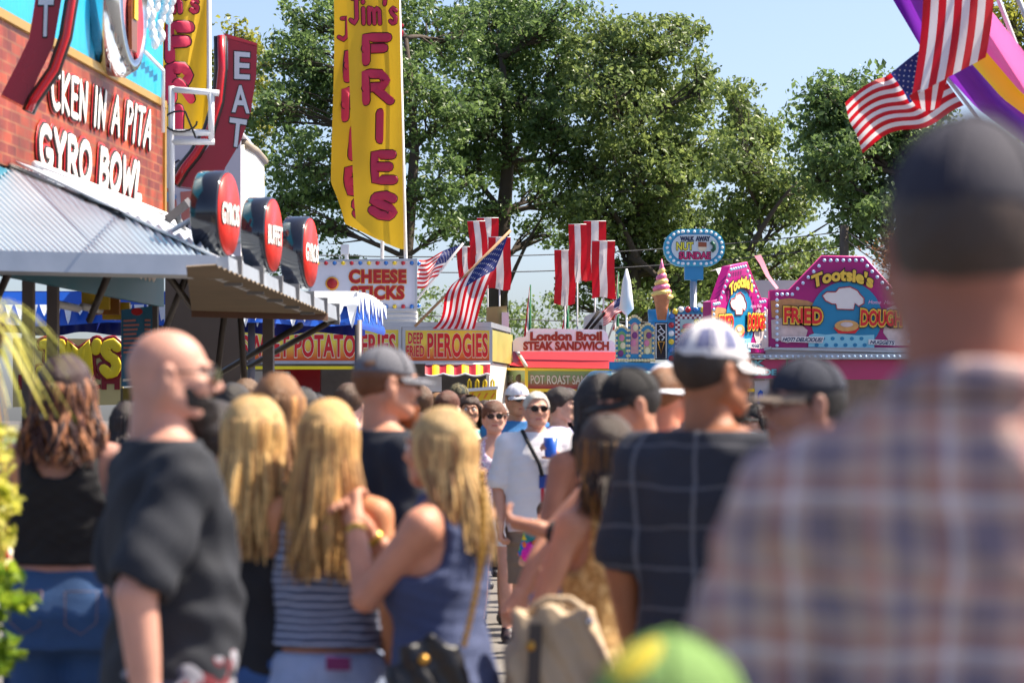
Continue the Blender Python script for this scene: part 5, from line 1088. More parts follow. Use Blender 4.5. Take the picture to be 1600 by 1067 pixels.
def nm(name, VF, mats, parent, mi=None):
    return np_mesh(name, VF[0], VF[1], mats, parent, mi, True, Vector((0, 0, 0)))
def person(label, px, Y, H, face, sex='m', w=1.0, belly=0.0, skin_rgb=(190, 146, 122), hair=None, beard=None, cap=None, glasses=None, top=None, bottom=None, arms=('down', 'down'), head=(0, 0), lean=(0, 0), stride=0.0, shoe=(40, 38, 42), hq=False, group='people in the crowd', curl=.5, lod=1.0, bust=0.0, hs=1.0, slope=0.0, neckw=1.0):
    X = (px - CX) * Y / FPX; t = thing('person', label, 'person', (X, Y, 0), group); t.rotation_euler.z = R(face); t.scale = (H / 1.75,) * 3
    h = (.0085 if hq else .0125) * lod; sm = skin(skin_rgb); seed = int(px * 7 + Y * 13)
    T = [list(r) for r in (MALE if sex == 'm' else FEM)]
    for r in T:
        z = r[0]; r[1] *= w; r[2] *= w; b = belly * math.exp(-((z - 1.06) / .13) ** 2); r[2] += b * .6; r[4] -= b * .5; r[1] += b * .4
        r[3] += lean[0] * max(0, z - .95); r[4] += lean[1] * max(0, z - .95)
    def J(p): return np.array([p[0] + lean[0] * max(0, p[2] - .95), p[1] + lean[1] * max(0, p[2] - .95), p[2]])
    shw = (.182 if sex == 'm' else .158) * (.45 + .55 * w); ar = w ** .8 * (1 if sex == 'm' else .86)
    A = [arm(arms[i], s, J((s * shw, .012, 1.405 - slope))) for i, s in ((0, -1), (1, 1))]          # 0 right hand side (x<0), 1 left
    B = Sdf(); B.loft(T, -.006, .03, cap=0)
    if bust:
        for s in (-1, 1): B.ell(J((s * .068, -.085, 1.25)), (.062, .055, .06), .05)
    for s in (-1, 1): B.cone(J((s * .05, .012, 1.46)), J((s * shw, .012, 1.405 - slope)), .045 * ar, .056 * ar, .05)
    B.cone(J((0, .012, 1.44)), J((0, .004, 1.56)), .058 * neckw * (1 if sex == 'm' else .84), .055 * neckw * (1 if sex == 'm' else .82), .03)
    for (S, E, Wp) in A: B.cone(S, E, .054 * ar, .042 * ar, .03, .004); B.cone(E, Wp, .043 * ar, .0275 * (.5 + .5 * ar), .018, .005)
    lg = []
    for s in (-1, 1):
        st_ = stride * s; hip = np.array([s * .088 * w, .0, .88]); kn = np.array([s * .09, -.02 - st_ * .28, .49]); an = np.array([s * .09, .03 - st_ * .45 + (.12 if st_ < 0 else 0), .09 + (.05 if st_ < 0 else 0)])
        lg.append((hip, kn, an)); lw_ = (.4 + .6 * w); B.cone(hip, kn, .086 * lw_, .056 * lw_, .04, .006); B.cone(kn, an, .055 * lw_, .036 * lw_, .02, .012); B.cone(an, an + np.array([0, -.1, -.05]), .034, .028, .03)
    parts = [B.mesh(h)]
    # head
    K = Sdf(); fs_ = 1.0 if sex == 'm' else .94
    K.ell((0, .015, .02), (.075, .095, .088), .02).ell((0, -.03, -.042), (.057 * fs_, .062, .07), .04).ell((0, -.066, -.096), (.024, .022, .02), .035)
    K.cone((0, -.088, .014), (0, -.111, -.02), .0075, .0125, .014); 
    for s in (-1, 1):
        K.ell((s * .011, -.1, -.028), (.0095, .01, .008), .008); K.ell((s * .031, -.103, .006), (.015, .014, .0105), .018, True); K.ell((s * .042, -.064, -.024), (.022, .022, .022), .03)
        K.cone((s * .014, -.0865, .026), (s * .046, -.074, .026), .009, .008, .016); K.ell((s * .081, .014, -.006), (.0105, .021, .033), .004); K.ell((s * .091, .006, -.002), (.006, .01, .015), .005, True); K.cone((s * .06, .01, -.05), (s * .036, -.06, -.088), .02, .018, .03)
    K.cone((-.02, -.089, -.058), (.02, -.089, -.058), .006, .006, .008); K.cone((-.016, -.088, -.068), (.016, -.088, -.068), .0075, .0075, .008)
    K.cone((0, .022, -.05), (0, .03, -.17), .058 * neckw * fs_, .054 * neckw * fs_, .03)
    kv, kf = K.mesh(.0045 if hq else .0062 * min(1.2, lod)); RH = rot(head[0], head[1]); hc = J(HC)
    lipm = (np.abs(kv[:, 2] + .063) < .0095) & (np.abs(kv[:, 0]) < .024) & (kv[:, 1] < -.083)
    def HT(v): return np.asarray(v) @ RH.T * hs + hc + np.array([0, 0, .11 * (hs - 1)])
    hands = []
    for i, (S, E, Wp) in enumerate(A):
        d = Wp - E; s = (-1, 1)[i]; palm = np.array([-s, 0.0, .15]) if abs(d[2]) > .17 else np.array([-s * .4, .2, .9 if d[2] > -.05 else .4])
        hands.append(hand_mesh(Wp + d / np.linalg.norm(d) * .03, d, palm, curl, i == 1, .0045 if hq else .0055))
    nb_ = len(parts[0][0]); V, F = merge(parts + [(HT(kv), kf)] + hands); mi = np.zeros(len(F), np.int32); lipv = np.zeros(len(V), bool); lipv[nb_:nb_ + len(kv)] = lipm; mi[lipv[F].all(1)] = 1
    nm('body', (V, F), [sm, M('lip_%d' % skin_rgb[0], (int(skin_rgb[0] * .88), int(skin_rgb[1] * .66), int(skin_rgb[2] * .68)), .4, .05)], t, mi)
    ew, ed = M('eye_white', (226, 222, 216), .2, .03), M('eye_iris', (48, 34, 28), .15, .1)
    for s in (-1, 1):
        m = MB(); c = HT((s * .031, -.0845, .006)); fw_ = RH @ np.array([0, -1, 0]); m.ell(c, (.0115,) * 3, ew, 10, 7); m.ell(c + fw_ * .0075, (.0055,) * 3, ed, 8, 6); lb(m, 'eye', t)
    if hair:
        rgb = hair['rgb']; hm = hairm(rgb, hair.get('var', .3)); st = hair['style']; vol = hair.get('vol', .012); Q = Sdf(); Q.ell((0, .018, .022), (.077 + vol, .096 + vol, .089 + vol), .01)
        if st in ('long', 'bob', 'updo'): Q.cone((0, .05, -.02), (0, .06, -.1), .07, .06, .04)
        front = hair.get('front', .052)
        def hl(X, Y, Z): return np.interp(Y, [-.09, -.055, -.02, .0, .03, .06, .12], [front, front - .01, .0, -.02, -.03, -.075, -.085] if st == 'short' else [front, front - .01, -.03, -.06, -.1, -.15, -.16]) - Z + 0 * X
        Q.cut(hl); 
        if st == 'updo': Q.ell((0, .1, .07), (.05, .05, .05), .02)
        L = [Q.mesh(.0055 if hq else .007, .0035, seed)]; L[0] = (HT(L[0][0]), L[0][1])
        if st in ('long', 'bob'):
            rr = np.random.default_rng(seed); Ln = hair['len']; nS = int(hair.get('n', 260 if hq else 130) * (1.9 if hq else 1)); sv, sf = [], []; bq = 0; clump = rr.random(24)
            for i in range(nS):
                a = math.pi * (.36 + 1.28 * rr.random()); ci = int((a / math.pi - .36) / 1.28 * 23); x0 = max(-.034, min(.034, .018 * rr.normal())); y0 = -.045 + .1 * rr.random()
                ln = Ln * (.72 + .28 * rr.random()) * (.94 + .08 * clump[ci]); wv = hair.get('wave', .003)
                ex = math.sin(a) * (.082 + .035 * rr.random() + vol); eyy = -math.cos(a) * (.09 + .05 * rr.random())
                back = max(0, -math.cos(a)); sideys = .06 if abs(math.sin(a)) > .8 else 0
                P0 = np.array([x0, y0, .022 + (.087 + vol) * math.sqrt(max(.05, 1 - (x0 / (.077 + vol)) ** 2 - ((y0 - .018) / (.098 + vol)) ** 2))]); P1 = np.array([math.sin(a) * (.075 + vol), .015 - math.cos(a) * (.092 + vol), .045]); P2 = np.array([math.sin(a) * (.084 + vol), .02 - math.cos(a) * (.095 + vol), -.06])
                P3 = np.array([ex * hair.get('spread', 1.0), max(.05 * back + .04, eyy * .9 + .045 * back) + sideys * .3 - (hair.get('fwd', 0) if abs(math.sin(a)) > .8 else 0), -ln * .6]); P4 = P3 + np.array([.012 * rr.normal(), .012 * rr.normal() + .02 * back, -ln * .4])
                cp = [P0, P1, P2, P3, P4]; pts = []
                for j in range(11):
                    u = j / 10 * 4; k = min(3, int(u)); f = u - k; pm = cp[max(0, k - 1)]; pa, pb = cp[k], cp[k + 1]; pn = cp[min(4, k + 2)]
                    pts.append(.5 * (2 * pa + (pb - pm) * f + (2 * pm - 5 * pa + 4 * pb - pn) * f * f + (3 * pa - pm - 3 * pb + pn) * f ** 3) + np.array([wv * math.sin(j * 1.3 + ci * 2), wv * math.cos(j * 1.1 + ci), 0]) * (j / 10))
                pts = np.array(pts); pw = np.concatenate([HT(pts[:5]), HT(pts[4:5]) + (pts[5:] - pts[4]) @ rot(head[0] * .85, 0).T])
                r0 = (.0085 if not hq else .0046) * (.7 + .6 * rr.random()); tdir = np.array([math.cos(a), math.sin(a), 0]); nd = np.array([math.sin(a), -math.cos(a), 0])
                for j, p in enumerate(pw):
                    r1 = r0 * (1 - .75 * max(0, j - 7) / 3)
                    sv += [p + tdir * r1 * 1.5, p + nd * r1 * .7, p - tdir * r1 * 1.5, p - nd * r1 * .7]
                for j in range(10):
                    for q in range(4): sf.append([bq + j * 4 + q, bq + j * 4 + (q + 1) % 4, bq + j * 4 + 4 + (q + 1) % 4, bq + j * 4 + 4 + q])
                bq += 44
            L.append((np.array(sv), np.array(sf)))
        V, F = merge(L); mats = [hm]; mi = None
        if hair.get('rgb2'):
            mats.append(hairm(hair['rgb2'])); n0 = len(L[0][1]); mi = np.zeros(len(F), np.int32); rr = np.random.default_rng(seed + 5); pick = np.repeat(rr.random(len(F[n0:]) // 40 + 1) < hair.get('mix', .4), 40)[:len(F) - n0]; mi[n0:][pick] = 1
        nm('hair', (V, F), mats, t, mi)
    if beard:
        Q = Sdf(); Q.ell((0, -.03, -.05), (.067, .07, .068), .02); Q.cone((0, -.075, -.095), (0, -.085, -.1 - beard.get('len', .03)), .04, .03, .03)
        Q.cut(lambda X, Y, Z: np.interp(Y, [-.12, -.085, -.03, .02], [.052, .044, .012, -.02]) + Z + 0 * X); Q.cut(lambda X, Y, Z: Y - .012 + 0 * X + 0 * Z)
        v, f = Q.mesh(.006, .006, seed); nm('beard', (HT(v), f), [hairm(beard['rgb'], .35)], t)
    else:
        m = MB()
    if hair or beard:
        bc_ = hairm((hair or beard)['rgb'])
        for s in (-1, 1): m = MB(); m.tube([HT((s * .014, -.0955, .025)), HT((s * .03, -.093, .031)), HT((s * .047, -.08, .026))], [.0035, .004, .002], bc_, 6); lb(m, 'eyebrow', t)
    if glasses:
        gm = M('sunglass_%d' % glasses[0], glasses, .12, .05, coat=.5); m = MB()
        for s in (-1, 1):
            c = np.array([s * .032, -.106, .006]); n_ = np.array([s * .28, -1, -.05]); m.prism([HT(c + np.array([.027 * math.cos(q) * .97, .0075 * s * math.cos(q), .0195 * math.sin(q) * (1 if math.sin(q) > 0 else 1.1)])) for q in np.linspace(0, 2 * math.pi, 15)[:-1]], RH @ np.array([0, .004, 0]), gm)
            m.tube([HT((s * .058, -.097, .012)), HT((s * .078, -.05, .012)), HT((s * .082, .012, .006))], .0028, gm, 6)
        m.tube([HT((-.008, -.111, .01)), HT((.008, -.111, .01))], .003, gm, 6); lb(m, 'sunglasses', t)
    if cap:
        cm = cap['mat']; Q = Sdf(); tl = cap.get('tall', .0); cyaw = rot(cap.get('yaw', 0), cap.get('tilt', 0)); Q.ell((0, .014, .03), (.086, .106, .092 + tl), .01)
        Q.cut(lambda X, Y, Z: .032 - .14 * (Y) * -1 * .35 - Z + 0 * X)
        v, f = Q.mesh(.005 if hq else .007); mi = None; mats = [cm]
        if cap.get('mat2'):
            cc_ = v[f].mean(1); mats.append(cap['mat2']); mi = cap['fn'](cc_).astype(np.int32)
        def CT(q): return HT(np.asarray(q) @ cyaw.T)
        co = nm('cap', (CT(v), f), mats, t, mi)
        m = MB()
        for q in range(3):
            a = math.pi * q / 3 + .52; m.tube([CT((math.cos(a) * .087 * math.cos(e), .014 + math.sin(a) * .107 * math.cos(e), .031 + (.0935 + tl) * math.sin(e))) for e in np.linspace(.15, math.pi - .15, 19)], .0022, cap.get('seam', cm), 5)
        m.ell(CT((0, .014, .124 + tl)), (.009, .009, .006), cap.get('seam', cm), 10, 6); lb(m, 'seam', co)
        if not cap.get('nobrim'):
            V = []; n_ = 14; F = []
            for lay, dz in ((0, 0), (1, -.004)):
                for j in range(5):
                    for i in range(n_ + 1):
                        a = math.pi * (.08 + .84 * i / n_); rr_ = j / 4; x = math.cos(a) * (.08 + .008 * rr_); y = .012 - math.sin(a) * (.1 + .078 * rr_); z = .026 - .016 * rr_ * math.sin(a) - .016 * (math.cos(a) ** 2) * rr_ * 1.2 + dz; V.append((x, y, z))
            W_ = n_ + 1; LO = 5 * W_
            for j in range(4):
                for i in range(n_): a = j * W_ + i; F += [[a, a + 1, a + W_ + 1, a + W_], [LO + a, LO + a + W_, LO + a + W_ + 1, LO + a + 1]]
            for i in range(n_): a = 4 * W_ + i; F.append([a, a + 1, LO + a + 1, LO + a])
            nm('brim', (CT(np.array(V)), np.array(F)), [cap.get('brim', cm)], co)
    # clothes
    if bottom:
        kd = bottom['kind']; Q = Sdf(); pad = .012; TB = [r for r in T if r[0] < 1.0] + [[1.02] + list(np.array([r for r in T if abs(r[0] - (1.02 if sex == 'm' else 1.05)) < .01][0])[1:])]
        Q.loft(TB, pad, .03, cap=.04)
        zc = {'jeans': .06, 'shorts': .48, 'short': .70, 'skirt': .5}[kd]
        for hip, kn, an in lg:
            lw_ = (.4 + .6 * w); fl = {'jeans': .01, 'shorts': .03, 'short': .02, 'skirt': .06}[kd]
            Q.cone(hip, kn, .09 * lw_ + .008, .062 * lw_ + fl, .05); 
            if kd == 'jeans': Q.cone(kn, an, .062 * lw_ + .006, .052 * lw_, .03)
        Q.cut(lambda X, Y, Z: zc - Z + 0 * X + 0 * Y); Q.cut(lambda X, Y, Z: Z - bottom.get('waist', 1.0) + 0 * X + 0 * Y)
        v, f = Q.mesh(h, .005, seed + 1); bo = nm(bottom.get('name', kd if kd != 'short' else 'shorts'), (v, f), [bottom['mat']], t)
        if bottom.get('belt'):
            m = MB(); wz = bottom.get('waist', 1.0) - .02; row = [r for r in T if r[0] <= 1.06][-1]
            m.tube([(row[3] + math.cos(a) * (row[1] + .02), row[4] + math.sin(a) * (row[2] + .02), wz) for a in np.linspace(0, 2 * math.pi, 25)], .014, bottom['belt'], 6, cap=False); lb(m, 'belt', bo)
    if top:
        kd = top['kind']; Q = Sdf(); pad = top.get('pad', .017); hem = top.get('hem', .82); TT = [list(r) for r in T]
        if kd in ('tee', 'shirt'):
            for r in TT:
                if r[0] < 1.25:
                    ref = [q for q in T if abs(q[0] - 1.22) < .03][0]; hz = top.get('hang', .85); r[1] = max(r[1], ref[1] * hz + r[1] * (1 - hz)); r[2] = max(r[2], ref[2] * hz + r[2] * (1 - hz))
        TT = [r for r in TT if r[0] >= hem - .1]; Q.loft(TT, pad, .03, cap=.02)
        if bust:
            for s in (-1, 1): Q.ell(J((s * .068, -.085, 1.25)), (.062 + pad, .055 + pad, .06 + pad), .06)
        if kd in ('tee', 'shirt'):
            sl_ = top.get('sleeve', .72)
            for s, (S, E, Wp) in zip((-1, 1), A):
                Q.cone(J((s * .06, .012, 1.45)), S, .05 * ar, .06 * ar + pad * .8, .05); e = S + (E - S) * min(1, sl_); Q.cone(S, e, .06 * ar + pad * .6, .056 * ar + pad + .006, .03)
                if sl_ > 1: Q.cone(E, E + (Wp - E) * (sl_ - 1), .05 * ar + pad, .04 * ar + pad * .8, .03)
                d = (e - S) / np.linalg.norm(e - S)
                if sl_ <= 1: Q.ell(e + d * .075, (.07, .07, .07), .008, True)
            Q.cut(lambda X, Y, Z: Z - 1.49 + 0 * X + 0 * Y); Q.ell(J((0, -.02, 1.53)), (.068, .085, .06), .01, True)
        else:
            for s, (S, E, Wp) in zip((-1, 1), A): Q.cone(J((s * .06, .01, 1.44)), J((s * (shw - .05), .012, 1.42)), .05 * ar, .05 * ar, .04)
            for s in (-1, 1): Q.ell(J((s * (shw + .012), .0, 1.37)), (.072 + top.get('arm', 0), .12, .12), .015, True)
            Q.ell(J((0, -.12, 1.46)), (.1 + top.get('scoop', 0), .1, .13), .015, True); Q.ell(J((0, .1, 1.5)), (.09 + top.get('scoop', 0), .09, top.get('backcut', .09)), .015, True)
        Q.cut(lambda X, Y, Z: hem - Z + 0 * X + 0 * Y); v, f = Q.mesh(h, top.get('wr', .006), seed + 2); to = nm(top.get('name', 'tshirt' if kd == 'tee' else ('tank_top' if kd == 'tank' else 'shirt')), (v, f), [top['mat']], t)
        if top.get('collar'):
            m = MB(); pts = [J((math.cos(a) * .073, .012 + math.sin(a) * .075, 1.492 + .02 * math.sin(a))) for a in np.linspace(-math.pi * .35, math.pi * 1.35, 22)]; m.tube(pts, .022, top['mat'], 8); lb(m, 'collar', to)
    if shoe:
        for (hip, kn, an) in lg:
            Q = Sdf(); z0 = an[2] - .09; Q.cone((an[0], an[1] + .03, z0 + .045), (an[0], an[1] - .15, z0 + .035), .048, .042, .03); Q.cone((an[0], an[1], z0 + .1), (an[0], an[1] - .03, z0 + .05), .045, .045, .03); Q.cut(lambda X, Y, Z: z0 + .004 - Z + 0 * X + 0 * Y)
            nm('shoe', Q.mesh(.009), [M('shoe_%d_%d_%d' % shoe, shoe, .5, .15, 10)], t)
    t['A'] = [float(x) for a in A for p in a for x in p]; PD[t.name] = dict(A=A, HT=HT, J=J, T=T, t=t, h=h)
    return t
PD = {}
# ---------------------------------------------------------------- the crowd
jean = M('denim', (52, 84, 136), .85, .25, 5, .3, bscale=200); jeanl = M('denim_pale', (150, 164, 196), .85, .3, 6, .3, bscale=200); blackc = cloth('cloth_black', (26, 25, 30)); navyc = cloth('cloth_navy', (26, 30, 44)); khaki = cloth('cloth_khaki', (140, 122, 100)); whitec = cloth('cloth_white', (226, 222, 226), .05)
greyc = cloth('cloth_grey', (120, 120, 126)); maroon = cloth('cloth_maroon', (96, 30, 44)); bluec = cloth('cloth_blue', (44, 110, 170))
SKL, SKT, SKP = (206, 158, 136), (186, 132, 104), (214, 168, 150)
def local(t, x, y, z): return Vector((x, y, z))
def tube_part(name, t, pts, r, m, seg=8): b = MB(); b.tube(pts, r, m, seg); o = b.build(name); o.parent = t; return o
def bracelet(t, name, side, mat, r=.036, f=.06):
    S, E, Wp = PD[t.name]['A'][side]; d = (Wp - E) / np.linalg.norm(Wp - E); c = Wp - d * f; b = MB(); b.lathe(Vector(c), [(r * .92, -.012), (r, -.01), (r, .01), (r * .92, .012)], mat, 18, tuple(d)); o = b.build(name); o.parent = t; return o
# --- left foreground
bald = person('bald heavy man with dark beard in black t-shirt striding right in the left foreground', 262, 6.8, 1.755, 112, w=1.1, belly=.03, skin_rgb=(200, 146, 126), beard=dict(rgb=(44, 32, 28), len=.02), glasses=(40, 30, 28), top=dict(kind='tee', mat=cloth('cloth_black_faded', (34, 37, 46), .2), hem=.72, sleeve=.8, pad=.016, wr=.008), bottom=dict(kind='shorts', mat=blotch('plaid_shorts', [(70, 70, 90), (150, 150, 160), (120, 40, 50)])), arms=(((-.28, .15, 1.14), (-.31, .13, .89)), 'down'), head=(-14, 4), stride=.5, hq=True, neckw=1.2)
bracelet(bald, 'wristband', 0, M('band_lilac', (150, 140, 200), .5, .2, 30), .038, .03)
wl_ = person('woman in black tank top and blue jeans with her back turned at far left', 100, 9.8, 1.735, 176, 'f', 1.22, skin_rgb=(190, 138, 122), hair=dict(style='bob', rgb=(60, 30, 30), rgb2=(170, 112, 76), mix=.35, len=.27, wave=.02, vol=.024, spread=1.0), top=dict(kind='tank', mat=blackc, hem=1.05, backcut=.16, scoop=.01), bottom=dict(kind='jeans', mat=M('denim_deep', (46, 80, 128), .85, .3, 5, .3, bscale=200), waist=1.1), arms=('bent', 'down'), head=(6, 0), hq=True, bust=1)
bracelet(wl_, 'bracelet', 0, white, .03, .03)
m = MB()
for s in (-1, 1): m.tube([(s * .04, .158, .965), (s * .15, .15, .965), (s * .15, .165, .86), (s * .1, .18, .82), (s * .045, .178, .85), (s * .04, .158, .965)], .0022, M('stitch_copper', (110, 90, 96), .6, .1), 5)
lb(m, 'pocket_stitching', wl_)
person('blonde woman in black top between the bald man and the striped tank top', 398, 8.1, 1.60, 160, 'f', 1.02, skin_rgb=(214, 160, 146), hair=dict(style='long', rgb=(214, 172, 108), rgb2=(158, 112, 62), mix=.3, len=.42, n=320), top=dict(kind='tee', mat=blackc, hem=.9, sleeve=.6), bottom=dict(kind='jeans', mat=jean), arms=('bent', 'bent'), head=(-6, 6), hq=True)
person('light brown haired woman facing away behind the blonde woman in black', 432, 9.8, 1.69, 185, 'f', .98, skin_rgb=SKL, hair=dict(style='long', rgb=(136, 92, 54), rgb2=(182, 130, 76), mix=.3, len=.34), top=dict(kind='tee', mat=greyc, hem=.9, sleeve=.6), bottom=dict(kind='jeans', mat=jean), arms=('down', 'bent'), head=(8, 0))
person('dark curly haired person with raised hand just right of the bald man', 338, 8.9, 1.57, 140, 'f', 1.05, skin_rgb=(170, 110, 84), hair=dict(style='short', rgb=(36, 24, 22), vol=.03), top=dict(kind='tee', mat=blackc, hem=.85), bottom=dict(kind='jeans', mat=jean), arms=('bent', 'mouth'), head=(-10, 4))
stripe = patterned('stripe_knit', [(2, .024, [(0, (76, 84, 110)), (.68, (168, 174, 194))])])
ct = person('long haired blonde woman in striped crop tank top seen from behind', 512, 8.0, 1.585, 168, 'f', 1.0, skin_rgb=(200, 134, 92), hair=dict(style='long', rgb=(206, 160, 96), rgb2=(152, 104, 56), mix=.3, len=.47, n=420, spread=1.05), top=dict(kind='tank', mat=stripe, hem=1.0, pad=.03, scoop=-.02, arm=-.01, backcut=.06), bottom=dict(kind='short', mat=jeanl, waist=.985), arms=('down', 'cross'), head=(4, 10), hq=True)
m = MB(); m.prism([(-.12, .165, .94), (-.045, .165, .94), (-.045, .168, .98), (-.12, .168, .98)], (0, .014, 0), M('wallet_plum', (110, 20, 90), .5, .1)); lb(m, 'wallet', ct)
bt = person('blonde woman in blue tank top facing left with raised hands', 690, 7.75, 1.56, 246, 'f', 1.12, skin_rgb=(204, 140, 112), hair=dict(style='long', rgb=(214, 174, 114), rgb2=(156, 110, 66), mix=.35, len=.36, n=360, spread=.95), top=dict(kind='tank', mat=cloth('cloth_slate', (66, 76, 112)), hem=.84, pad=.026, scoop=-.01), bottom=dict(kind='short', mat=jeanl, waist=.98), arms=(((-.2, -.15, 1.18), (-.07, -.28, 1.37)), ((.2, -.16, 1.19), (.05, -.27, 1.4))), head=(-4, 4), hq=True, bust=1, curl=.9)
bracelet(bt, 'wristwatch', 1, M('watch_gold', (200, 160, 70), .3, .1, metal=.7), .032, .02); bracelet(bt, 'wristwatch', 0, M('watch_gold', ()), .032, .02)
# black shoulder bag with chain on her hip
def bag(name, label, cat, px, py, Y, wdt, hgt, dp, mat, face=0, strap=None, clasp=None, taper=.82):
    c = P(px, py, Y); t = thing(name, label, cat, c); t.rotation_euler.z = R(face); Q = Sdf()
    def f(X, Yy, Z):
        tz = np.clip((Z + hgt / 2) / hgt, 0, 1); ax_ = wdt / 2 * (1 - (1 - taper) * tz); ay = dp / 2 * (1 - .45 * tz); q = (np.abs(X / ax_) ** 4 + np.abs(Yy / ay) ** 3) ** .28
        return np.maximum((q - 1) * min(wdt, dp) * .4, np.abs(Z) - hgt / 2 + .25 * (X * X) / wdt * np.where(Z > 0, 1.6, .8) - .012 * np.sin(X * 60 + 2) * np.where(Z > 0, 1, 0)) + .006 * np.sin(X * 70 + Z * 40)
    Q.p.append((f, np.array([-wdt, -dp, -hgt]) * .6, np.array([wdt, dp, hgt]) * .6, .02, 0)); nm('bag_body', Q.mesh(.009, .006, 5), [mat], t)
    return t
bg1 = bag('shoulder_bag', 'small black shoulder bag with chain on the blue tank top woman', 'bag', 672, 1046, 7.46, .21, .16, .08, M('leather_black', (26, 24, 28), .35, .2, 20, .2), 6)
m = MB(); m.lathe((-.02, -.045, .03), [(.012, -.01), (.016, 0), (.008, .01)], M('brass', (200, 150, 70), .3, .1, metal=.8), 12, (0, -1, 0)); lb(m, 'clasp', bg1)
m = MB()
for i in range(22): m.ell((.09 + .0022 * i + .02 * math.sin(i * .15), -.0 - .001 * i, .07 + .021 * i), (.009, .006, .013), M('brass', ()), 8, 5)
lb(m, 'chain', bg1)
man_g = person('red bearded man in grey cap and sunglasses facing right behind the blonde women', 600, 9.4, 1.765, 118, w=1.1, skin_rgb=(206, 146, 118), hair=dict(style='short', rgb=(96, 58, 34), vol=.006), beard=dict(rgb=(150, 80, 36), len=.02), glasses=(30, 26, 26), cap=dict(mat=cloth('cap_grey', (104, 104, 112))), top=dict(kind='tee', mat=navyc, hem=.78, sleeve=.8), bottom=dict(kind='shorts', mat=greyc), arms=('bent', 'bent'), head=(-6, 2), hq=True)
m = MB()
for (z, ww, hh) in ((1.33, .16, .03), (1.27, .2, .05), (1.2, .12, .03)): m.grid(lambda u, v: ((u - .5) * ww, .143 - .02 * abs(u - .5) * 2 + .002 * math.sin(u * 30), z + (v - .5) * hh * (1 + .4 * math.sin(u * 25))), 16, 2, M('shirt_print', (104, 112, 96), .7, .3, 60))
lb(m, 'shirt_print', man_g)
# --- centre, middle distance
wf = person('woman in sunglasses, pale flowered top and white shorts walking towards us', 772, 19.6, 1.645, 4, 'f', 1.0, skin_rgb=(204, 152, 132), hair=dict(style='short', rgb=(120, 72, 44), vol=.016, front=.03), glasses=(20, 18, 24), top=dict(kind='tank', mat=blotch('floral_print', [(220, 206, 220), (180, 140, 180), (236, 230, 234), (140, 120, 160)], 26), hem=.86), bottom=dict(kind='short', mat=whitec), arms=('down', 'relaxed'), stride=.35, shoe=(40, 30, 40))
wm = person('grey haired man in sunglasses and white printed t-shirt raising a blue cup', 838, 18.4, 1.70, 6, w=1.08, skin_rgb=(206, 150, 126), hair=dict(style='short', rgb=(176, 170, 160), vol=.01, front=.078), glasses=(18, 18, 22), top=dict(kind='tee', mat=whitec, hem=.83, sleeve=.85, pad=.024), bottom=dict(kind='shorts', mat=cloth('cloth_taupe', (126, 108, 96))), arms=('down', ((.26, -.08, 1.16), (.11, -.27, 1.33))), head=(4, 2), stride=.3, shoe=(34, 28, 34), hq=True, curl=1.1)
m = MB(); bp3, rp3 = cloth('print_blue', (40, 70, 150)), cloth('print_red', (190, 30, 60))
m.grid(lambda u, v: (-.0 + .13 * u, -.165 + .012 * u, 1.12 + .09 * v), 6, 4, bp3)
for k in range(3): m.grid(lambda u, v: (.012 + .045 * k + .02 * u, -.166, 1.02 + .1 * v), 2, 4, rp3)
lb(m, 'shirt_print', wm); tube_part('camera_strap', wm, [(-.1, -.05, 1.5), (-.06, -.15, 1.4), (0, -.175, 1.28), (.02, -.178, 1.2)], .013, blackc)
cup = thing('drinking_cup', 'blue plastic cup raised by the white shirted man', 'cup', (0, 0, 0)); S_, E_, W_ = PD[wm.name]['A'][1]
cw = Matrix.Translation(wm.location) @ Matrix.Rotation(R(6), 4, 'Z') @ Matrix.Scale(1.70 / 1.75, 4) @ (Vector(W_) + Vector((-.07, -.1, .06)).normalized() * .11); cup.location = cw
m = MB(); m.lathe((0, 0, -.05), [(.034, 0), (.036, .01), (.046, .125), (.043, .125), (.034, .02)], M('cup_blue', (30, 90, 190), .3, .08), 20, (0, 0, 1)); lb(m, 'cup_body', cup)
person('man in white cap and blue shirt standing behind the white shirted man', 808, 21.2, 1.78, 20, w=1.12, skin_rgb=SKT, cap=dict(mat=cloth('cap_white', (214, 214, 226))), glasses=(24, 22, 24), hair=dict(style='short', rgb=(90, 70, 56), vol=.006), top=dict(kind='tee', mat=bluec), bottom=dict(kind='shorts', mat=khaki), arms=('down', 'down'))
person('dark haired young man in lavender shirt in profile behind the white shirted man', 876, 20.2, 1.735, 75, w=.96, skin_rgb=SKL, hair=dict(style='short', rgb=(44, 32, 28), vol=.02), top=dict(kind='tee', mat=cloth('cloth_lavender', (170, 170, 210))), bottom=dict(kind='shorts', mat=navyc), arms=('relaxed', 'relaxed'), head=(6, 4))
person('woman with auburn hair and glasses in maroon top facing the camera at the centre', 908, 20.8, 1.675, 348, 'f', 1.0, skin_rgb=SKL, hair=dict(style='bob', rgb=(64, 30, 28), len=.2), glasses=(30, 22, 26), top=dict(kind='tank', mat=maroon), bottom=dict(kind='jeans', mat=jean), arms=('down', 'bent'))
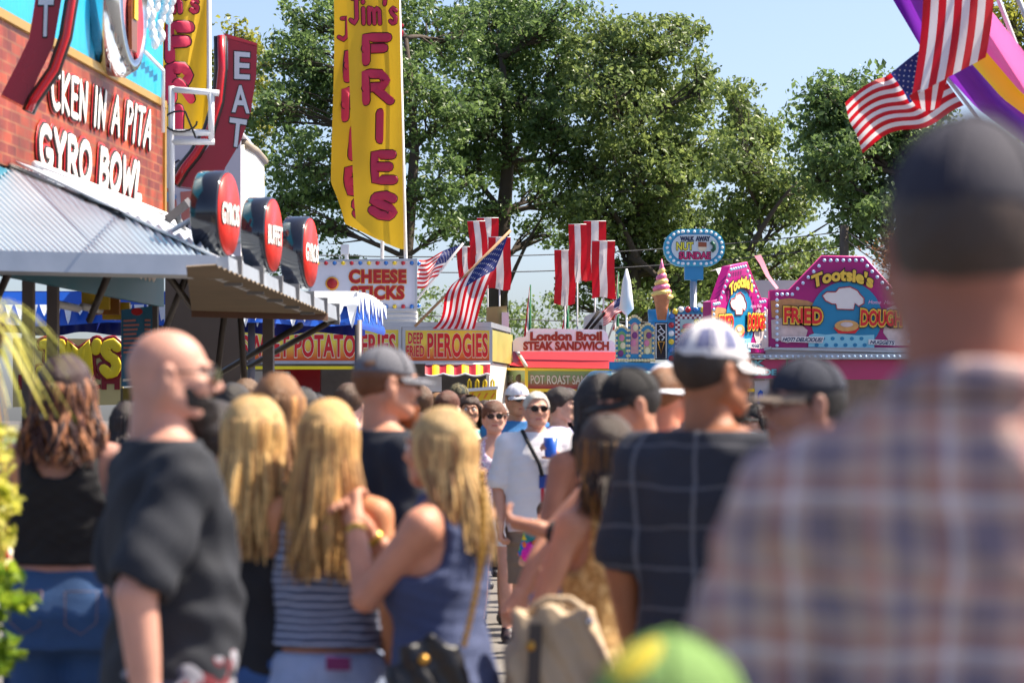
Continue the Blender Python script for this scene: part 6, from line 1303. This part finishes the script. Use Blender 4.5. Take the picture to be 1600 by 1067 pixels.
# child with rainbow dress and pompom garland
kid = person('small child in rainbow tie dye dress with bright pompom garland in front of the men', 853, 17.2, 1.03, 10, 'f', 1.12, skin_rgb=(214, 160, 140), hair=dict(style='short', rgb=(96, 62, 40), vol=.016), top=dict(kind='tee', mat=blotch('tie_dye', [(236, 210, 40), (40, 170, 90), (30, 110, 190), (236, 120, 40)], 9), hem=.6, hang=1.0), bottom=dict(kind='short', mat=bluec), arms=('bent', 'down'), lod=1.2)
gl = thing('garland', 'bright pink orange and teal pompom garland held by the small child', 'garland', P(838, 850, 17.0)); pc = [M('pom_%d' % i, c, .9, .15, 30, .5) for i, c in enumerate([(240, 40, 170), (244, 120, 50), (40, 130, 140), (236, 60, 90), (250, 210, 60)])]
for i, (x, y, r) in enumerate([(826, 866, .045), (834, 858, .05), (842, 848, .045), (832, 834, .045), (836, 820, .04), (850, 838, .04), (856, 824, .036), (845, 878, .045), (836, 888, .036)]):
    m = MB(); c = P(x, y, 16.95) - gl.location
    for k in range(26):
        d = Vector((random.gauss(0, 1), random.gauss(0, 1), random.gauss(0, 1))).normalized() * r * .6; m.ell(c + d, (r * .5,) * 3, pc[[0, 0, 1, 2, 2, 3, 0, 1, 4][i]], 6, 4)
    lb(m, 'pompom', gl)
# distant heads between the two groups
far = [(684, 24.5, 1.74, 196, 'm', 'sandy haired man facing away left of the camouflage capped man', dict(hair=dict(style='short', rgb=(140, 100, 60), vol=.014), top=dict(kind='tee', mat=greyc))),
       (716, 23.0, 1.80, 168, 'm', 'man in camouflage cap facing away in the distance beneath the french fry sign', dict(hair=dict(style='short', rgb=(90, 60, 40), vol=.006), cap=dict(mat=blotch('camo', [(70, 66, 46), (110, 100, 70), (40, 44, 34)], 22)), top=dict(kind='tee', mat=cloth('cloth_olive', (84, 88, 66))))),
       (742, 25.5, 1.67, 30, 'f', 'distant brown haired woman looking right between the camouflage cap and white cap', dict(hair=dict(style='bob', rgb=(110, 72, 44), len=.14), glasses=(30, 24, 24), top=dict(kind='tank', mat=cloth('cloth_rose', (190, 120, 130))))),
       (789, 27.5, 1.66, 0, 'm', 'distant white haired man seen past the white capped man', dict(hair=dict(style='short', rgb=(200, 196, 190), vol=.008), top=dict(kind='tee', mat=whitec))),
       (757, 28.5, 1.70, 200, 'm', 'distant man in red shirt deep in the crowd near the fry stand corner', dict(hair=dict(style='short', rgb=(60, 44, 36), vol=.01), top=dict(kind='tee', mat=cloth('cloth_red', (170, 30, 40))))),
       (664, 27.0, 1.72, 150, 'm', 'distant man in orange shirt beside the grey capped man', dict(hair=dict(style='short', rgb=(100, 70, 50), vol=.01), top=dict(kind='tee', mat=cloth('cloth_orange', (200, 110, 60))))),
       (894, 25.0, 1.69, 20, 'm', 'distant man in teal shirt behind the auburn haired woman', dict(hair=dict(style='short', rgb=(70, 50, 36), vol=.01), top=dict(kind='tee', mat=cloth('cloth_teal', (40, 120, 130))))),
       (497, 21.0, 1.70, 170, 'm', 'man in dark cap facing the fries counter behind the brown haired woman', dict(hair=dict(style='short', rgb=(40, 30, 26), vol=.006), cap=dict(mat=cloth('cap_charcoal', (44, 44, 52))), top=dict(kind='tee', mat=whitec))),
       (556, 22.0, 1.74, 190, 'm', 'man with black hair in line at the fries counter', dict(hair=dict(style='short', rgb=(28, 24, 24), vol=.014), top=dict(kind='tee', mat=greyc))),
       (1182, 19.0, 1.615, 310, 'f', 'person in black hat and blue shirt at the right looking left below the pink stand', dict(hair=dict(style='bob', rgb=(40, 30, 28), len=.15), cap=dict(mat=blackc), top=dict(kind='tee', mat=cloth('cloth_navyblue', (70, 80, 140))))),
       (1212, 21.0, 1.66, 280, 'm', 'man in grey cap and grey shirt facing left beside the plaid shirted man', dict(hair=dict(style='short', rgb=(120, 110, 100), vol=.006), cap=dict(mat=cloth('cap_stone', (120, 112, 104))), top=dict(kind='tee', mat=greyc))),
       (1150, 24.0, 1.70, 200, 'm', 'distant man in white shirt seen past the trucker cap', dict(hair=dict(style='short', rgb=(60, 44, 34), vol=.01), top=dict(kind='tee', mat=whitec))),
       (1092, 26.0, 1.68, 180, 'f', 'distant blonde woman hidden mostly by the trucker cap man', dict(hair=dict(style='bob', rgb=(190, 150, 90), len=.2), top=dict(kind='tank', mat=maroon)))]
for i, (x, Y, H, fc, sx_, lbv, kw) in enumerate(far):
    person(lbv, x, Y, H, fc, sx_, 1.0, skin_rgb=[SKL, SKT, SKP][i % 3], bottom=dict(kind=['shorts', 'jeans'][i % 2], mat=[khaki, jean, navyc][i % 3]), arms=(['down', 'bent', 'relaxed'][i % 3], ['relaxed', 'down'][i % 2]), head=([0, 8, -10][i % 3], 0), lod=1.25, **kw)
more = [(598, 26.0, 1.68, 20, 'f', 'distant woman with dark ponytail in yellow top behind the grey capped man', (60, 40, 30), 'cloth_lemon', (220, 190, 80)), (640, 29.0, 1.75, 175, 'm', 'distant tall man in plain green shirt facing the pierogies sign', (90, 66, 44), 'cloth_fern', (70, 110, 70)), (702, 30.5, 1.66, 350, 'f', 'distant blonde woman in pink top walking towards us under the fry sign', (200, 160, 100), 'cloth_pink', (220, 140, 160)),
 (728, 33.0, 1.72, 190, 'm', 'faraway man in navy shirt near the striped valance', (50, 40, 34), 'cloth_navy', ()), (770, 32.0, 1.70, 10, 'm', 'faraway bearded looking man in black shirt left of the white capped man', (70, 50, 36), 'cloth_black', ()), (840, 30.0, 1.76, 180, 'm', 'faraway man in pale blue shirt behind the grey haired man', (110, 80, 56), 'cloth_paleblue', (150, 180, 210)), (862, 27.0, 1.66, 5, 'f', 'distant woman in orange top behind the lavender shirted young man', (80, 50, 36), 'cloth_orange', ()),
 (920, 31.0, 1.70, 190, 'm', 'faraway man in red shirt under the pot roast board', (60, 44, 34), 'cloth_red', ()), (1165, 29.0, 1.69, 185, 'f', 'faraway woman in violet top at the pink lemonade window', (120, 80, 50), 'cloth_violet', (120, 90, 160)), (1200, 31.0, 1.74, 175, 'm', 'faraway man in mustard shirt in line at the pink stand', (50, 40, 34), 'cloth_mustard', (190, 150, 60)), (1232, 26.0, 1.70, 200, 'm', 'distant man in brown shirt just left of the plaid shoulder', (40, 32, 28), 'cloth_brown', (110, 80, 60)),
 (452, 27.0, 1.71, 170, 'm', 'distant man in grey shirt waiting under the blue canopy', (80, 60, 44), 'cloth_grey', ()), (200, 15.0, 1.62, 185, 'f', 'dark haired woman in green top between the jeans woman and the bald man', (44, 30, 26), 'cloth_fern', ())]
for i, (x, Y, H, fc, sx_, lbv, hr, cn_, cc) in enumerate(more):
    person(lbv, x, Y, H, fc, sx_, 1.0, skin_rgb=[SKT, SKL, SKP][i % 3], hair=dict(style='short' if sx_ == 'm' else 'bob', rgb=hr, len=.2, vol=.014, n=110), top=dict(kind='tee', mat=cloth(cn_, cc)), bottom=dict(kind=['jeans', 'shorts'][i % 2], mat=[jean, khaki, greyc][i % 3]), arms=(['relaxed', 'down', 'bent'][i % 3], ['down', 'relaxed'][i % 2]), head=([-12, 6, 0][i % 3], 0), lod=1.35)
more2 = [(655, 19.5, 1.75, 200, 'm', 'man with short brown hair in tan shirt right of the grey capped man', (110, 76, 50), 'cloth_tan', (190, 160, 120)), (700, 20.5, 1.72, 160, 'm', 'man with reddish hair in pale green shirt left of the camouflage capped man', (130, 72, 44), 'cloth_mint', (160, 200, 170)), (733, 21.6, 1.70, 5, 'f', 'curly haired woman in turquoise top walking towards us beneath the fry sign', (70, 46, 34), 'cloth_turq', (60, 170, 180)),
 (888, 22.6, 1.76, 15, 'm', 'tall man in coral shirt behind the lavender shirted young man', (60, 46, 38), 'cloth_coral', (220, 110, 90)), (365, 14.0, 1.70, 185, 'm', 'man in burgundy shirt facing the stands between the bald man and brown haired woman', (50, 38, 32), 'cloth_maroon', ()), (385, 17.0, 1.76, 175, 'm', 'tall man in white shirt facing away under the gyro awning corner', (120, 88, 60), 'cloth_white', ()),
 (472, 16.0, 1.70, 195, 'f', 'woman with black hair in teal top behind the striped tank woman', (28, 24, 26), 'cloth_teal', ()), (546, 17.5, 1.74, 170, 'm', 'man with brown hair in blue shirt just left of the grey capped man', (86, 60, 42), 'cloth_blue', ()), (1130, 17.5, 1.72, 190, 'm', 'man in grey shirt hidden behind the trucker cap shoulder', (70, 52, 40), 'cloth_grey', ())]
for i, (x, Y, H, fc, sx_, lbv, hr, cn_, cc) in enumerate(more2):
    person(lbv, x, Y, H, fc, sx_, 1.0, skin_rgb=[SKL, SKP, SKT][i % 3], hair=dict(style='short' if sx_ == 'm' else 'bob', rgb=hr, len=.2, vol=.014, n=110), top=dict(kind='tee', mat=cloth(cn_, cc)), bottom=dict(kind=['shorts', 'jeans'][i % 2], mat=[khaki, jean, navyc][i % 3]), arms=(['down', 'bent', 'relaxed'][i % 3], ['relaxed', 'down'][i % 2]), head=([10, -6, 0][i % 3], 0), lod=1.3)
# worker inside the fries stand
wk = person('worker in red shirt leaning over the counter inside the fries stand', 535, 46.0, 1.84, 330, w=1.05, skin_rgb=SKL, hair=dict(style='short', rgb=(60, 40, 30)), top=dict(kind='tee', mat=cloth('cloth_workred', (150, 20, 30))), bottom=dict(kind='jeans', mat=blackc), arms=('fwd', 'bent'), lod=1.3, group='stand workers')
# --- right centre
bc = person('bearded man in black cap looking left beside the trucker cap man', 986, 9.2, 1.69, 292, w=1.02, skin_rgb=(196, 136, 108), hair=dict(style='short', rgb=(40, 30, 26), vol=.008), beard=dict(rgb=(110, 72, 28), len=.04), cap=dict(mat=cloth('cap_black', (28, 26, 28))), top=dict(kind='tank', mat=cloth('cloth_dimgrey', (112, 110, 116)), hem=.96), bottom=dict(kind='shorts', mat=blotch('tan_print', [(190, 152, 96), (160, 122, 70), (210, 176, 120)], 30), waist=1.12), arms=(((-.2, -.2, 1.2), (-.08, -.36, 1.02)), ((.24, -.12, 1.17), (.08, -.34, 1.23))), head=(-4, 12), hq=True, curl=.9)
bracelet(bc, 'wristwatch', 1, blackc, .036, .02)
person('dark haired person half hidden behind the black capped man', 936, 10.6, 1.70, 200, 'f', 1.0, skin_rgb=(176, 116, 90), hair=dict(style='bob', rgb=(36, 26, 24), len=.3), top=dict(kind='tank', mat=blackc), bottom=dict(kind='jeans', mat=jean), arms=('down', 'bent'))
bg2 = bag('handbag', 'large slouchy grey beige handbag carried low at the centre bottom', 'bag', 868, 1046, 7.7, .34, .34, .2, M('leather_taupe', (186, 162, 132), .55, .15, 8, .3), -12, taper=.62)
m = MB(); m.tube([(-.07, 0, .14), (-.06, .0, .17), (-.02, 0, .19), (.04, 0, .19), (.07, 0, .17), (.08, 0, .14)], .012, M('leather_taupe', ()), 8); lb(m, 'handle', bg2)
m = MB(); m.ell((.1, -.04, .135), (.012, .012, .012), chrome, 8, 6); m.ell((-.05, -.085, .07), (.016, .01, .016), M('brass', ()), 8, 6); lb(m, 'stud', bg2)
m = MB(); m.prism([(-.055, -.075, .13), (-.02, -.077, .13), (-.03, -.098, -.12), (-.06, -.096, -.12)], (0, -.008, 0), M('leather_dark', (70, 60, 54), .5, .15)); lb(m, 'strap', bg2)
hb = person('woman in tan printed dress carrying the grey beige handbag on her lowered arm', 946, 8.1, 1.545, 215, 'f', .9, skin_rgb=(186, 132, 108), hair=dict(style='bob', rgb=(50, 34, 24), rgb2=(150, 104, 40), mix=.35, len=.22), top=dict(kind='tank', mat=blotch('tan_dress', [(196, 156, 98), (170, 130, 78), (214, 180, 124)], 30), hem=.7), bottom=dict(kind='skirt', mat=MATS['tan_dress']), arms=(((-.17, -.08, 1.14), (-.12, -.29, 1.2)), ((.26, -.0, 1.15), (.3, -.06, .93))), hq=True, curl=1.0)
wp = patterned('windowpane', [(2, .105, [(0, (42, 44, 56)), (.93, (86, 86, 94))]), (0, .19, [(0, (42, 44, 56)), (.94, (104, 104, 112))])], 'LIGHTEN', .8)
tk = person('man in white and navy trucker cap and dark windowpane t-shirt seen from behind', 1112, 7.5, 1.775, 148, w=1.06, skin_rgb=(160, 100, 68), hair=dict(style='short', rgb=(40, 28, 22), vol=.008), beard=dict(rgb=(50, 34, 26), len=.008), glasses=(20, 18, 20), cap=dict(mat=cloth('cap_mesh_white', (222, 218, 220), .05), mat2=cloth('cap_mesh_navy', (104, 108, 146)), fn=lambda c: (c[:, 1] > -.02) & (c[:, 2] > .058) & (np.abs(np.mod(np.arctan2(c[:, 0], c[:, 1]) + .3, .8) - .4) < .27) & (c[:, 2] < .112), tall=.012), top=dict(kind='tee', mat=wp, hem=.8, sleeve=.85, pad=.024), bottom=dict(kind='jeans', mat=blackc), arms=(((-.26, .02, 1.13), (-.25, -.06, .9)), 'down'), head=(-24, 2), hq=True)
person('person in shiny white cap with red emblem behind the trucker cap man', 1040, 11.0, 1.74, 160, w=1.0, skin_rgb=(210, 140, 110), hair=dict(style='short', rgb=(120, 80, 50), vol=.005), cap=dict(mat=M('cap_satin', (226, 228, 236), .3, .05), mat2=M('emblem_red', (190, 30, 60), .5, .1), fn=lambda c: (np.abs(c[:, 2] - .065) < .014) & (c[:, 0] < -.02) & (c[:, 1] > -.04) & (c[:, 1] < .08), yaw=190), top=dict(kind='tee', mat=cloth('cloth_pinkish', (206, 150, 140))), bottom=dict(kind='jeans', mat=jean), arms=('down', 'down'))
person('man in dark cap with tan brim facing left, head just left of the plaid shoulder', 1262, 7.2, 1.685, 285, w=1.0, skin_rgb=(150, 104, 88), hair=dict(style='short', rgb=(30, 26, 26), vol=.006), cap=dict(mat=cloth('cap_ink', (36, 40, 56)), brim=cloth('brim_tan', (120, 104, 92))), top=dict(kind='tee', mat=greyc), bottom=dict(kind='jeans', mat=jean), arms=('down', 'down'))
# --- right foreground
plaid = patterned('plaid_flannel', [(0, .15, [(0, (181, 150, 140)), (.16, (119, 106, 119)), (.36, (193, 163, 153)), (.44, (218, 206, 210)), (.5, (178, 127, 117)), (.62, (189, 159, 149)), (.72, (128, 114, 132)), (.82, (201, 170, 160)), (.93, (203, 136, 121))], .2), (2, .15, [(0, (181, 150, 140)), (.18, (124, 108, 121)), (.38, (198, 166, 156)), (.46, (218, 206, 210)), (.52, (181, 131, 119)), (.64, (189, 159, 149)), (.74, (132, 116, 132)), (.84, (201, 170, 160)), (.94, (203, 138, 122))], .1)])
nr = person('large man in plaid shirt and dark cap filling the right foreground, back turned', 1524, 3.0, 1.838, 172, w=.88, skin_rgb=(160, 98, 76), hair=dict(style='short', rgb=(54, 40, 34), vol=.007), cap=dict(mat=cloth('cap_slate', (46, 44, 58)), tall=.012), top=dict(kind='shirt', mat=plaid, hem=.76, sleeve=.95, pad=.026, collar=True, wr=.008), bottom=dict(kind='jeans', mat=jean), arms=(((-.27, .0, 1.13), (-.32, -.08, .9)), ((.27, 0, 1.13), (.32, -.06, .9))), head=(-12, 2), hq=True, neckw=1.2, slope=.035)
kd = person('child in bright green and yellow cap at the bottom before the plaid man', 1048, 2.74, 1.325, 128, w=1.0, hs=1.02, skin_rgb=(150, 96, 76), hair=dict(style='short', rgb=(50, 34, 28), vol=.008), cap=dict(mat=cloth('cap_green', (110, 144, 76), .08), mat2=cloth('cap_yellow', (196, 176, 50), .06), fn=lambda c: (c[:, 2] > .05) & (np.hypot(c[:, 0] + .005, c[:, 1] - .075) < .034)), top=dict(kind='tee', mat=cloth('cloth_sky', (90, 130, 180))), bottom=dict(kind='shorts', mat=navyc), arms=('down', 'down'), hq=True)
# ---------------------------------------------------------------- plants at the left edge
lg_ = leaf_mat('grass_yellow', (150, 160, 50), (214, 206, 110)); lo_ = leaf_mat('grass_orange', (206, 130, 40), (226, 190, 70)); lgr = leaf_mat('leaf_bright', (70, 104, 24), (140, 164, 50))
def blades(c, n, L, wd, droop, spread):
    V, F = [], []
    for i in range(n):
        a = random.uniform(0, 2 * math.pi); l = L * random.uniform(.6, 1.1); up_ = random.uniform(.35, .9); b = len(V); w_ = wd * random.uniform(.7, 1.2)
        for j in range(9):
            u = j / 8; r = l * u * (.35 + .65 * u ** .5) * spread; z = l * (up_ * u - droop * u * u); p = Vector(c) + Vector((math.cos(a) * r, math.sin(a) * r, z)); t = Vector((-math.sin(a), math.cos(a), 0)) * w_ * (1 - u * .85)
            V += [p - t, p + t]
        F += [[b + 2 * j, b + 2 * j + 1, b + 2 * j + 3, b + 2 * j + 2] for j in range(8)]
    return np.array([tuple(v) for v in V]), np.array(F)
hp = thing('hanging_plant', 'yellow green arching grass plant spilling from a basket at the left edge', 'plant', P(-10, 520, 9.5)); c = P(-48, 505, 9.3)
V1, F1 = blades(c, 120, .46, .01, 1.05, .72); V2, F2 = blades(c + Vector((0, 0, -.03)), 60, .55, .007, 1.5, .24); V, F = merge([(V1, F1), (V2, F2)]); np_mesh('blade', V, F, [lg_], hp, kind='stuff')
V, F = blades(c + Vector((.02, 0, -.1)), 34, .6, .006, 1.6, .22); np_mesh('dry_blade', V, F, [lo_], hp, kind='stuff')
m = MB(); m.lathe(c + Vector((0, 0, -.16)), [(.06, 0), (.1, .05), (.12, .16), (.1, .16)], M('basket', (90, 70, 50), .8, .2, 20, .4), 20); m.build('basket', hp)
m = MB(); m.tube([c + Vector((0, 0, -.05)), c + Vector((-.01, .0, 1.2))], .006, black, 5); m.build('hanger', hp)
def bushy(label, px, Y, z0, z1, rx, n, mat, size, grp):
    X = (px - CX) * Y / FPX; t = thing('potted_shrub', label, 'plant', (X, Y, 0), grp); C = np.stack([X + rng.normal(size=n) * rx, Y + rng.normal(size=n) * rx, z0 + rng.random(n) * (z1 - z0)], 1)
    V, F = leaves(C, np.full(n, .07), 26, size, .6); np_mesh('foliage', V, F, [mat], t, smooth=False); m = MB(); m.tube([(X, Y, .3), (X, Y, z1 - .1)], [.025, .01], bark, 6); m.build('stem', t)
    m = MB(); m.lathe((X, Y, 0), [(.13, 0), (.19, .34), (.2, .36), (.17, .36), (.16, .3)], M('terracotta', (150, 80, 56), .8, .15), 20); m.build('pot', t)
bushy('bright green leafy plant at the bottom left corner', -52, 8.6, .45, 1.06, .075, 60, lgr, .07, 'potted plants at the left')
bushy('pale yellow flowering plant under the hanging grass at the left edge', -40, 9.0, 1.05, 1.5, .05, 60, lg_, .045, 'potted plants at the left')
so2 = thing('octagonal_sign', 'red octagonal sign with yellow mark at the lower left edge', 'sign', P(-6, 900, 9.2)); q = Pl((0, 9.2, 0), 0); m = MB(); m.prism(q.pts([(-4 + 24 * math.cos(R(22.5 + 45 * k)), 890 + 38 * math.sin(R(22.5 + 45 * k))) for k in range(8)]), (0, .02, 0), red); fo = m.build('plate', so2); m = MB(); m.prism(q.pts([(-6, 900), (10, 884), (12, 890), (0, 912)], .004), (0, -.004, 0), yellow); m.build('mark', fo)
m = MB(); m.tube([P(-6, 930, 9.22), Vector((P(-6, 0, 9.22).x, 9.22, 0))], .02, grey); m.build('post', so2)
bn = thing('litter_bin', 'dark blue bin with pale rim behind the woman in jeans', 'bin', P(18, 900, 10.2) * 1); X = P(18, 0, 10.2).x; bn.location = (X, 10.2, 0); m = MB(); m.lathe((X, 10.2, 0), [(.2, 0), (.24, .98), (.22, 1.02)], M('bin_blue', (26, 66, 120), .5, .1), 24); m.build('drum', bn); m = MB(); m.lathe((X, 10.2, 1.02), [(.25, 0), (.26, .02), (.25, .05), (.2, .05)], cream, 24); m.build('rim', bn)
